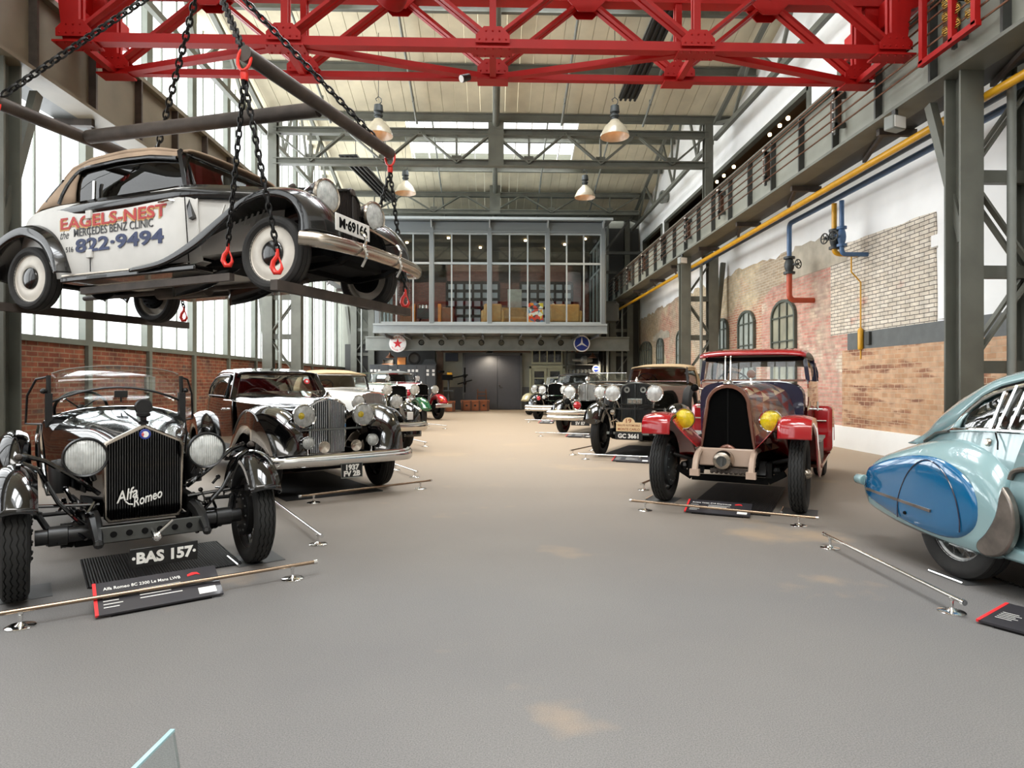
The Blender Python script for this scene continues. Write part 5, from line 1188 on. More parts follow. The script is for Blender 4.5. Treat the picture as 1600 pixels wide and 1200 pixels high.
for s in (-1, 1):
    hs.side(-2.62, -3.42, 0, 1, s, 12).build('soft_top_quarter', M['cloth'], o, solid=.02)
    hs.side(-1.25, -2.65, .84, 1, s, 12, 3).build('soft_top_edge', M['cloth'], o, solid=.02)
    m = MB(); rim_ = [hs.S(lerp(-1.28, -2.6, k/12), .83, s, .01) for k in range(13)] + [hs.S(lerp(-2.6, -2.85, k/5), lerp(.82, .02, (k/5)**1.6), s, .01) for k in range(6)]; m.tube(rim_, .022, 8); m.build('window_surround', M['oldblack'], t)
    hs.side(-1.12, -2.75, 0, .92, s, 12, 4, -.02).build('side_window', M['glass_s'], t)
    m = MB(); m.bar(hs.S(-2.32, 0, s, .02), hs.S(-2.32, .42, s, .02), .03, .02, (0, 1, 0)); m.build('window_pillar', M['chrome'], t)
    m = MB(); a, b = V((-.98, s*.8, .78)), V((-1.27, s*.66, 1.53)); m.bar(a, b, .05, .05, (1, 0, 0)); m.build('windscreen_pillar', M['oldblack'], t)
    m = MB(); m.tube([(-3.0, s*.74, 1.1), (-3.12, s*.74, 1.2), (-3.05, s*.71, 1.3), (-2.9, s*.705, 1.4)], .014, 8); m.ball((-2.9, s*.7, 1.4), .03, 8); m.build('landau_bar', M['oldblack'], t)
    lamp(t, (.30, s*.42, .955), .16, (1, -.12, .0), M['oldblack'], M['nickel'], depth=1.5, stalk=(.12, s*.4, .8))
    pth = [(.47, .50), (.43, .68), (.27, .85), (0, .915), (-.3, .85), (-.6, .69), (-.95, .50), (-1.3, .37), (-1.7, .32)]
    fender_mb(pth, .40, .905, .07, .07, 6, s, inner=.22, tab=[(0, .12), (.2, .07), (.5, .06), (.7, .1), (1, .03)]).build('front_wing', M['oldblack'], t, solid=.01)
    m = MB(); m.lathe([(.001, .03), (.025, .02), (.03, 0), (.02, -.03), (.001, -.05)], (.1, s*.66, 1.0), (1, 0, 0), 14); m.rod((.08, s*.66, .96), (.08, s*.66, 1.0), .01); m.build('side_light', M['rust'], t)
    pth = [(-2.72, .36), (-2.78, .58), (-2.95, .78), (-3.26, .885), (-3.6, .8), (-3.9, .58), (-4.05, .38)]
    fender_mb(pth, .55, .915, .06, .05, 6, s, inner=.15, tab=[(0, .05), (.15, .1), (.5, .1), (1, .1)]).build('rear_wing', M['oldblack'], t, solid=.01)
    m = MB(); m.box(-2.76, -.9, min(s*.62, s*.86), max(s*.62, s*.86), .26, .32); m.build('running_board', M['oldblack'], t, bevel=.015)
    m = MB(); m.box(-2.78, -1.02, min(s*.8, s*.826), max(s*.8, s*.826), .335, .35); m.build('sill_strip', M['nickel'], t)
    m = MB(); m.bar((-1.02, s*.812, .36), (-1.06, s*.816, 1.0), .006, .008, (1, 0, 0)); m.bar((-2.36, s*.816, .36), (-2.36, s*.816, 1.0), .006, .008, (1, 0, 0)); m.build('door_gap', M['matt'], t)
    for z in (.55, .96): m = MB(); m.box(-2.40, -2.32, min(s*.81, s*.838), max(s*.81, s*.838), z-.05, z+.04); m.build('door_hinge', M['cream'], t, bevel=.008)
    m = MB(); m.tube([(-1.2, s*.815, .97), (-1.22, s*.85, .97), (-1.36, s*.85, .965)], .012, 8); m.build('door_handle', M['chrome'], t)
windscreen(t, -1.0, .74, 1.12, .62, 1.51, .26, M['oldblack'], .018, glass=M['glass_w'])
radiator(t, .26, [(.16, .52), (.225, .75), (.255, 1.0), (.21, 1.09), (0, 1.15)], M['oldblack'], M['oldgrey'], M['matt'], .08, .03, 22, vee=.05, slat_mat=M['oldgrey'])
m = MB(); m.lathe([(.001, .02), (.035, .018), (.038, 0), (.001, 0)], (.31, 0, 1.1), (1, 0, .2), 18); m.build('badge', M['rust'], t)
bumper(t, [(.42, -.98, .42), (.6, -.85, .40), (.68, -.4, .40), (.69, 0, .40), (.68, .4, .40), (.6, .85, .40), (.42, .98, .42)], .045, M['nickel'])
for y in (-.02, .62): m = MB(); m.tube(catmull([(.70, y-.42, .56), (.75, y-.42, .50), (.735, y-.42, .42), (.755, y-.42, .34), (.70, y-.42, .24)], 4), .016, 8); m.build('overrider', M['chrome'], t)
m = MB(); m.tube([(.5, -.45, .73), (.52, 0, .7), (.5, .5, .66), (.42, .7, .62)], .016, 8); m.build('lamp_bar', M['nickel'], t)
plate(t, (.60, -.42, .62), .56, .16, 'M·69166', .13, M['white_paint'], M['matt'])
axle(t, 0, .34, .68); chassis(t, .6, -3.9, .42, .42)
m = MB(); m.box(-3.6, .4, -.6, .6, .34, .40); m.build('underfloor', M['matt'], t)
m = MB(); m.rod((-.4, .2, .28), (-3.9, .25, .3), .03, 8); m.lathe([(.03, -.4), (.08, -.38), (.08, .38), (.03, .4)], (-2.2, .22, .28), (1, 0, 0), 12); m.build('exhaust', M['rust'], t)
m = MB(); m.box(-.3, .45, -.35, .35, .3, .5); m.build('engine_sump', M['matt'], t, bevel=.05)
m = MB(); m.rod((-3.26, -.7, .35), (-3.26, .7, .35), .05, 10); m.ball((-3.26, 0, .35), .14, 12); m.build('rear_axle', M['matt'], t)
seats(t, -1.95, .6, .45, M['interior'], .55); seats(t, -2.8, .6, .5, M['interior'], .5)
steering_wheel(t, -1.45, .35, 1.0, .2, 40)
M['letter_red'] = P('lettering_red', '#b5241c', .5, var=.1); M['letter_shadow'] = P('lettering_ochre', '#c99a5a', .5); M['letter_navy'] = P('lettering_navy', '#1c2c58', .5, var=.15); M['letter_black'] = P('lettering_black', '#1d1d22', .5)
ex, ey = (1, 0, 0), (0, 0, 1); ys = -.8225
m = MB(); fit_text(m, 'EAGELS-NEST', 1.5, .125, (-2.035, ys-.002, .895), ex, ey, .001, .02); m.build('sign_lettering', M['letter_red'], t, ang=0)
m = MB(); fit_text(m, 'EAGELS-NEST', 1.5, .125, (-2.052, ys+.0013, .878), ex, ey, .001, .02); m.build('lettering_shadow', M['letter_shadow'], t, ang=0)
m = MB(); fit_text(m, 'the', .13, .085, (-2.73, ys, .775), ex, ey, .001, .0, shear=.4); m.build('sign_lettering', M['letter_black'], t, ang=0); m = MB(); fit_text(m, 'MERCEDES BENZ CLINIC', 1.12, .085, (-2.03, ys, .785), ex, ey, .001, .004); m.build('sign_lettering', M['letter_black'], t, ang=0); m = MB(); fit_text(m, '516', .11, .055, (-2.66, ys, .615), ex, ey, .001, 0); m.build('sign_lettering', M['letter_black'], t, ang=0)
m = MB(); fit_text(m, '822·9494', 1.24, .15, (-1.95, ys, .64), ex, ey, .001, .03); m.build('sign_lettering', M['letter_navy'], t, ang=0)
CAB = t
# ------------------------------------------------------------------ chains and beams that carry it
def L3(a, l, z): return V((-2.0 + QF*a + QL*l, 5.995 - QL*a + QF*l, z))
def chain_mb(p, q, r=.035, wire=.010):
    p, q = V(p), V(q); d = q-p; n = max(2, int(d.length/(r*1.62))); d.normalize()
    a = d.cross(V((.3, .2, 1))).normalized(); b = d.cross(a); m = MB()
    for k in range(n):
        c = p.lerp(q, (k+.5)/n); s = a if k % 2 else b
        m.tube([c + d*(cos(2*pi*j/10)*r*1.15) + s*(sin(2*pi*j/10)*r*.62) for j in range(10)], wire, 4, True)
    return m
def beam(name, label, p, q, r, mat, sq=False):
    m = MB()
    if sq: m.bar(p, q, r*1.7, r*2)
    else: m.tube([p, q], r, 16)
    return tag(m.build(name, mat), label, 'lifting beam')
ZU = 4.155
C1, C2 = L3(.1, -.52, ZU), L3(.02, 1.98, ZU)
A1, A2 = V((-4.93, 6.48, ZU)), V((-4.36, 8.35, ZU))
A0, C0 = A1.lerp(A2, .5), C1.lerp(C2, .46)
beam('lifting_beam', 'round brown lifting beam above the front of the hanging car', C1, C2, .068, M['rust'])
beam('lifting_beam', 'round brown lifting beam above the rear of the hanging car', A1, A2, .068, M['rust'])
d = (C0-A0).normalized(); beam('lifting_beam', 'long brown tube joining the two round lifting beams above the hanging car', A0 + d*.07, C0 - d*.07, .075, M['rust'])
F1, F2 = L3(.22, -.30, 2.255), L3(.22, 2.06, 2.255); R1, R2 = L3(-3.54, -.55, 2.2), L3(-3.54, 2.3, 2.2)
F1.z = F2.z = 2.225; R1.z = R2.z = 2.2
beam('carrying_beam', 'brown beam under the front wheels of the hanging car', F1, F2, .045, M['rust'], True)
beam('carrying_beam', 'grey-brown beam under the rear wheels of the hanging car', R1, R2, .045, M['rust'], True)
S1, S2 = L3(-.35, -.02, 2.22), L3(-3.0, -.02, 2.17)
beam('carrying_beam', 'brown lengthwise rail under the near sill of the hanging car', L3(-.48, -.05, 2.37), L3(-2.6, .05, 2.35), .035, M['rust'], True)
def sling(label, top, bots, hook=True):
    t = thing('chain_sling', label, 'chain', top)
    m = MB(); L = top - V((0, 0, .13))
    m.tube([top + V((cos(a)*.055, sin(a)*.03, -.05 + sin(a)*.11)) for a in [2*pi*k/14 for k in range(14)]], .014, 6, True)
    m.lathe([(.001, -.04), (.03, -.04), (.035, 0), (.03, .04), (.001, .04)], L - V((0, 0, .06)), (0, 0, 1), 10)
    o = m.build('shackle', M['hookred'], t); o.location = -top
    for b in bots:
        e = b + V((0, 0, .26)); o = chain_mb(L - V((0, 0, .1)), e).build('chain', M['chain'], t); o.location = -top
        h = MB(); h.tube([e + V(p) for p in ((0, 0, .02), (0, 0, -.04), (-.035, 0, -.09), (-.045, 0, -.14), (-.02, 0, -.185), (.02, 0, -.185), (.04, 0, -.15), (.035, 0, -.11))], [.014, .02, .022, .024, .024, .022, .016, .008], 8)
        h.rod(e + V((.0, 0, -.02)), e + V((.035, 0, -.11)), .008, 6)
        o = h.build('hook', M['hookred'], t); o.location = -top
    return t
sling('pair of black chains with red hooks at the near front corner of the hanging car', C1, [F1 + V((.03, 0, .03)), L3(-.5, -.08, 2.40)])
sling('pair of black chains with red hooks at the far front corner of the hanging car', C2, [F2 - V((.03, 0, 0)), L3(-.3, 1.75, 2.3)])
sling('black chain with red hooks at the near rear corner of the hanging car', A1, [R1 + V((.15, -.05, .02))])
sling('black chain with a red hook at the far rear corner of the hanging car', A2, [R2 - V((.05, 0, 0))])
AP = V((-3.12, 7.05, 5.98))
t = thing('lifting_chain', 'black chains spreading from the hoist to the ends of the lifting beams', 'chain', AP)
for e in (A1, A2, C1, C2): d = (AP-e).normalized(); o = chain_mb(e + d*.1, AP, .05, .013).build('chain', M['chain'], t); o.location = -AP
m = MB(); m.rod(AP, (AP.x, AP.y, roofz(AP.y, -4) - .02), .03, 8); m.lathe([(.02, -.1), (.14, -.06), (.14, .25), (.02, .3)], AP, (0, 0, 1), 16); o = m.build('hoist_block', M['hookred'], t); o.location = -AP
M['brushed'] = P('brushed_nickel_slats', '#bdbdba', .32, 1)
# ------------------------------------------------------------------ black coupe with chrome radiator, left row, second
t = car('coupe', 'black coupe with tall chrome radiator and full-width bumper, second car on the left', -2.13, 8.25, 34)
K = dict(rim=P('black_disc_wheel', '#101011', .2, coat=.8), hub=M['chrome'])
WB = 3.75
four_wheels(t, WB, 1.44, .74, .17, 'solid', K, zig=False)
rad_ = [(.235, .46), (.245, .6), (.25, 1.02), (.235, 1.09), (.14, 1.155), (0, 1.185)]
radiator(t, .06, rad_, M['chrome'], M['matt'], M['matt'], .14, .03, 20, vee=.06, slat_mat=M['brushed'])
m = MB(); m.bar((.14, -.42, .78), (.14, .42, .79), .02, .02); m.build('lamp_bar', M['steel_l'], t)
m = MB(); m.lathe([(.001, .07), (.02, .06), (.03, .03), (.05, .01), (.05, 0), (.001, 0)], (.05, 0, 1.19), (0, 0, 1), 16); m.build('radiator_cap', M['chrome'], t)
skin([(-.02, resample(rad_, 14)), (-.7, hp(.5, .40, 1.0, .42, 1.19, 2.6, 5, 8)), (-1.55, hp(.45, .6, 1.04, .62, 1.22, 3.0, 5, 8)), (-2.0, hp(.4, .68, 1.08, .70, 1.245, 3.4, 5, 8))], 6).build('hood', M['black'], t, ang=50)
for s in (-1, 1):
    m = MB(); m.tube([(-.1, s*.262, 1.05), (-.7, s*.43, 1.06), (-1.55, s*.63, 1.09), (-2.0, s*.715, 1.11), (-3.8, s*.72, 1.11)], .009, 6); m.build('chrome_strip', M['chrome'], t)
    m = MB()
    for k in range(16): x = -.35-.06*k; m.cbox((x, s*(.335+.02*k*.6), .93), (.02, .012, .012))
    m.build('vent_row', M['steel_l'], t)
tub([(-1.9, .66, .36, .7, .7, .7, 1.12), (-2.6, .7, .34, .74, .7, .72, 1.13), (-3.3, .7, .34, .74, .7, .72, 1.13), (-3.9, .64, .36, .7, .7, .68, 1.12), (-4.4, .5, .4, .58, .7, .52, 1.0), (-4.85, .25, .5, .3, .65, .26, .8)], 6).build('body', M['black'], t, solid=.012)
hs = House([(-1.95, .69, 1.14), (-2.6, .71, 1.15), (-3.6, .70, 1.15), (-4.2, .62, 1.14), (-4.6, .45, 1.0)],
           [(-2.18, .57, 1.49), (-2.6, .59, 1.52), (-3.2, .59, 1.52), (-3.7, .57, 1.47), (-4.1, .53, 1.36), (-4.5, .42, 1.05)],
           [(-2.18, 1.535), (-2.6, 1.585), (-3.2, 1.595), (-3.7, 1.56), (-4.1, 1.45), (-4.62, 1.02)], 3)
o = hs.roof(-2.1, -4.6, 22).build('roof', M['black'], t, solid=.025, ang=50)
for s in (-1, 1):
    hs.side(-3.72, -4.6, 0, 1, s, 10).build('roof_quarter', M['black'], o, solid=.02)
    hs.side(-2.15, -3.72, .9, 1, s, 10, 2).build('roof_edge', M['black'], o, solid=.02)
    hs.side(-2.1, -3.7, 0, .92, s, 10, 4, -.015).build('side_window', M['glass_d'], t)
    m = MB(); fr = [hs.S(lerp(-2.45, -3.6, k/8), .88, s, .008) for k in range(9)] + [hs.S(lerp(-3.6, -3.7, k/4), lerp(.85, .05, k/4), s, .008) for k in range(5)] + [hs.S(-2.35, .05, s, .008)]; m.tube(fr, .012, 6, True); m.build('window_surround', M['black2'], t)
    m = MB(); m.bar((-1.98, s*.69, 1.12), (-2.2, s*.575, 1.51), .1, .06, (1, 0, 0)); m.build('windscreen_pillar', M['black'], t, bevel=.015)
    m = MB(); m.bar(hs.S(-2.42, 0, s, .0), hs.S(-2.48, .95, s, .0), .05, .03, (1, 0, 0)); m.build('door_pillar', M['black'], t)
    m = MB(); m.tube([(-2.2, s*.725, .98), (-2.22, s*.77, .98), (-2.36, s*.765, .975)], .014, 8); m.build('door_handle', M['chrome'], t)
    pth = [(.58, .42), (.54, .56), (.38, .80), (.08, .98), (-.25, 1.01), (-.62, .92), (-.95, .70), (-1.25, .46), (-1.6, .35)]
    fender_mb([(a, b, lerp(.42, .52, min(1, max(0, (.66-a)/1.2))), lerp(.78, .90, min(1, max(0, (.66-a)/.5)))) for a, b in pth], .5, .9, .07, .2, 6, s, inner=.3, tab=[(0, .02), (.2, .22), (.4, .34), (.6, .22), (.8, .12), (1, .03)]).build('front_wing', M['black'], t, solid=.012)
    m = MB(); m.tube([(a, s*.91, b) for a, b in catmull([(.3, .92), (.12, 1.0), (-.25, 1.03), (-.62, .92), (-.95, .70)], 4)], .01, 6); m.build('wing_bead', M['black2'], t)
    pth = rear_arch(-WB, .37, 10, 180, .1); fender_mb(pth, .55, .93, .06, .2, 5, s).build('rear_wing', M['black'], t, solid=.01)
    m = MB(); m.box(-3.25, -1.4, min(s*.6, s*.92), max(s*.6, s*.92), .3, .36); m.build('running_board', M['black2'], t, bevel=.012)
    l = lamp(t, (.3, s*.375, .965), .14, (1, 0, 0), M['chrome'], M['chrome'], M['lens'], 1.0, stalk=(.12, s*.36, .79))
    m = MB(); m.ball((.325, s*.375-.04, .97), .045, 12, (.5, 1, 1)); m.build('yellow_bulb_cap', M['lens_y'], l)
    lamp(t, (.52, s*.4, .66), .075, (1, 0, 0), M['chrome'], M['chrome'], M['lens'], 1.0, 'fog_lamp', stalk=(.5, s*.4, .5))
    m = MB(); m.lathe([(.001, -.1), (.03, -.08), (.035, -.02), (.07, 0), (.07, .01), (.05, .005), (.001, -.01)], (.5, s*.2, .6), (1, 0, 0), 18); m.build('horn', M['nickel'], t)
windscreen(t, -1.97, .64, 1.17, .54, 1.5, .22, M['leather'], .016, glass=M['glass_w'])
m = MB()
for y in (-.2, .2): m.rod((-1.93, y, 1.22), (-2.02, y+.45, 1.24), .008, 6); m.ball((-1.93, y, 1.22), .02, 8)
m.build('wiper', M['chrome'], t)
m = MB(); m.lathe([(.001, 0), (.045, 0), (.045, .004), (.001, .004)], (-2.06, .42, 1.39), (1, 0, .5), 20); d = m.build('windscreen_badge', M['signred'], t); m = MB(); m.lathe([(.001, 0), (.02, 0), (.02, .006), (.001, .006)], (-2.055, .42, 1.39), (1, 0, .5), 16); m.build('badge_centre', M['signwhite'], d)
bumper(t, [(.52, -.9, .47), (.66, -.8, .47), (.7, -.4, .47), (.71, 0, .47), (.7, .4, .47), (.66, .8, .47), (.52, .9, .47)], .05, M['chrome'], 1.5)
plate(t, (.74, .05, .33), .26, .17, '', .085, None, None, ['1937', 'FV 2B'], M['steel_l'])
axle(t, 0, .36, .66); chassis(t, .5, -4.2, .38, .45)
m = MB(); m.box(-3.9, .2, -.6, .6, .3, .36); m.build('underfloor', M['matt'], t)
M['tanleather'] = P('tan_seat_leather', '#8c6d4a', .5, bump=.15)
seats(t, -2.75, .6, .5, M['tanleather'], .6); seats(t, -3.5, .55, .5, M['tanleather'], .55); steering_wheel(t, -2.3, -.3, 1.13, .2, 40)
m = MB(); m.ball((-2.06, -.46, 1.2), .035, 10); m.build('red_knob', M['signred'], t)

# ------------------------------------------------------------------ red car with harlequin hood, right row, first
def harlequin():
    m = bpy.data.materials.new('harlequin_triangles'); m.use_nodes = True; nt = m.node_tree; b = nt.nodes['Principled BSDF']; L = nt.links.new
    b.inputs['Roughness'].default_value = .25; b.inputs['Coat Weight'].default_value = 1; b.inputs['Coat Roughness'].default_value = .04
    tc = nd(nt, 'ShaderNodeTexCoord'); sp = nd(nt, 'ShaderNodeSeparateXYZ'); L(tc.outputs['Object'], sp.inputs[0])
    def mt(op, a, b_=None):
        n = nd(nt, 'ShaderNodeMath', operation=op)
        for i, v in enumerate((a, b_)):
            if v is None: continue
            if isinstance(v, (int, float)): n.inputs[i].default_value = v
            else: L(v, n.inputs[i])
        return n.outputs[0]
    v = mt('MULTIPLY', mt('SUBTRACT', sp.outputs[2], mt('ABSOLUTE', sp.outputs[1])), 1/.17)
    row, fr = mt('FLOOR', v), mt('FRACT', v)
    u = mt('ADD', mt('MULTIPLY', sp.outputs[0], 1/.26), mt('MULTIPLY', row, .5)); cell, fu = mt('FLOOR', u), mt('FRACT', u)
    tri = mt('LESS_THAN', mt('ABSOLUTE', mt('SUBTRACT', mt('MULTIPLY', fu, 2), 1)), mt('SUBTRACT', 1, fr))
    cu = mt('FLOOR', mt('ADD', u, .5))
    def pick(c_, cols, seed):
        cb = nd(nt, 'ShaderNodeCombineXYZ'); L(c_, cb.inputs[0]); L(row, cb.inputs[1]); cb.inputs[2].default_value = seed
        w = nd(nt, 'ShaderNodeTexWhiteNoise'); L(cb.outputs[0], w.inputs['Vector']); r = nd(nt, 'ShaderNodeValToRGB'); r.color_ramp.interpolation = 'CONSTANT'
        for i, h in enumerate(cols):
            e = r.color_ramp.elements[i] if i < 2 else r.color_ramp.elements.new(i/len(cols)); e.position = i/len(cols); e.color = srgb(h)
        L(w.outputs['Value'], r.inputs[0]); return r.outputs[0]
    mx = nd(nt, 'ShaderNodeMix', data_type='RGBA'); L(tri, mx.inputs[0]); L(pick(cu, ['#7d241c', '#8f3526', '#47332f', '#6b2a20'], 5), mx.inputs[6]); L(pick(cell, ['#b59a78', '#5f646e', '#c4aa87', '#454750', '#70747c'], 9), mx.inputs[7])
    L(mx.outputs[2], b.inputs['Base Color']); return m
M['harl'] = harlequin()
M['wine'] = P('bright_red_lacquer', '#a3121a', .15, coat=1); M['navy'] = P('navy_lacquer', '#121a36', .2, coat=1); M['copperb'] = P('varnished_brown_metal', '#7d5647', .25, .5, coat=.6); M['beige'] = P('beige_chassis_paint', '#b9a18f', .4, coat=.3)
M['roofcloth'] = P('grey_beige_roof_cloth', '#777064', .8, bump=.1)
t = car('saloon_car', 'red saloon with harlequin-patterned hood and yellow headlamps, nearest car on the right', 2.63, 7.05, -31)
K = dict(rim=P('dark_wheel_disc', '#1d1c1c', .35, .4), hub=M['nickel'], drum=M['iron'], dr=.8)
WB = 3.1
four_wheels(t, WB, 1.44, .82, .16, 'wire', K)
rv = [(.30, .60), (.285, .72), (.26, 1.0), (.24, 1.12)] + [(.24*cos(radians(a)), 1.12 + .235*sin(radians(a))) for a in (15, 30, 45, 60, 75, 90)]
radiator(t, .1, rv, M['copperb'], M['void'], M['void'], .14, .04, 0, horizontal=0, slat_mat=M['void'])
m = MB(); m.box(.062, .074, -.008, .008, .66, 1.3); m.build('radiator_seam', M['matt'], t)
m = MB(); pts = [(.1, y, .6 + .05*cos(min(1, abs(y)/.16)*pi)*.9 + .03) for y in [-.28 + .04*k for k in range(15)]]; m.tube(pts, .022, 8); m.build('radiator_apron', M['copperb'], t)
rb = resample(rv, 16)
skin([(0, rb), (-.7, [(y*1.5, z+.01) for y, z in rb]), (-1.42, [(y*2.05, z+.03) for y, z in rb])], 6).build('hood', M['harl'], t, ang=60)
skin([(-1.42, hp(.5, .62, 1.05, .64, 1.385, 4.5, 7, 8)), (-1.62, hp(.5, .63, 1.05, .65, 1.395, 4.5, 7, 8))], 4, cap=(True, True)).build('scuttle', M['navy'], t, ang=50)
tub([(-1.6, .64, .45, .66, .8, .67, 1.39), (-2.0, .66, .45, .69, .8, .69, 1.385), (-2.9, .66, .45, .69, .8, .69, 1.38), (-3.6, .62, .48, .66, .8, .65, 1.36), (-4.0, .54, .5, .58, .8, .56, 1.3)], 5).build('body', M['harl'], t, solid=.012)
hs = House([(-1.62, .67, 1.39), (-2.5, .69, 1.385), (-3.5, .66, 1.38), (-3.9, .57, 1.36)], [(-1.66, .63, 1.69), (-2.5, .65, 1.70), (-3.5, .61, 1.67), (-3.86, .53, 1.6)], [(-1.66, 1.765), (-2.0, 1.82), (-2.8, 1.84), (-3.5, 1.79), (-3.9, 1.64)], 3.5)
o = hs.roof(-1.75, -3.88, 16).build('roof', M['roofcloth'], t, solid=.03, ang=60)
for s in (-1, 1):
    hs.side(-1.66, -3.88, .93, 1, s, 8, 2).build('roof_edge', M['roofcloth'], o, solid=.02)
    hs.side(-3.3, -3.88, 0, 1, s, 6).build('rear_quarter', M['navy'], t, solid=.02)
    hs.side(-1.66, -3.3, 0, .93, s, 8, 4, -.01).build('side_window', M['glass'], t)
    for x, w in ((-1.66, .05), (-2.5, .06), (-3.28, .05)): m = MB(); m.bar(hs.S(x, 0, s), hs.S(x, .96, s), w, .03, (1, 0, 0)); m.build('window_pillar', M['navy'], t)
    m = MB(); m.tube([hs.S(-1.66, 0, s, .01), hs.S(-3.28, 0, s, .01)], .016, 6); m.build('waist_rail', M['wine'], t)
    lamp(t, (.16, s*.455, .965), .115, (1, 0, .0), M['chrome'], M['chrome'], M['lens_y'], 1.15, stalk=(-.05, s*.46, .78))
    pth = [(.43, .80), (.40, .95), (.26, 1.005), (0, 1.0), (-.28, .96), (-.5, .82), (-.75, .58), (-1.0, .42), (-1.3, .38)]
    fender_mb(pth, .55, .86, .025, .07, 6, s, tab=[(0, .02), (.3, .09), (.5, .22), (.7, .3), (.85, .2), (1, .02)]).build('front_wing', M['wine'], t, solid=.01)
    rows = []
    for a, b in catmull(pth, 4)[6:]:
        rows.append([(a - .12*v, s*lerp(.56, .30, v), lerp(b-.005, lerp(.66, .45, min(1, max(0, -a/1.2))), v**.8)) for v in (0, .25, .5, .75, 1)])
    MB().rings(rows, False, False).build('inner_valance', M['wine'], t, solid=.008)
    m = MB(); m.tube([(a, s*.55, b-.01) for a, b in catmull(pth[1:7], 4)], .014, 6); m.build('valance_bead', M['black2'], t)
    pth = [(-2.42, .40), (-2.5, .75), (-2.75, .98), (-3.1, 1.02), (-3.45, .95), (-3.65, .7), (-3.7, .5)]
    fender_mb(pth, .5, .88, .02, .1, 5, s).build('rear_wing', M['wine'], t, solid=.01)
    m = MB(); m.box(-2.52, -2.1, min(s*.7, s*.93), max(s*.7, s*.93), .44, 1.06); q = m.build('side_locker', M['wine'], t, bevel=.06)
    m = MB(); m.rod((-2.08, s*.72, .86), (-2.08, s*.86, .86), .012); m.rod((-2.0, s*.7, 1.02), (-2.0, s*.82, 1.02), .014); m.rod((-2.0, s*.76, 1.0), (-2.0, s*.76, 1.12), .016); m.build('locker_handle', M['chrome'], q)
    m = MB(); m.box(-2.5, -1.0, min(s*.6, s*.88), max(s*.6, s*.88), .36, .40); m.build('running_board', M['copperb'], t, bevel=.008)
    m = MB(); m.box(-1.85, -1.1, min(s*.62, s*.84), max(s*.62, s*.84), .40, .66); q = m.build('tool_box', M['steel_d'], t, bevel=.01); m = MB(); m.box(-1.87, -1.08, min(s*.6, s*.86), max(s*.6, s*.86), .66, .69); m.build('lid', M['steel_l'], q)
    m = MB(); m.tube(catmull([(-.15, s*.29, .62), (.12, s*.29, .62), (.3, s*.29, .55), (.37, s*.29, .42)], 4), .034, 8); m.cbox((.37, s*.29, .40), (.06, .1, .07)); m.build('dumb_iron', M['beige'], t)
    m = MB(); m.rod((0, s*.5, .42), (-.2, s*.42, .46), .02); m.ball((0, s*.5, .42), .05, 8); m.rod((0, s*.42, .34), (0, s*.42, .5), .04); m.rod((-.1, s*.3, .45), (0, s*.62, .55), .022); m.bar((.05, s*.33, .36), (-.05, s*.33, .5), .12, .05); m.build('brake_linkage', M['black2'], t)
flat_pane(t, [(-1.66, -.62, 1.41), (-1.66, .62, 1.41), (-1.69, .58, 1.67), (-1.69, -.58, 1.67)], M['glass'], 'windscreen')
m = MB(); m.bar((-1.64, -.66, 1.40), (-1.64, .66, 1.40), .03, .03); m.build('windscreen_sill', M['chrome'], t); m = MB(); m.bar((-1.66, -.62, 1.685), (-1.66, .62, 1.685), .04, .05); m.build('windscreen_header', M['matt'], t)
vis = [[(x, y, z + .035*(1-(y/.66)**4)) for y in [-.66 + .0825*k for k in range(17)]] for x, z in ((-1.48, 1.70), (-1.5, 1.725), (-1.62, 1.76), (-1.8, 1.785))]
MB().rings(vis, False, False).build('sun_visor', M['wine'], t, solid=.03)
m = MB(); m.bar((.12, -.30, .55), (.12, .30, .55), .03, .2); m.build('front_apron', M['beige'], t, bevel=.02)
m = MB(); m.lathe([(.001, .12), (.05, .118), (.09, .1), (.105, .06), (.105, -.05), (.09, -.08), (.001, -.08)], (.2, -.02, .53), (1, 0, 0), 28); q = m.build('starter_dynamo', M['nickel'], t); m = MB(); m.bar((.325, -.02, .56), (.335, -.02, .47), .03, .016, (1, 0, 0)); m.lathe([(.02, .12), (.055, .122), (.055, .128), (.02, .126)], (.2, -.02, .53), (1, 0, 0), 20, closed=True); m.build('crank_dog', M['steel_d'], q)
m = MB(); m.bar((.2, -.16, .41), (.2, .3, .42), .05, .04)
for k in range(8): m.ball((.22, -.14 + .05*k, .40), .022, 6)
m.build('chain_casing', M['rust'], t)
axle(t, 0, .40, .66, .1, M['matt']); chassis(t, .1, -3.6, .29, .52)
m = MB(); m.box(-3.5, -.2, -.55, .55, .4, .44); m.build('underfloor', M['matt'], t)
m = MB(); m.lathe([(.001, .04), (.03, .04), (.05, .02), (.06, 0), (.001, 0)], (.05, 0, 1.36), (0, 0, 1), 16); q = m.build('radiator_cap', M['chrome'], t)
m = MB()
for s in (-1, 1): m.prism([(-.02, 0), (.03, 0), (.015, .25), (0, .27)], lambda a, b, s=s: (.05+a, s*.028-.006, 1.4+b), lambda a, b, s=s: (.05+a, s*.028+.006, 1.4+b))
m.build('mascot', M['chrome'], q)
m = MB(); m.lathe([(.001, 0), (.03, .01), (.015, .03), (.012, .09)], (-.35, .18, 1.34), (0, 0, 1), 12); m.lathe([(.001, -.015), (.045, -.015), (.05, 0), (.045, .015), (.001, .015)], (-.35, .18, 1.47), (1, 0, 0), 18); m.build('thermometer', M['chrome'], t)
lamp(t, (-1.5, -.73, 1.3), .05, (1, 0, 0), M['nickel'], M['nickel'], M['matt'], 1.2, 'side_lamp', stalk=(-1.55, -.62, 1.28))
seats(t, -2.4, .55, .62, M['interior'], .6); steering_wheel(t, -1.95, -.3, 1.36, .21, 40)

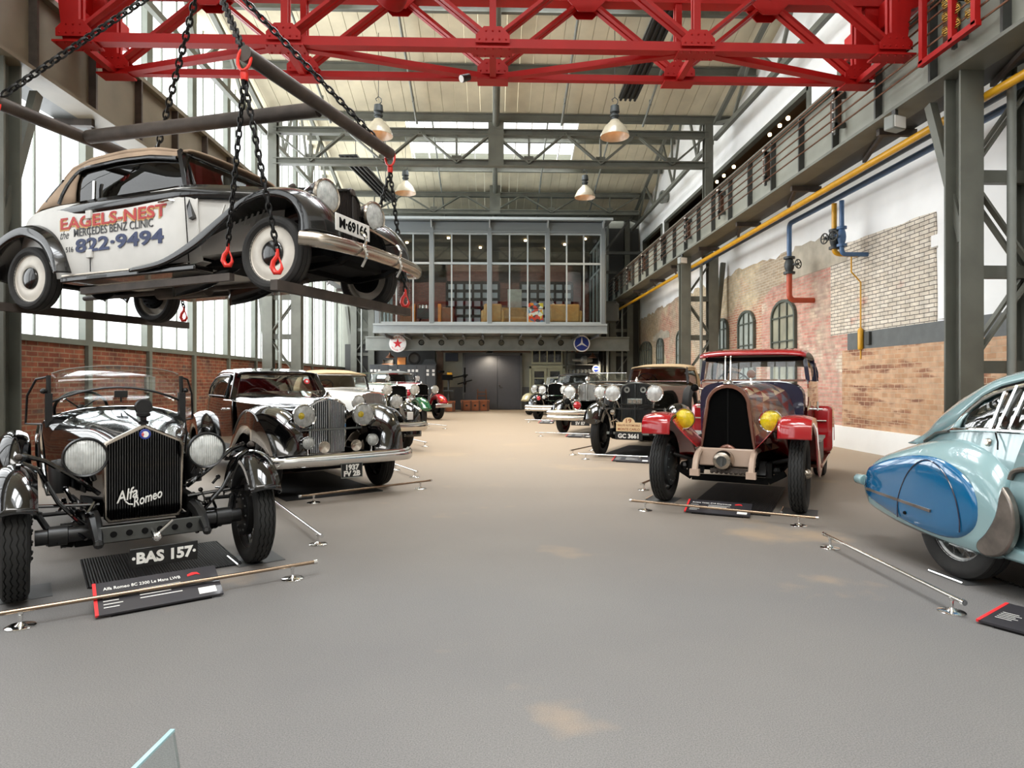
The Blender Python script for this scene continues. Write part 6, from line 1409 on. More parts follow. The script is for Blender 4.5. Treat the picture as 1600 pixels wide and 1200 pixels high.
# ------------------------------------------------------------------ pale blue coupe seen from behind at the right edge
M['sky'] = P('pale_blue_lacquer', '#84a1a4', .18, coat=1); M['petrol'] = P('petrol_blue_lacquer', '#07608f', .15, coat=1); M['oldsteel'] = P('patinated_bright_metal', '#857d76', .3, .85, var=.3, vscale=6)
t = car('teardrop_coupe', 'pale blue streamlined coupe with petrol blue wheel spat, cut off at the right edge', 4.23, 1.82, 5)
K = dict(rim=P('silver_wire_rim', '#b9bab8', .3, .7), hub=M['chrome'], tyre=M['tyre_old'])
four_wheels(t, 2.65, 1.38, .70, .17, 'wire', K, zig=False, grooves=3)
# main body: lower volume between the wings
tub([(.3, .3, .3, .4, .6, .36, .85), (-.6, .55, .26, .6, .6, .56, 1.0), (-1.2, .66, .25, .72, .6, .66, 1.04), (-2.0, .66, .25, .72, .6, .66, 1.045), (-2.4, .64, .26, .7, .6, .65, 1.04), (-2.8, .58, .28, .64, .6, .6, 1.02), (-3.15, .48, .32, .54, .6, .5, .94), (-3.45, .36, .4, .42, .58, .36, .82), (-3.75, .15, .48, .2, .55, .15, .65)], 6).build('body', M['sky'], t, solid=.012)
skin([(.6, hp(.35, .16, .8, .2, .95, 2, 5, 8)), (.2, hp(.35, .3, .85, .34, 1.0, 2.2, 5, 8)), (-.5, hp(.35, .5, .95, .52, 1.05, 2.6, 5, 8)), (-1.1, hp(.35, .6, 1.0, .63, 1.09, 3, 5, 8))], 5).build('hood', M['sky'], t, ang=50)
skin([(-2.6, resample([(.6, .9), (.58, 1.0), (.4, 1.04), (0, 1.05)], 8)), (-3.1, resample([(.5, .8), (.48, .93), (.3, 1.0), (0, 1.02)], 8)), (-3.5, resample([(.36, .7), (.32, .82), (.2, .88), (0, .9)], 8)), (-3.8, resample([(.18, .52), (.14, .6), (.08, .63), (0, .64)], 8))], 5, under=False).build('tail_deck', M['sky'], t, solid=.01, ang=60)
hs = House([(-1.05, .64, 1.06), (-1.6, .655, 1.055), (-2.2, .655, 1.05), (-2.45, .65, 1.045), (-2.8, .61, 1.035), (-3.13, .5, .95), (-3.4, .4, .86)],
           [(-1.4, .50, 1.40), (-1.8, .53, 1.42), (-2.3, .53, 1.39), (-2.5, .525, 1.345), (-2.67, .515, 1.27), (-2.84, .5, 1.13), (-2.95, .49, 1.05), (-3.2, .43, .95), (-3.45, .34, .85)],
           [(-1.4, 1.46), (-1.8, 1.50), (-2.2, 1.50), (-2.57, 1.455), (-2.8, 1.4), (-3.04, 1.3), (-3.3, 1.15), (-3.5, .98), (-3.62, .86)], 2.6)
o = hs.roof(-1.3, -3.62, 30).build('roof', M['sky'], t, solid=.02, ang=60)
for s in (-1, 1):
    hs.side(-2.78, -3.45, 0, 1, s, 10).build('rear_quarter', M['sky'], o, solid=.016)
    hs.side(-1.35, -2.85, .9, 1, s, 14, 2).build('roof_edge', M['sky'], o, solid=.016)
    hs.side(-1.2, -2.84, 0, .93, s, 16, 4, -.012).build('side_window', M['glass_d'], t)
    m = MB(); e = [hs.S(x, .90, s, .012) for x in (-1.4, -1.7, -2.0, -2.3, -2.42, -2.54, -2.64, -2.74, -2.8, -2.84)] + [hs.S(x, 0.02, s, .012) for x in (-2.86, -2.6, -2.2, -1.6, -1.2)]
    m.tube(e, .016, 8); m.build('window_surround', M['chrome'], t)
    m = MB(); m.tube([hs.S(x, .97, s, .006) for x in (-1.4, -1.8, -2.3, -2.5, -2.67, -2.84, -2.93)], .012, 6); m.build('drip_rail', M['matt'], t)
    for x0_, x1_, w in ((-2.47, -2.45, .02), (-2.40, -2.35, .045), (-2.32, -2.27, .03)): m = MB(); m.bar(hs.S(x0_, .02, s, .008), hs.S(x1_, .9, s, .008), w, .02, (1, 0, 0)); m.build('window_pillar', M['chrome'], t)
    # rear wing: a long teardrop blister
    fx = [(-3.70, .56, .50), (-3.62, .67, .42), (-3.45, .79, .355), (-3.2, .885, .30), (-2.95, .95, .27), (-2.7, .975, .25), (-2.5, .945, .24), (-2.36, .885, .24), (-2.25, .76, .25), (-2.2, .58, .27)]
    rs = []
    for x, zt_, zb_ in catmull(fx, 4):
        w = .84 - .02*max(0, (-2.9-x))/.8; w -= .12*max(0, (-3.45-x)/.25); zc = lerp(zb_, zt_, .45); hh = zt_-zc; prof = []
        for k in range(9): a = pi/2*k/8; prof.append((x, s*(lerp(.5, w, sin(a)**.9) if 0 else .46 + (w-.46)*sin(a)**.75), zc + hh*cos(a)**.75))
        prof += [(x, s*w, lerp(zc, zb_+.03, k/4)) for k in range(1, 5)] + [(x, s*(w-.03), zb_)]
        rs.append(prof)
    m = MB().rings(rs, False, False); m.build('rear_wing', M['sky'], t, solid=.012, ang=60)
    # spat, its inner panel line and trim
    sp = [(-3.60, .52), (-3.53, .62), (-3.40, .70), (-3.2, .775), (-2.95, .83), (-2.75, .838), (-2.6, .805), (-2.48, .74), (-2.4, .65), (-2.365, .54), (-2.38, .43), (-2.46, .345), (-2.57, .30), (-2.75, .29), (-3.05, .325), (-3.35, .395), (-3.52, .455)]
    spc = catmull(sp + [sp[0]], 3)[:-1]; cx, cz = -2.9, .56
    def bulge(x, z, k): return s*(.838 - .02*max(0, (-2.9-x))/.8 - .12*max(0, (-3.45-x)/.25) + k)
    rs = [[(cx + (x-cx)*q, bulge(cx + (x-cx)*q, z, d), cz + (z-cz)*q) for x, z in spc] for q, d in ((1.0, .0), (.985, .014), (.93, .024), (.7, .03), (.4, .032), (.02, .033))]
    m = MB().rings(rs, True, True); q_ = m.build('wheel_spat', M['petrol'], t, ang=60)
    m = MB(); ln = catmull([(-3.08, .34), (-3.07, .5), (-2.98, .68), (-2.86, .79), (-2.74, .81), (-2.62, .74), (-2.53, .6), (-2.49, .45), (-2.49, .36)], 4); m.tube([(x, bulge(x, z, .033), z) for x, z in ln], .0045, 6); m.build('panel_gap', M['navy'], q_)
    m = MB(); m.bar((-3.46, bulge(-3.46, .5, .03), .497), (-2.74, bulge(-2.74, .45, .036), .455), .02, .016, (0, s, 0)); m.build('trim_strip', M['oldsteel'], q_)
    m = MB(); m.lathe([(.001, .01), (.012, .01), (.014, 0), (.001, 0)], (-3.0, bulge(-3.0, .4, .03), .39), (0, s, 0), 10); m.build('keyhole', M['matt'], q_)
    m = MB(); pl = catmull([(-2.185, .72), (-2.12, .62), (-2.10, .48), (-2.13, .36), (-2.2, .28), (-2.3, .25), (-2.36, .28), (-2.36, .33), (-2.3, .4), (-2.235, .52), (-2.21, .64)], 3)
    m.prism(pl, lambda a, b: (a, s*.8, b), lambda a, b: (a, s*(.852 + .012*max(0, -a-2.15)/.2), b)); m.build('stone_guard', M['oldsteel'], t, ang=50, bevel=.012)
    m = MB(); m.tube(catmull([(-2.2, s*.77, .76), (-2.16, s*.77, .82), (-2.0, s*.765, .845), (-1.6, s*.76, .84)], 4), .028, 8, flat=.6); m.build('wing_moulding', M['oldsteel'], t)
    m = MB(); m.box(-2.3, -.75, min(s*.55, s*.8), max(s*.55, s*.8), .25, .33); m.build('sill', M['sky'], t, bevel=.02)
    # door skin and swollen lower flank ahead of the wing
    rs = [[(x, s*(.66 + .12*sin(pi*min(1, max(0, (1.04-z)/.62))*.8)), z) for z in (1.045, .98, .9, .8, .68, .55, .42, .3)] for x in (-2.2, -2.0, -1.7, -1.4, -1.1, -.8)]
    MB().rings(rs, False, False).build('door', M['sky'], t, solid=.012, ang=60)
    m = MB(); m.tube([(-2.42, s*.668, 1.035), (-2.38, s*.69, .98), (-2.36, s*.71, .93)], .005, 6); m.build('door_gap', M['matt'], t)
    m = MB(); m.lathe([(.001, .03), (.02, .028), (.028, .015), (.022, 0), (.001, 0)], (-2.48, s*.655, .965), (0, s, .2), 14); m.build('lock_button', M['nickel'], t)
    m = MB(); m.tube([hs.S(-2.9, 0, s, .012), (-3.05, s*.56, .985), (-3.2, s*.5, .93), (-3.3, s*.45, .9)], .018, 8, flat=.6); m.build('quarter_moulding', M['oldsteel'], t)
    pth = [(.75, .45), (.6, .68), (.35, .86), (0, .92), (-.35, .86), (-.65, .66), (-.85, .4)]
    fender_mb(pth, .45, .86, .08, .3, 6, s, inner=.2, tab=[(0, .02), (.3, .4), (.6, .4), (1, .02)]).build('front_wing', M['sky'], t, solid=.012)
    m = MB(); m.lathe([(.001, .10), (.035, .1), (.045, .08), (.045, 0), (.001, 0)], (-3.69, s*.70, .53), (-1, 0, 0), 16); m.build('tail_lamp', M['sky'], t, bevel=.005)
windscreen(t, -1.08, .6, 1.08, .48, 1.42, .3, M['chrome'], .014, True)
m = MB(); m.box(-3.3, .4, -.5, .5, .26, .31); m.build('underfloor', M['matt'], t)
seats(t, -1.9, .5, .45, M['leather'], .6)
# ------------------------------------------------------------------ the farther cars of both rows, one builder with different fittings
M['nickel_b'] = P('bright_nickel', '#d0cdc6', .12, 1)
def old_car(name, label, x, y, deg, body, wing, hoodm, wheelm, D=.78, tr=1.42, wb=3.2, rad_top=1.3, rad_bot=.6, rad_w=.24, shell=None, core=None, slats=16, lamp_y=.37, lamp_z=1.08, lamp_r=.14, lamps=None,
            belt=1.2, ws=(1.28, 1.62), top=None, topm=None, bump=None, tip=30, wingtop=.0, split=False, hoodtop=None, vee=.0, cowl_x=-1.5, stripe=None, closed=False, wheel_style='solid', wing_y=.9):
    t = car(name, label, x, y, deg)
    rim = wheelm
    four_wheels(t, wb, tr, D, .16, wheel_style, dict(rim=rim, hub=M['chrome']), zig=False, grooves=4)
    rad_ = [(rad_w*.93, rad_bot), (rad_w, rad_bot+.15), (rad_w*1.02, rad_top-.14), (rad_w*.9, rad_top-.05), (rad_w*.5, rad_top-.012), (0, rad_top)]
    radiator(t, .08, rad_, shell or M['chrome'], M['matt'], core or M['matt'], .12, .03, slats, vee=vee, slat_mat=core or M['matt'])
    m = MB(); m.lathe([(.001, .09), (.015, .08), (.025, .05), (.03, .02), (.045, .01), (.045, 0), (.001, 0)], (.05, 0, rad_top), (0, 0, 1), 14); m.build('radiator_cap', M['chrome'], t)
    rr_ = resample(rad_, 14); cz = belt + .08
    skin([(-.02, rr_), (-.7, hp(.55, .38, rad_top-.2, .40, rad_top+.01, 2.6, 5, 8)), (cowl_x, hp(.5, .58, belt, .6, cz, 3, 5, 8)), (cowl_x-.2, hp(.5, .62, belt+.01, .64, cz+.02, 3, 5, 8))], 6).build('hood', hoodm, t, ang=50)
    if stripe:
        m = MB(); k_ = [(.0, rad_w*1.03, rad_top-.3), (-.7, .405, rad_top-.35), (cowl_x, .605, belt-.22), (-2.9, .66, belt-.25)]
        for s in (-1, 1): m.rings([[(a, s*(b+.012), c+d) for d in (-.13, 0, .1)] for a, b, c in k_], False, False)
        m.build('side_stripe', stripe, t, solid=.006)
        m = MB(); m.rings([[(a, y_*w_, c + .012) for y_ in (-1, -.5, 0, .5, 1)] for a, w_, c in ((-.02, .1, rad_top), (-.7, .16, rad_top+.01), (cowl_x, .22, cz), (cowl_x-.2, .24, cz+.02))], False, False); m.build('hood_stripe', hoodtop or stripe, t, solid=.01)
    for s in (-1, 1):
        louvres(t, -.45, cowl_x+.2, 16, lambda a, b: lerp(rad_w+.05, .6, min(1, -a/-cowl_x))+.01, (.75, .95), hoodm) if s > 0 else None
    b0 = cowl_x-.15
    tub([(b0, .6, .42, .64, .75, .64, belt), (b0-.6, .62, .4, .68, .75, .66, belt-.02), (-wb+.2, .62, .4, .68, .75, .66, belt-.02), (-wb-.35, .52, .42, .6, .75, .56, belt-.08), (-wb-.75, .3, .5, .36, .7, .32, belt-.3)], 5).build('body', body, t, solid=.012)
    wsx = b0-.05
    windscreen(t, wsx, .58, ws[0], .54, ws[1], .1, M['chrome'], .013, split)
    if topm:
        hs = House([(wsx, .64, ws[0]), (-wb+.3, .66, belt), (-wb-.3, .58, belt-.02)], [(wsx-.1, .57, ws[1]-.02), (-wb+.4, .58, ws[1]), (-wb-.1, .54, ws[1]-.1), (-wb-.3, .52, belt+.05)], [(wsx-.1, ws[1]+.03), (wsx-.7, top), (-wb+.4, top), (-wb-.1, ws[1]), (-wb-.34, belt+.02)], 3)
        o = hs.roof(wsx-.06, -wb-.33, 18).build('soft_top' if not closed else 'roof', topm, t, solid=.025, ang=60)
        for s in (-1, 1):
            hs.side(-wb+.55, -wb-.3, 0, 1, s, 8).build('top_quarter', topm, o, solid=.02)
            hs.side(wsx-.1, -wb+.55, .9, 1, s, 8, 2).build('top_edge', topm, o, solid=.02)
            hs.side(wsx-.05, -wb+.55, 0, .92, s, 8, 3, -.01).build('side_window', M['glass_d'], t)
            m = MB(); m.bar((wsx, s*.62, ws[0]-.05), (wsx-.1, s*.57, ws[1]+.01), .04, .04, (1, 0, 0)); m.build('windscreen_pillar', M['black2'], t)
    else:
        m = MB(); pts = [(-wb-.3, s*.6, belt) for s in ()]; m.tube([(-wb+.35, -.66, belt+.02), (-wb-.2, -.62, belt+.1), (-wb-.45, 0, belt+.12), (-wb-.2, .62, belt+.1), (-wb+.35, .66, belt+.02)], .07, 8); m.build('folded_top', topm or M['interior'], t)
    R_ = D/2
    for s in (-1, 1):
        fender_mb(clam(R_, -1.6, tip, wingtop, .36), tr/2-.13, wing_y, .06, .06, 5, s, inner=.14, tab=[(0, .04), (.5, .06), (.8, .08), (1, .02)]).build('front_wing', wing, t, solid=.01)
        fender_mb(rear_arch(-wb, R_, 5, 185, .09), .56, wing_y, .06, .06, 5, s).build('rear_wing', wing, t, solid=.01)
        m = MB(); m.box(-wb+.48, -1.5, min(s*.6, s*wing_y), max(s*.6, s*wing_y), .33, .38); m.build('running_board', M['black2'], t, bevel=.01)
        if not lamps: lamp(t, (.3, s*lamp_y, lamp_z), lamp_r, (1, 0, 0), M['chrome'], M['chrome'], M['lens'], 1.0, stalk=(.08, s*lamp_y*.8, lamp_z-lamp_r-.15))
    m = MB(); m.bar((.12, -lamp_y-.05, lamp_z-lamp_r-.06), (.12, lamp_y+.05, lamp_z-lamp_r-.06), .025, .025); m.build('lamp_bar', M['chrome'], t)
    axle(t, 0, R_-.02, tr/2-.05); chassis(t, .5, -wb-.6, .36, .48)
    m = MB(); m.box(-wb-.3, .1, -.5, .5, .38, .42); m.build('underfloor', M['matt'], t)
    seats(t, wsx-.85, .55, .55, M['leather'], .5); seats(t, wsx-1.7 if wsx-1.7 > -wb-.3 else -wb-.1, .52, .55, M['leather'], .45); steering_wheel(t, wsx-.35, -.3, ws[0]+.02, .2, 40)
    return t
disc_black = P('black_wheel_disc', '#0d0d0e', .25, coat=.7); disc_red = P('deep_red_wheel_disc', '#7a1820', .3, coat=.6)
M['tantop'] = P('tan_soft_top_cloth', '#b59c78', .9, bump=.15, bscale=25); M['green'] = P('racing_green_lacquer', '#0e5a33', .18, coat=1); M['ivory'] = P('ivory_lacquer', '#e9e8e2', .18, coat=1); M['red2'] = P('carmine_lacquer', '#b31225', .18, coat=1); M['greytop'] = P('grey_soft_top_cloth', '#6a6d6a', .9)
# left row
t = old_car('cabriolet', 'black and ivory cabriolet with beige soft top, third on the left', -2.45, 13.05, 33, M['ivory'], M['black'], M['ivory'], disc_black, D=.72, rad_top=1.19, rad_bot=.62, rad_w=.27, core=M['brushed'], slats=22, lamp_y=.4, lamp_z=.99, lamp_r=.135,
            belt=1.16, ws=(1.26, 1.55), top=1.66, topm=M['tantop'], wingtop=.14, tip=-12)
bumper(t, [(.45, -.92, .5), (.68, -.8, .5), (.72, 0, .5), (.68, .8, .5), (.45, .92, .5)], .06, M['nickel_b'])
for s in (-1, 1): m = MB(); m.lathe([(.001, .05), (.04, .03), (.05, -.02), (.03, -.12), (.001, -.14)], (.1, s*.78, 1.0), (1, 0, 0), 14); m.build('side_lamp', M['chrome'], t)
m = MB(); m.box(.48, .5, .55, .68, .62, .78); m.build('grey_badge_plate', M['white_paint'], t, bevel=.02)
m = MB(); m.lathe([(.001, .04), (.03, .035), (.035, 0), (.02, -.25), (.001, -.26)], (.5, .82, .82), (1, 0, -.3), 12); m.build('signal_horn', M['chrome'], t)
t = old_car('touring_car', 'green and ivory open tourer with black radiator, fourth car on the left', -2.75, 18.35, 33, M['green'], M['green'], M['ivory'], disc_black, D=.82, rad_top=1.31, rad_bot=.7, rad_w=.3, core=M['matt'], slats=0, lamp_y=.42, lamp_z=1.17, lamp_r=.15,
            belt=1.25, ws=(1.36, 1.66), stripe=M['green'], tip=25, split=True)
lamp(t, (-1.6, -.72, 1.45), .1, (1, 0, 0), M['chrome'], M['chrome'], M['lens'], 1, 'spot_lamp', stalk=(-1.65, -.62, 1.3))
t = old_car('touring_car', 'red and white open tourer with grey top, farthest car on the left', -2.65, 23.65, 33, M['red2'], M['red2'], M['ivory'], disc_black, D=.82, rad_top=1.34, rad_bot=.7, rad_w=.28, core=M['matt'], slats=12, lamp_y=.42, lamp_z=1.12, lamp_r=.15,
            belt=1.26, ws=(1.4, 1.72), top=1.84, topm=M['greytop'], stripe=M['red2'], tip=25)
for y_ in (-.42, .42): lamp(t, (-1.55, y_*1.5, 1.55), .1, (1, 0, 0), M['chrome'], M['chrome'], M['lens'], 1, 'spot_lamp', stalk=(-1.62, y_*1.4, 1.36))
m = MB(); m.box(.55, .62, .3, .98, .46, .6); m.box(.55, .62, -.98, -.3, .46, .6); m.build('bumper', M['nickel_b'], t, bevel=.02)
m = MB(); m.ball((.5, .6, .72), .06, 10); m.build('indicator', P('orange_lens', '#e0631a', .3), t)
plate(t, (.64, .1, .5), .46, .13, 'GF 1284' if 0 else '', .01) if 0 else None
# right row
t = old_car('cabriolet', 'black cabriolet with tan soft top and rally shield, second car on the right', 2.68, 11.78, -27, P('black_green_lacquer', '#12130f', .15, coat=1), M['black'], P('dark_grey_lacquer', '#24251f', .15, coat=1), disc_black, D=.84, rad_top=1.38, rad_bot=.62, rad_w=.29, shell=P('grey_radiator_shell', '#4a4b48', .3, .6), core=P('grey_radiator_louvre', '#3b3d3d', .4, .3), slats=26, vee=.08,
            lamp_y=.385, lamp_z=1.18, lamp_r=.15, belt=1.28, ws=(1.40, 1.68), top=1.77, topm=M['tantop'], tip=55, wingtop=.03)
m = MB(); m.bar((.34, -.6, .90), (.34, .6, .90), .02, .03); m.build('badge_bar', M['chrome'], t)
m = MB()
for y_ in (-.085, 0, .085): m.lathe([(.001, .01), (.035, .01), (.037, 0), (.001, 0)], (.215, y_, 1.03), (1, 0, 0), 16)
o = m.build('club_badge', M['nickel'], t); m = MB(); m.box(.195, .215, -.14, .14, .98, 1.08); m.build('badge_plate', M['steel_l'], o, bevel=.03)
for s in (-1, 1):
    m = MB(); m.lathe([(.025, 0), (.05, .01), (.055, .02), (.025, .015)], (.17, s*.15, 1.24), (1, 0, 0), 16, closed=True); m.build('radiator_ornament', M['steel_l'], t)
    m = MB(); m.lathe([(.001, .03), (.045, .02), (.05, 0), (.04, -.08), (.001, -.1)], (.32, s*.38, .83), (1, 0, 0), 14); m.rod((.32, s*.38, .83), (.3, s*.36, .55), .012); m.tube([(.3, s*.2, .6), (.36, s*.3, .7), (.3, s*.42, .66)], .02, 8); m.build('horn', M['nickel'], t)
for s in (-1, 1):
    m = MB(); m.lathe([(.3, -.08), (.37, -.09), (.41, -.04), (.41, .04), (.37, .09), (.3, .08)], (-1.05, s*.77, .9), (0, 1, .0), 30, closed=True); q = m.build('spare_wheel', M['rubber'], t); m = MB(); m.lathe([(.001, .06), (.1, .06), (.31, .03), (.31, -.03), (.001, -.03)], (-1.05, s*.77, .9), (0, s, 0), 28); m.build('spare_wheel_cover', M['black'], q)
m = MB(); pl = [(-.23, 0), (.23, 0), (.23, .16), (.11, .165)] + [(.11*cos(radians(a)), .165+.085*sin(radians(a))) for a in (20, 45, 70, 90, 110, 135, 160)] + [(-.11, .165), (-.23, .16)]
m.prism(pl, lambda a, b: (.50, a-.03, .50+b), lambda a, b: (.512, a-.03, .50+b)); q = m.build('rally_shield', P('cream_shield_enamel', '#e3c79a', .4, coat=.4), t, ang=0)
m = MB(); ex, ey = (0, 1, 0), (0, 0, 1); fit_text(m, '19', .1, .075, (.514, -.03, .69), ex, ey, .001, .01); fit_text(m, 'MONTE CARLO', .40, .045, (.514, -.03, .54), ex, ey, .001, .008); fit_text(m, 'RALLYE AUTOMOBILE', .40, .035, (.514, -.03, .61), ex, ey, .001, .004); m.build('shield_lettering', P('shield_brown_ink', '#8c4527', .5), q, ang=0)
plate(t, (.52, -.03, .42), .50, .13, 'GC 3661', .105)
m = MB(); m.bar((.45, -.45, .46), (.45, .45, .46), .03, .04); m.build('front_bar', M['steel_l'], t)
t = old_car('open_tourer', 'dark open tourer with chrome radiator and twin chrome bumper, third car on the right', 2.55, 17.0, -27, M['black'], M['black'], M['black'], disc_red, D=.80, rad_top=1.36, rad_bot=.88, rad_w=.27, core=M['brushed'], slats=20, lamp_y=.42, lamp_z=1.13, lamp_r=.165,
            belt=1.27, ws=(1.4, 1.65), split=True, tip=40, vee=.05, wheel_style='disc')
for z, a in ((.58, .03), (.46, 0)): bumper(t, [(.5, -.95, z), (.7, -.8, z+a*.4), (.76, 0, z+a), (.7, .8, z+a*.4), (.5, .95, z)], .045, M['nickel_b'])
lamp(t, (.55, -.12, .78), .11, (1, 0, 0), M['chrome'], M['chrome'], M['lens_r'], 1, 'red_fog_lamp', stalk=(.5, -.12, .6)); lamp(t, (.5, -.4, .88), .08, (1, 0, 0), M['chrome'], M['chrome'], M['matt'], 1, 'horn', stalk=(.4, -.4, .7))
plate(t, (.72, .02, .33), .5, .12, 'SV 87', .11)
m = MB(); m.ball((.06, 0, 1.46), .08, 12, (1.4, .8, .9)); m.build('mascot', M['chrome'], t)
t = old_car('limousine', 'black high-roofed car with flat chrome bumper, farthest car on the right', 2.3, 23.15, -27, M['black'], M['black'], M['black'], disc_black, D=.80, rad_top=1.37, rad_bot=.7, rad_w=.3, core=M['matt'], slats=14, lamp_y=.42, lamp_z=1.12, lamp_r=.15,
            belt=1.28, ws=(1.35, 1.66), top=1.74, topm=M['black2'], closed=True, tip=-5, wingtop=.05)
for z in (.52, .42): bumper(t, [(.55, -.98, z), (.72, -.8, z), (.76, 0, z), (.72, .8, z), (.55, .98, z)], .04, M['nickel_b'])
lamp(t, (.3, -.72, 1.2), .1, (1, 0, 0), M['chrome'], M['chrome'], M['lens'], 1, 'side_lamp'); lamp(t, (.55, -.45, .82), .08, (1, 0, 0), M['chrome'], M['chrome'], M['lens_r'], 1, 'fog_lamp'); lamp(t, (.55, -.25, .86), .07, (1, 0, 0), M['chrome'], M['chrome'], M['lens'], 1, 'fog_lamp')
m = MB(); m.box(.78, .79, -.22, .22, .42, .53); m.build('number_plate', M['white_paint'], t, bevel=.005)
t = old_car('vintage_car', 'cream-winged car almost hidden behind the farthest black car on the right', 2.2, 27.0, -27, M['ivory'], P('cream_lacquer', '#b9b08c', .25, coat=.8), M['ivory'], disc_black, D=.80, rad_top=1.3, wb=2.6, cowl_x=-1.3)
# ================================================================== BARRIERS, INFORMATION PANELS, MATS
M['rail'] = P('satin_bronze_rail', '#9a8672', .25, 1); M['panel'] = P('dark_info_panel', '#2c2a2e', .45, coat=.2); M['panelred'] = P('panel_red_edge', '#e23234', .4); M['plateg'] = P('grey_floor_plate', '#4f5050', .5, .2)
def barrier(label, p, q, ext=.16, mat=None):
    a, b = V((*p, 0)), V((*q, 0)); d = (b-a).normalized(); t = thing('barrier_rail', label, 'barrier rail', a, 0, 'low barrier rails in front of the cars'); m = MB(); z = .095
    m.rod(-d*ext + V((0, 0, z)), (b-a) + d*ext + V((0, 0, z)), .013, 12); r_ = m.build('rail', mat or M['rail'], t)
    for e in (-d*ext, (b-a) + d*ext): c = MB(); c.rod(e + V((0, 0, z)) - d*.012, e + V((0, 0, z)) + d*.012, .017, 10); c.build('end_cap', M['chrome'], r_)
    for e in (V((0, 0, 0)), b-a):
        m = MB(); m.lathe([(.001, .012), (.03, .012), (.02, .02), (.011, .03), (.011, .07), (.016, .075), (.016, .09), (.001, .095)], e, (0, 0, 1), 14); m.lathe([(.001, 0), (.075, 0), (.075, .007), (.07, .01), (.001, .012)], e, (0, 0, 1), 24); m.build('foot', M['chrome'], t)
def flr(px, py):
    xr = (px-800)/1000; d = H*1000/(py-598); c, s = cos(radians(1.72)), sin(radians(1.72)); return (xr*d*c + d*s, d*c - xr*d*s)
def info_panel(label, cx, cy, deg, title, w=.62, h=.26, tilt=15, tsize=.045):
    t = thing('info_panel', label, 'information panel', (cx, cy, 0), radians(deg), 'information panels in front of the cars')
    c, s = cos(radians(tilt)), sin(radians(tilt)); P_ = lambda x, y, o=0: (x, y*c - o*s, .012 + (y + h/2)*s + o*c)
    m = MB(); m.add([P_(x, y, o) for o in (0, .012) for x, y in ((-w/2, -h/2), (w/2, -h/2), (w/2, h/2), (-w/2, h/2))], [(3, 2, 1, 0), (4, 5, 6, 7), (0, 1, 5, 4), (1, 2, 6, 5), (2, 3, 7, 6), (3, 0, 4, 7)]); b = m.build('panel_board', M['panel'], t, ang=0)
    m = MB(); m.add([P_(x, y, o) for o in (0, .014) for x, y in ((-w/2-.012, -h/2), (-w/2+.006, -h/2), (-w/2+.006, h/2), (-w/2-.012, h/2))], [(3, 2, 1, 0), (4, 5, 6, 7), (0, 1, 5, 4), (1, 2, 6, 5), (2, 3, 7, 6), (3, 0, 4, 7)]); m.build('red_edge', M['panelred'], b, ang=0)
    ex, ey = V((1, 0, 0)), V((0, c, s)); m = MB()
    if title: fit_text(m, title, w*min(.62, .024*len(title)), tsize*.6, P_(-w*.13, h*.27, .014), ex, ey, .0008, .006)
    else: m.add([P_(x, yy, .0135) for x, yy in ((-w*.42, h*.24), (w*.12, h*.24), (w*.12, h*.3), (-w*.42, h*.3))], [(0, 1, 2, 3)])
    for k in range(5): y = .02 - .028*k; m.add([P_(x, yy, .0135) for x, yy in ((-w*.45, y), (-w*.45 + .08 + .02*(k % 2), y), (-w*.45 + .08 + .02*(k % 2), y+.006), (-w*.45, y+.006))], [(0, 1, 2, 3)])
    for k in range(4): y = .025 - .028*k; m.add([P_(x, yy, .0135) for x, yy in ((-w*.17, y), (w*.17 - .03*(k % 3), y), (w*.17 - .03*(k % 3), y+.007), (-w*.17, y+.007))], [(0, 1, 2, 3)])
    m.build('panel_lettering', M['white_paint'], b, ang=0)
    m = MB(); m.prism([(.0, 0), (.05, .012), (.075, .002), (.06, .03), (.03, .034), (.0, .018)], lambda a, q: P_(w*.24 + a, h*.24 + q, .013), lambda a, q: P_(w*.24 + a, h*.24 + q, .0155)); m.build('panel_logo', M['panelred'], b, ang=0)
    m = MB(); m.add([P_(x, y, .0135) for x, y in ((w*.3, -h*.4), (w*.45, -h*.4), (w*.45, -h*.2), (w*.3, -h*.2))], [(0, 1, 2, 3)]); m.build('white_box', M['white_paint'], b, ang=0)
    m = MB(); m.box(-w*.4, w*.4, h/2*c-.01, h/2*c, 0, h*s-.005); m.box(-w*.4, w*.4, -h/2*c, -h/2*c+.01, 0, .012); m.build('stand', M['matt'], t)
def mat(label, cx, cy, deg, w, l, teeth=False):
    m = MB(); m.box(-w/2, w/2, -l/2, l/2, 0, .012)
    if teeth:
        n = int(l/.035)
        for k in range(n): y = -l/2 + l*(k+.3)/n; m.box(-w/2-.012, -w/2, y, y+.018, 0, .012); m.box(w/2, w/2+.012, y, y+.018, 0, .012)
    o = m.build('drip_mat', M['matmat'], None, ang=0); o.location = (cx, cy, 0); o.rotation_euler = (0, 0, radians(deg)); tag(o, label, 'floor mat', 'black floor mats under the cars')
mm = P('black_ribbed_mat', '#121213', .6); M['matmat'] = mm; nt = mm.node_tree; tc = nd(nt, 'ShaderNodeTexCoord'); w_ = nd(nt, 'ShaderNodeTexWave'); w_.inputs['Scale'].default_value = 18; nt.links.new(tc.outputs['Object'], w_.inputs['Vector'])
bu = nd(nt, 'ShaderNodeBump'); bu.inputs['Strength'].default_value = .6; bu.inputs['Distance'].default_value = .01; nt.links.new(w_.outputs['Fac'], bu.inputs['Height']); nt.links.new(bu.outputs[0], nt.nodes['Principled BSDF'].inputs['Normal'])
A = radians
def front(px_, py_, deg, k): return (px_ + k*sin(A(deg)), py_ - k*cos(A(deg)))
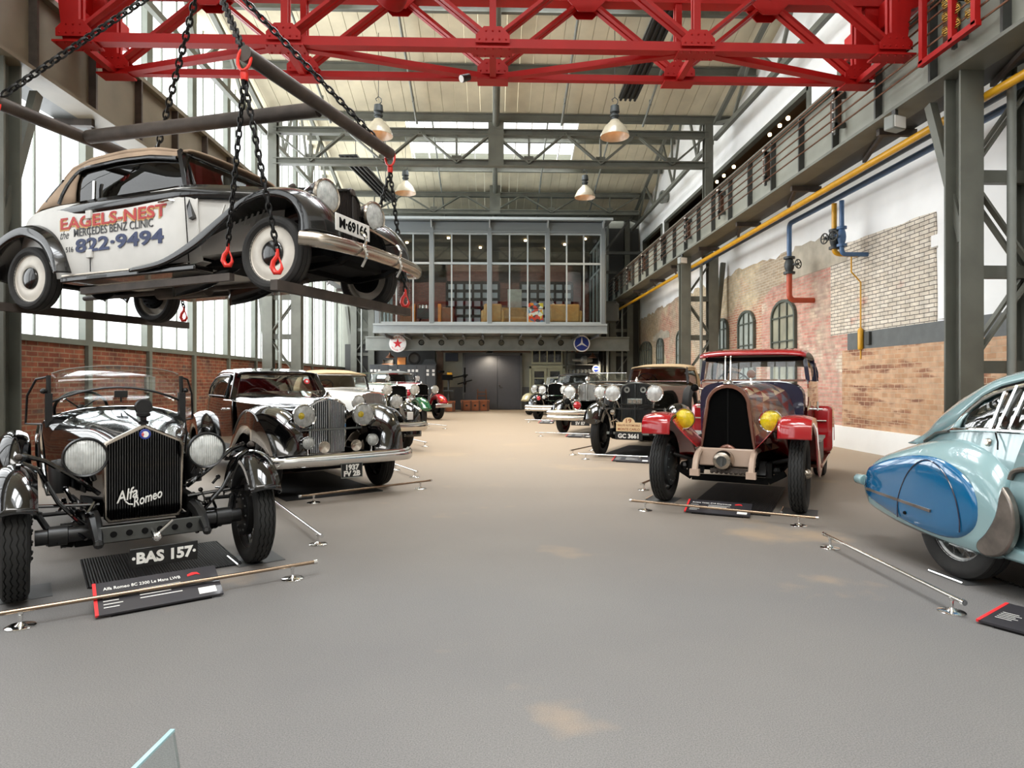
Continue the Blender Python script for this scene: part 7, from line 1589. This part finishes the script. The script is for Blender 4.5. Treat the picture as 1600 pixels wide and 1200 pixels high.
# rails
barrier('low bronze rail in front of the black open roadster, at lower left', flr(32, 980), flr(457, 905))
barrier('low chrome rail running back along the flank of the black roadster', flr(497, 851), flr(405, 778), .1, M['chrome'])
barrier('low bronze rail in front of the black coupe with chrome radiator', flr(490, 786), flr(657, 764))
barrier('low chrome rail beside the black coupe, behind its front rail', flr(648, 746), flr(618, 735), .1, M['chrome'])
barrier('low chrome rail in front of the beige-topped cabriolet on the left', flr(664, 698), flr(640, 692), .1, M['chrome'])
barrier('low chrome rail in front of the green tourer on the left', flr(695, 670), flr(668, 667), .1, M['chrome'])
barrier('low bronze rail in front of the red harlequin saloon', flr(1008, 798), flr(1248, 822))
barrier('low bronze rail beside the red harlequin saloon, near its left front wheel', flr(1006, 766), (flr(1006, 766)[0]+.5, flr(1006, 766)[1]+.8), .1)
barrier('low chrome rail in front of the rally shield cabriolet', flr(915, 718), flr(1000, 722), .12, M['chrome'])
barrier('low chrome rail beside the rally shield cabriolet', flr(895, 711), (flr(895, 711)[0]+.5, flr(895, 711)[1]+.8), .1)
barrier('low chrome rail in front of the twin-bumper tourer', flr(845, 682), flr(912, 684), .12, M['chrome'])
barrier('low chrome rail in front of the farthest black car on the right', flr(826, 660), flr(858, 661), .12, M['chrome'])
barrier('low polished rail behind the pale blue coupe', flr(1297, 857), flr(1487, 957), .1, M['nickel_b'])
# panels (front edge on the floor just outside each rail)
for lab, px_, py_, dg, ttl, w, h, tl in (('dark panel with white title and red logo in front of the black roadster', 256, 949, 35, 'Alfa Romeo 8C 2300 Le Mans LWB', .68, .29, 24),
        ('dark information panel in front of the red harlequin saloon', 1120, 806, -28, 'Avions Voisin C14 Chartreuse', .64, .28, 17), ('dark information panel in front of the rally shield cabriolet', 985, 723, -27, '', .64, .28, 15),
        ('dark information panel in front of the twin-bumper tourer', 903, 684, -27, '', .64, .28, 15), ('dark information panel in front of the farthest right car', 852, 662, -27, '', .5, .28, 15)):
    x, y = flr(px_, py_); q = h/2*cos(A(tl)); info_panel(lab, x - q*sin(A(dg)), y + q*cos(A(dg)), dg, ttl, w, h, tl)
info_panel('dark panel at the right edge beside the pale blue coupe', 3.13, 3.35, -58, 'Talbot-Lago', .74, .42, 2)
# mats and wheel plates
for lab, cx, cy, dg, w, l, te in (('black toothed mat under the front of the black roadster', -2.53, 4.95, 35, .95, .85, True), ('black mat under the black coupe', -2.5, 8.7, 34, 1.2, 2.2, False),
        ('black mat under the red harlequin saloon', 2.95, 7.55, -29, .85, 2.0, False), ('black mat under the rally shield cabriolet', 3.0, 12.6, -27, 1.2, 2.2, False), ('black mat under the pale blue coupe', 4.0, 4.0, 5, .9, 1.6, True)): mat(lab, cx, cy, dg, w, l, te)
def wheel_plate(label, cx, cy, deg):
    t = thing('wheel_plate', label, 'wheel plate', (cx, cy, 0), radians(deg), 'grey floor plates under the tyres')
    m = MB(); m.box(-.17, .17, -.17, .17, 0, .004); m.build('base', M['plateg'], t, ang=0); m = MB(); m.rod((-.17, -.15, .012), (-.17, .15, .012), .01, 8); m.build('edge_bar', M['chrome'], t)
for lab, px_, py_, dg in (('plate under the outer front tyre of the black roadster', 30, 929, 36), ('plate under the inner front tyre of the black roadster', 400, 873, 36), ('plate under the left-hand front tyre of the red harlequin saloon', 1036, 780, -29), ('plate under the right-hand front tyre of the red harlequin saloon', 1250, 800, -29), ('plate under the rear tyre of the pale blue coupe', 1512, 902, 5)):
    x, y = flr(px_, py_); wheel_plate('grey floor ' + lab, x, y, dg)
# foreground: corner of a glass guard panel, low down
M['guard'] = glass_mat('clear_guard_glass', (.93, .97, .97), .04); M['guardedge'] = P('blue_green_glass_edge', '#a9d2da', .1, coat=1)
t = thing('glass_guard', 'corner of a clear glass guard panel at the bottom left foreground', 'glass panel', (-.95, 1.93, 0))
gx = [(.04, .02, 0), (0, 0, .335), (-.02, -1.0, .36), (.02, -1.0, 0)]
flat_pane(t, gx, M['guard'], 'pane', .012)
m = MB(); m.bar((0, 0, .338), (-.02, -1.0, .363), .013, .008); m.build('pane_edge', M['guardedge'], t, ang=0); m = MB(); m.bar((.04, .024, 0), (0, .004, .335), .004, .006, (1, 0, 0)); m.build('pane_side', M['chrome'], t, ang=0)
m = MB(); m.bar((.03, -.1, .02), (.02, -.95, .02), .06, .04); m.build('clamp_rail', M['chrome'], t, bevel=.005)
# small fittings on the left brick wall
m = MB(); m.box(-XW, -XW+.06, 14.0, 14.35, 1.15, 1.5); tag(m.build('meter_box', M['steel_l'], bevel=.01), 'small pale grey box fixed low on the left brick wall', 'meter box')
m = MB(); m.tube(catmull([(-7.0, 10.0, 7.6), (-6.75, 10.1, 6.9), (-6.7, 10.2, 6.2), (-6.85, 10.3, 5.75), (-7.05, 10.4, 6.2), (-7.1, 10.5, 7.2), (-7.05, 10.5, 8.5)], 5), .02, 8); tag(m.build('hanging_cable', M['matt']), 'loose black cable loop hanging by the left windows behind the red crane', 'cable')
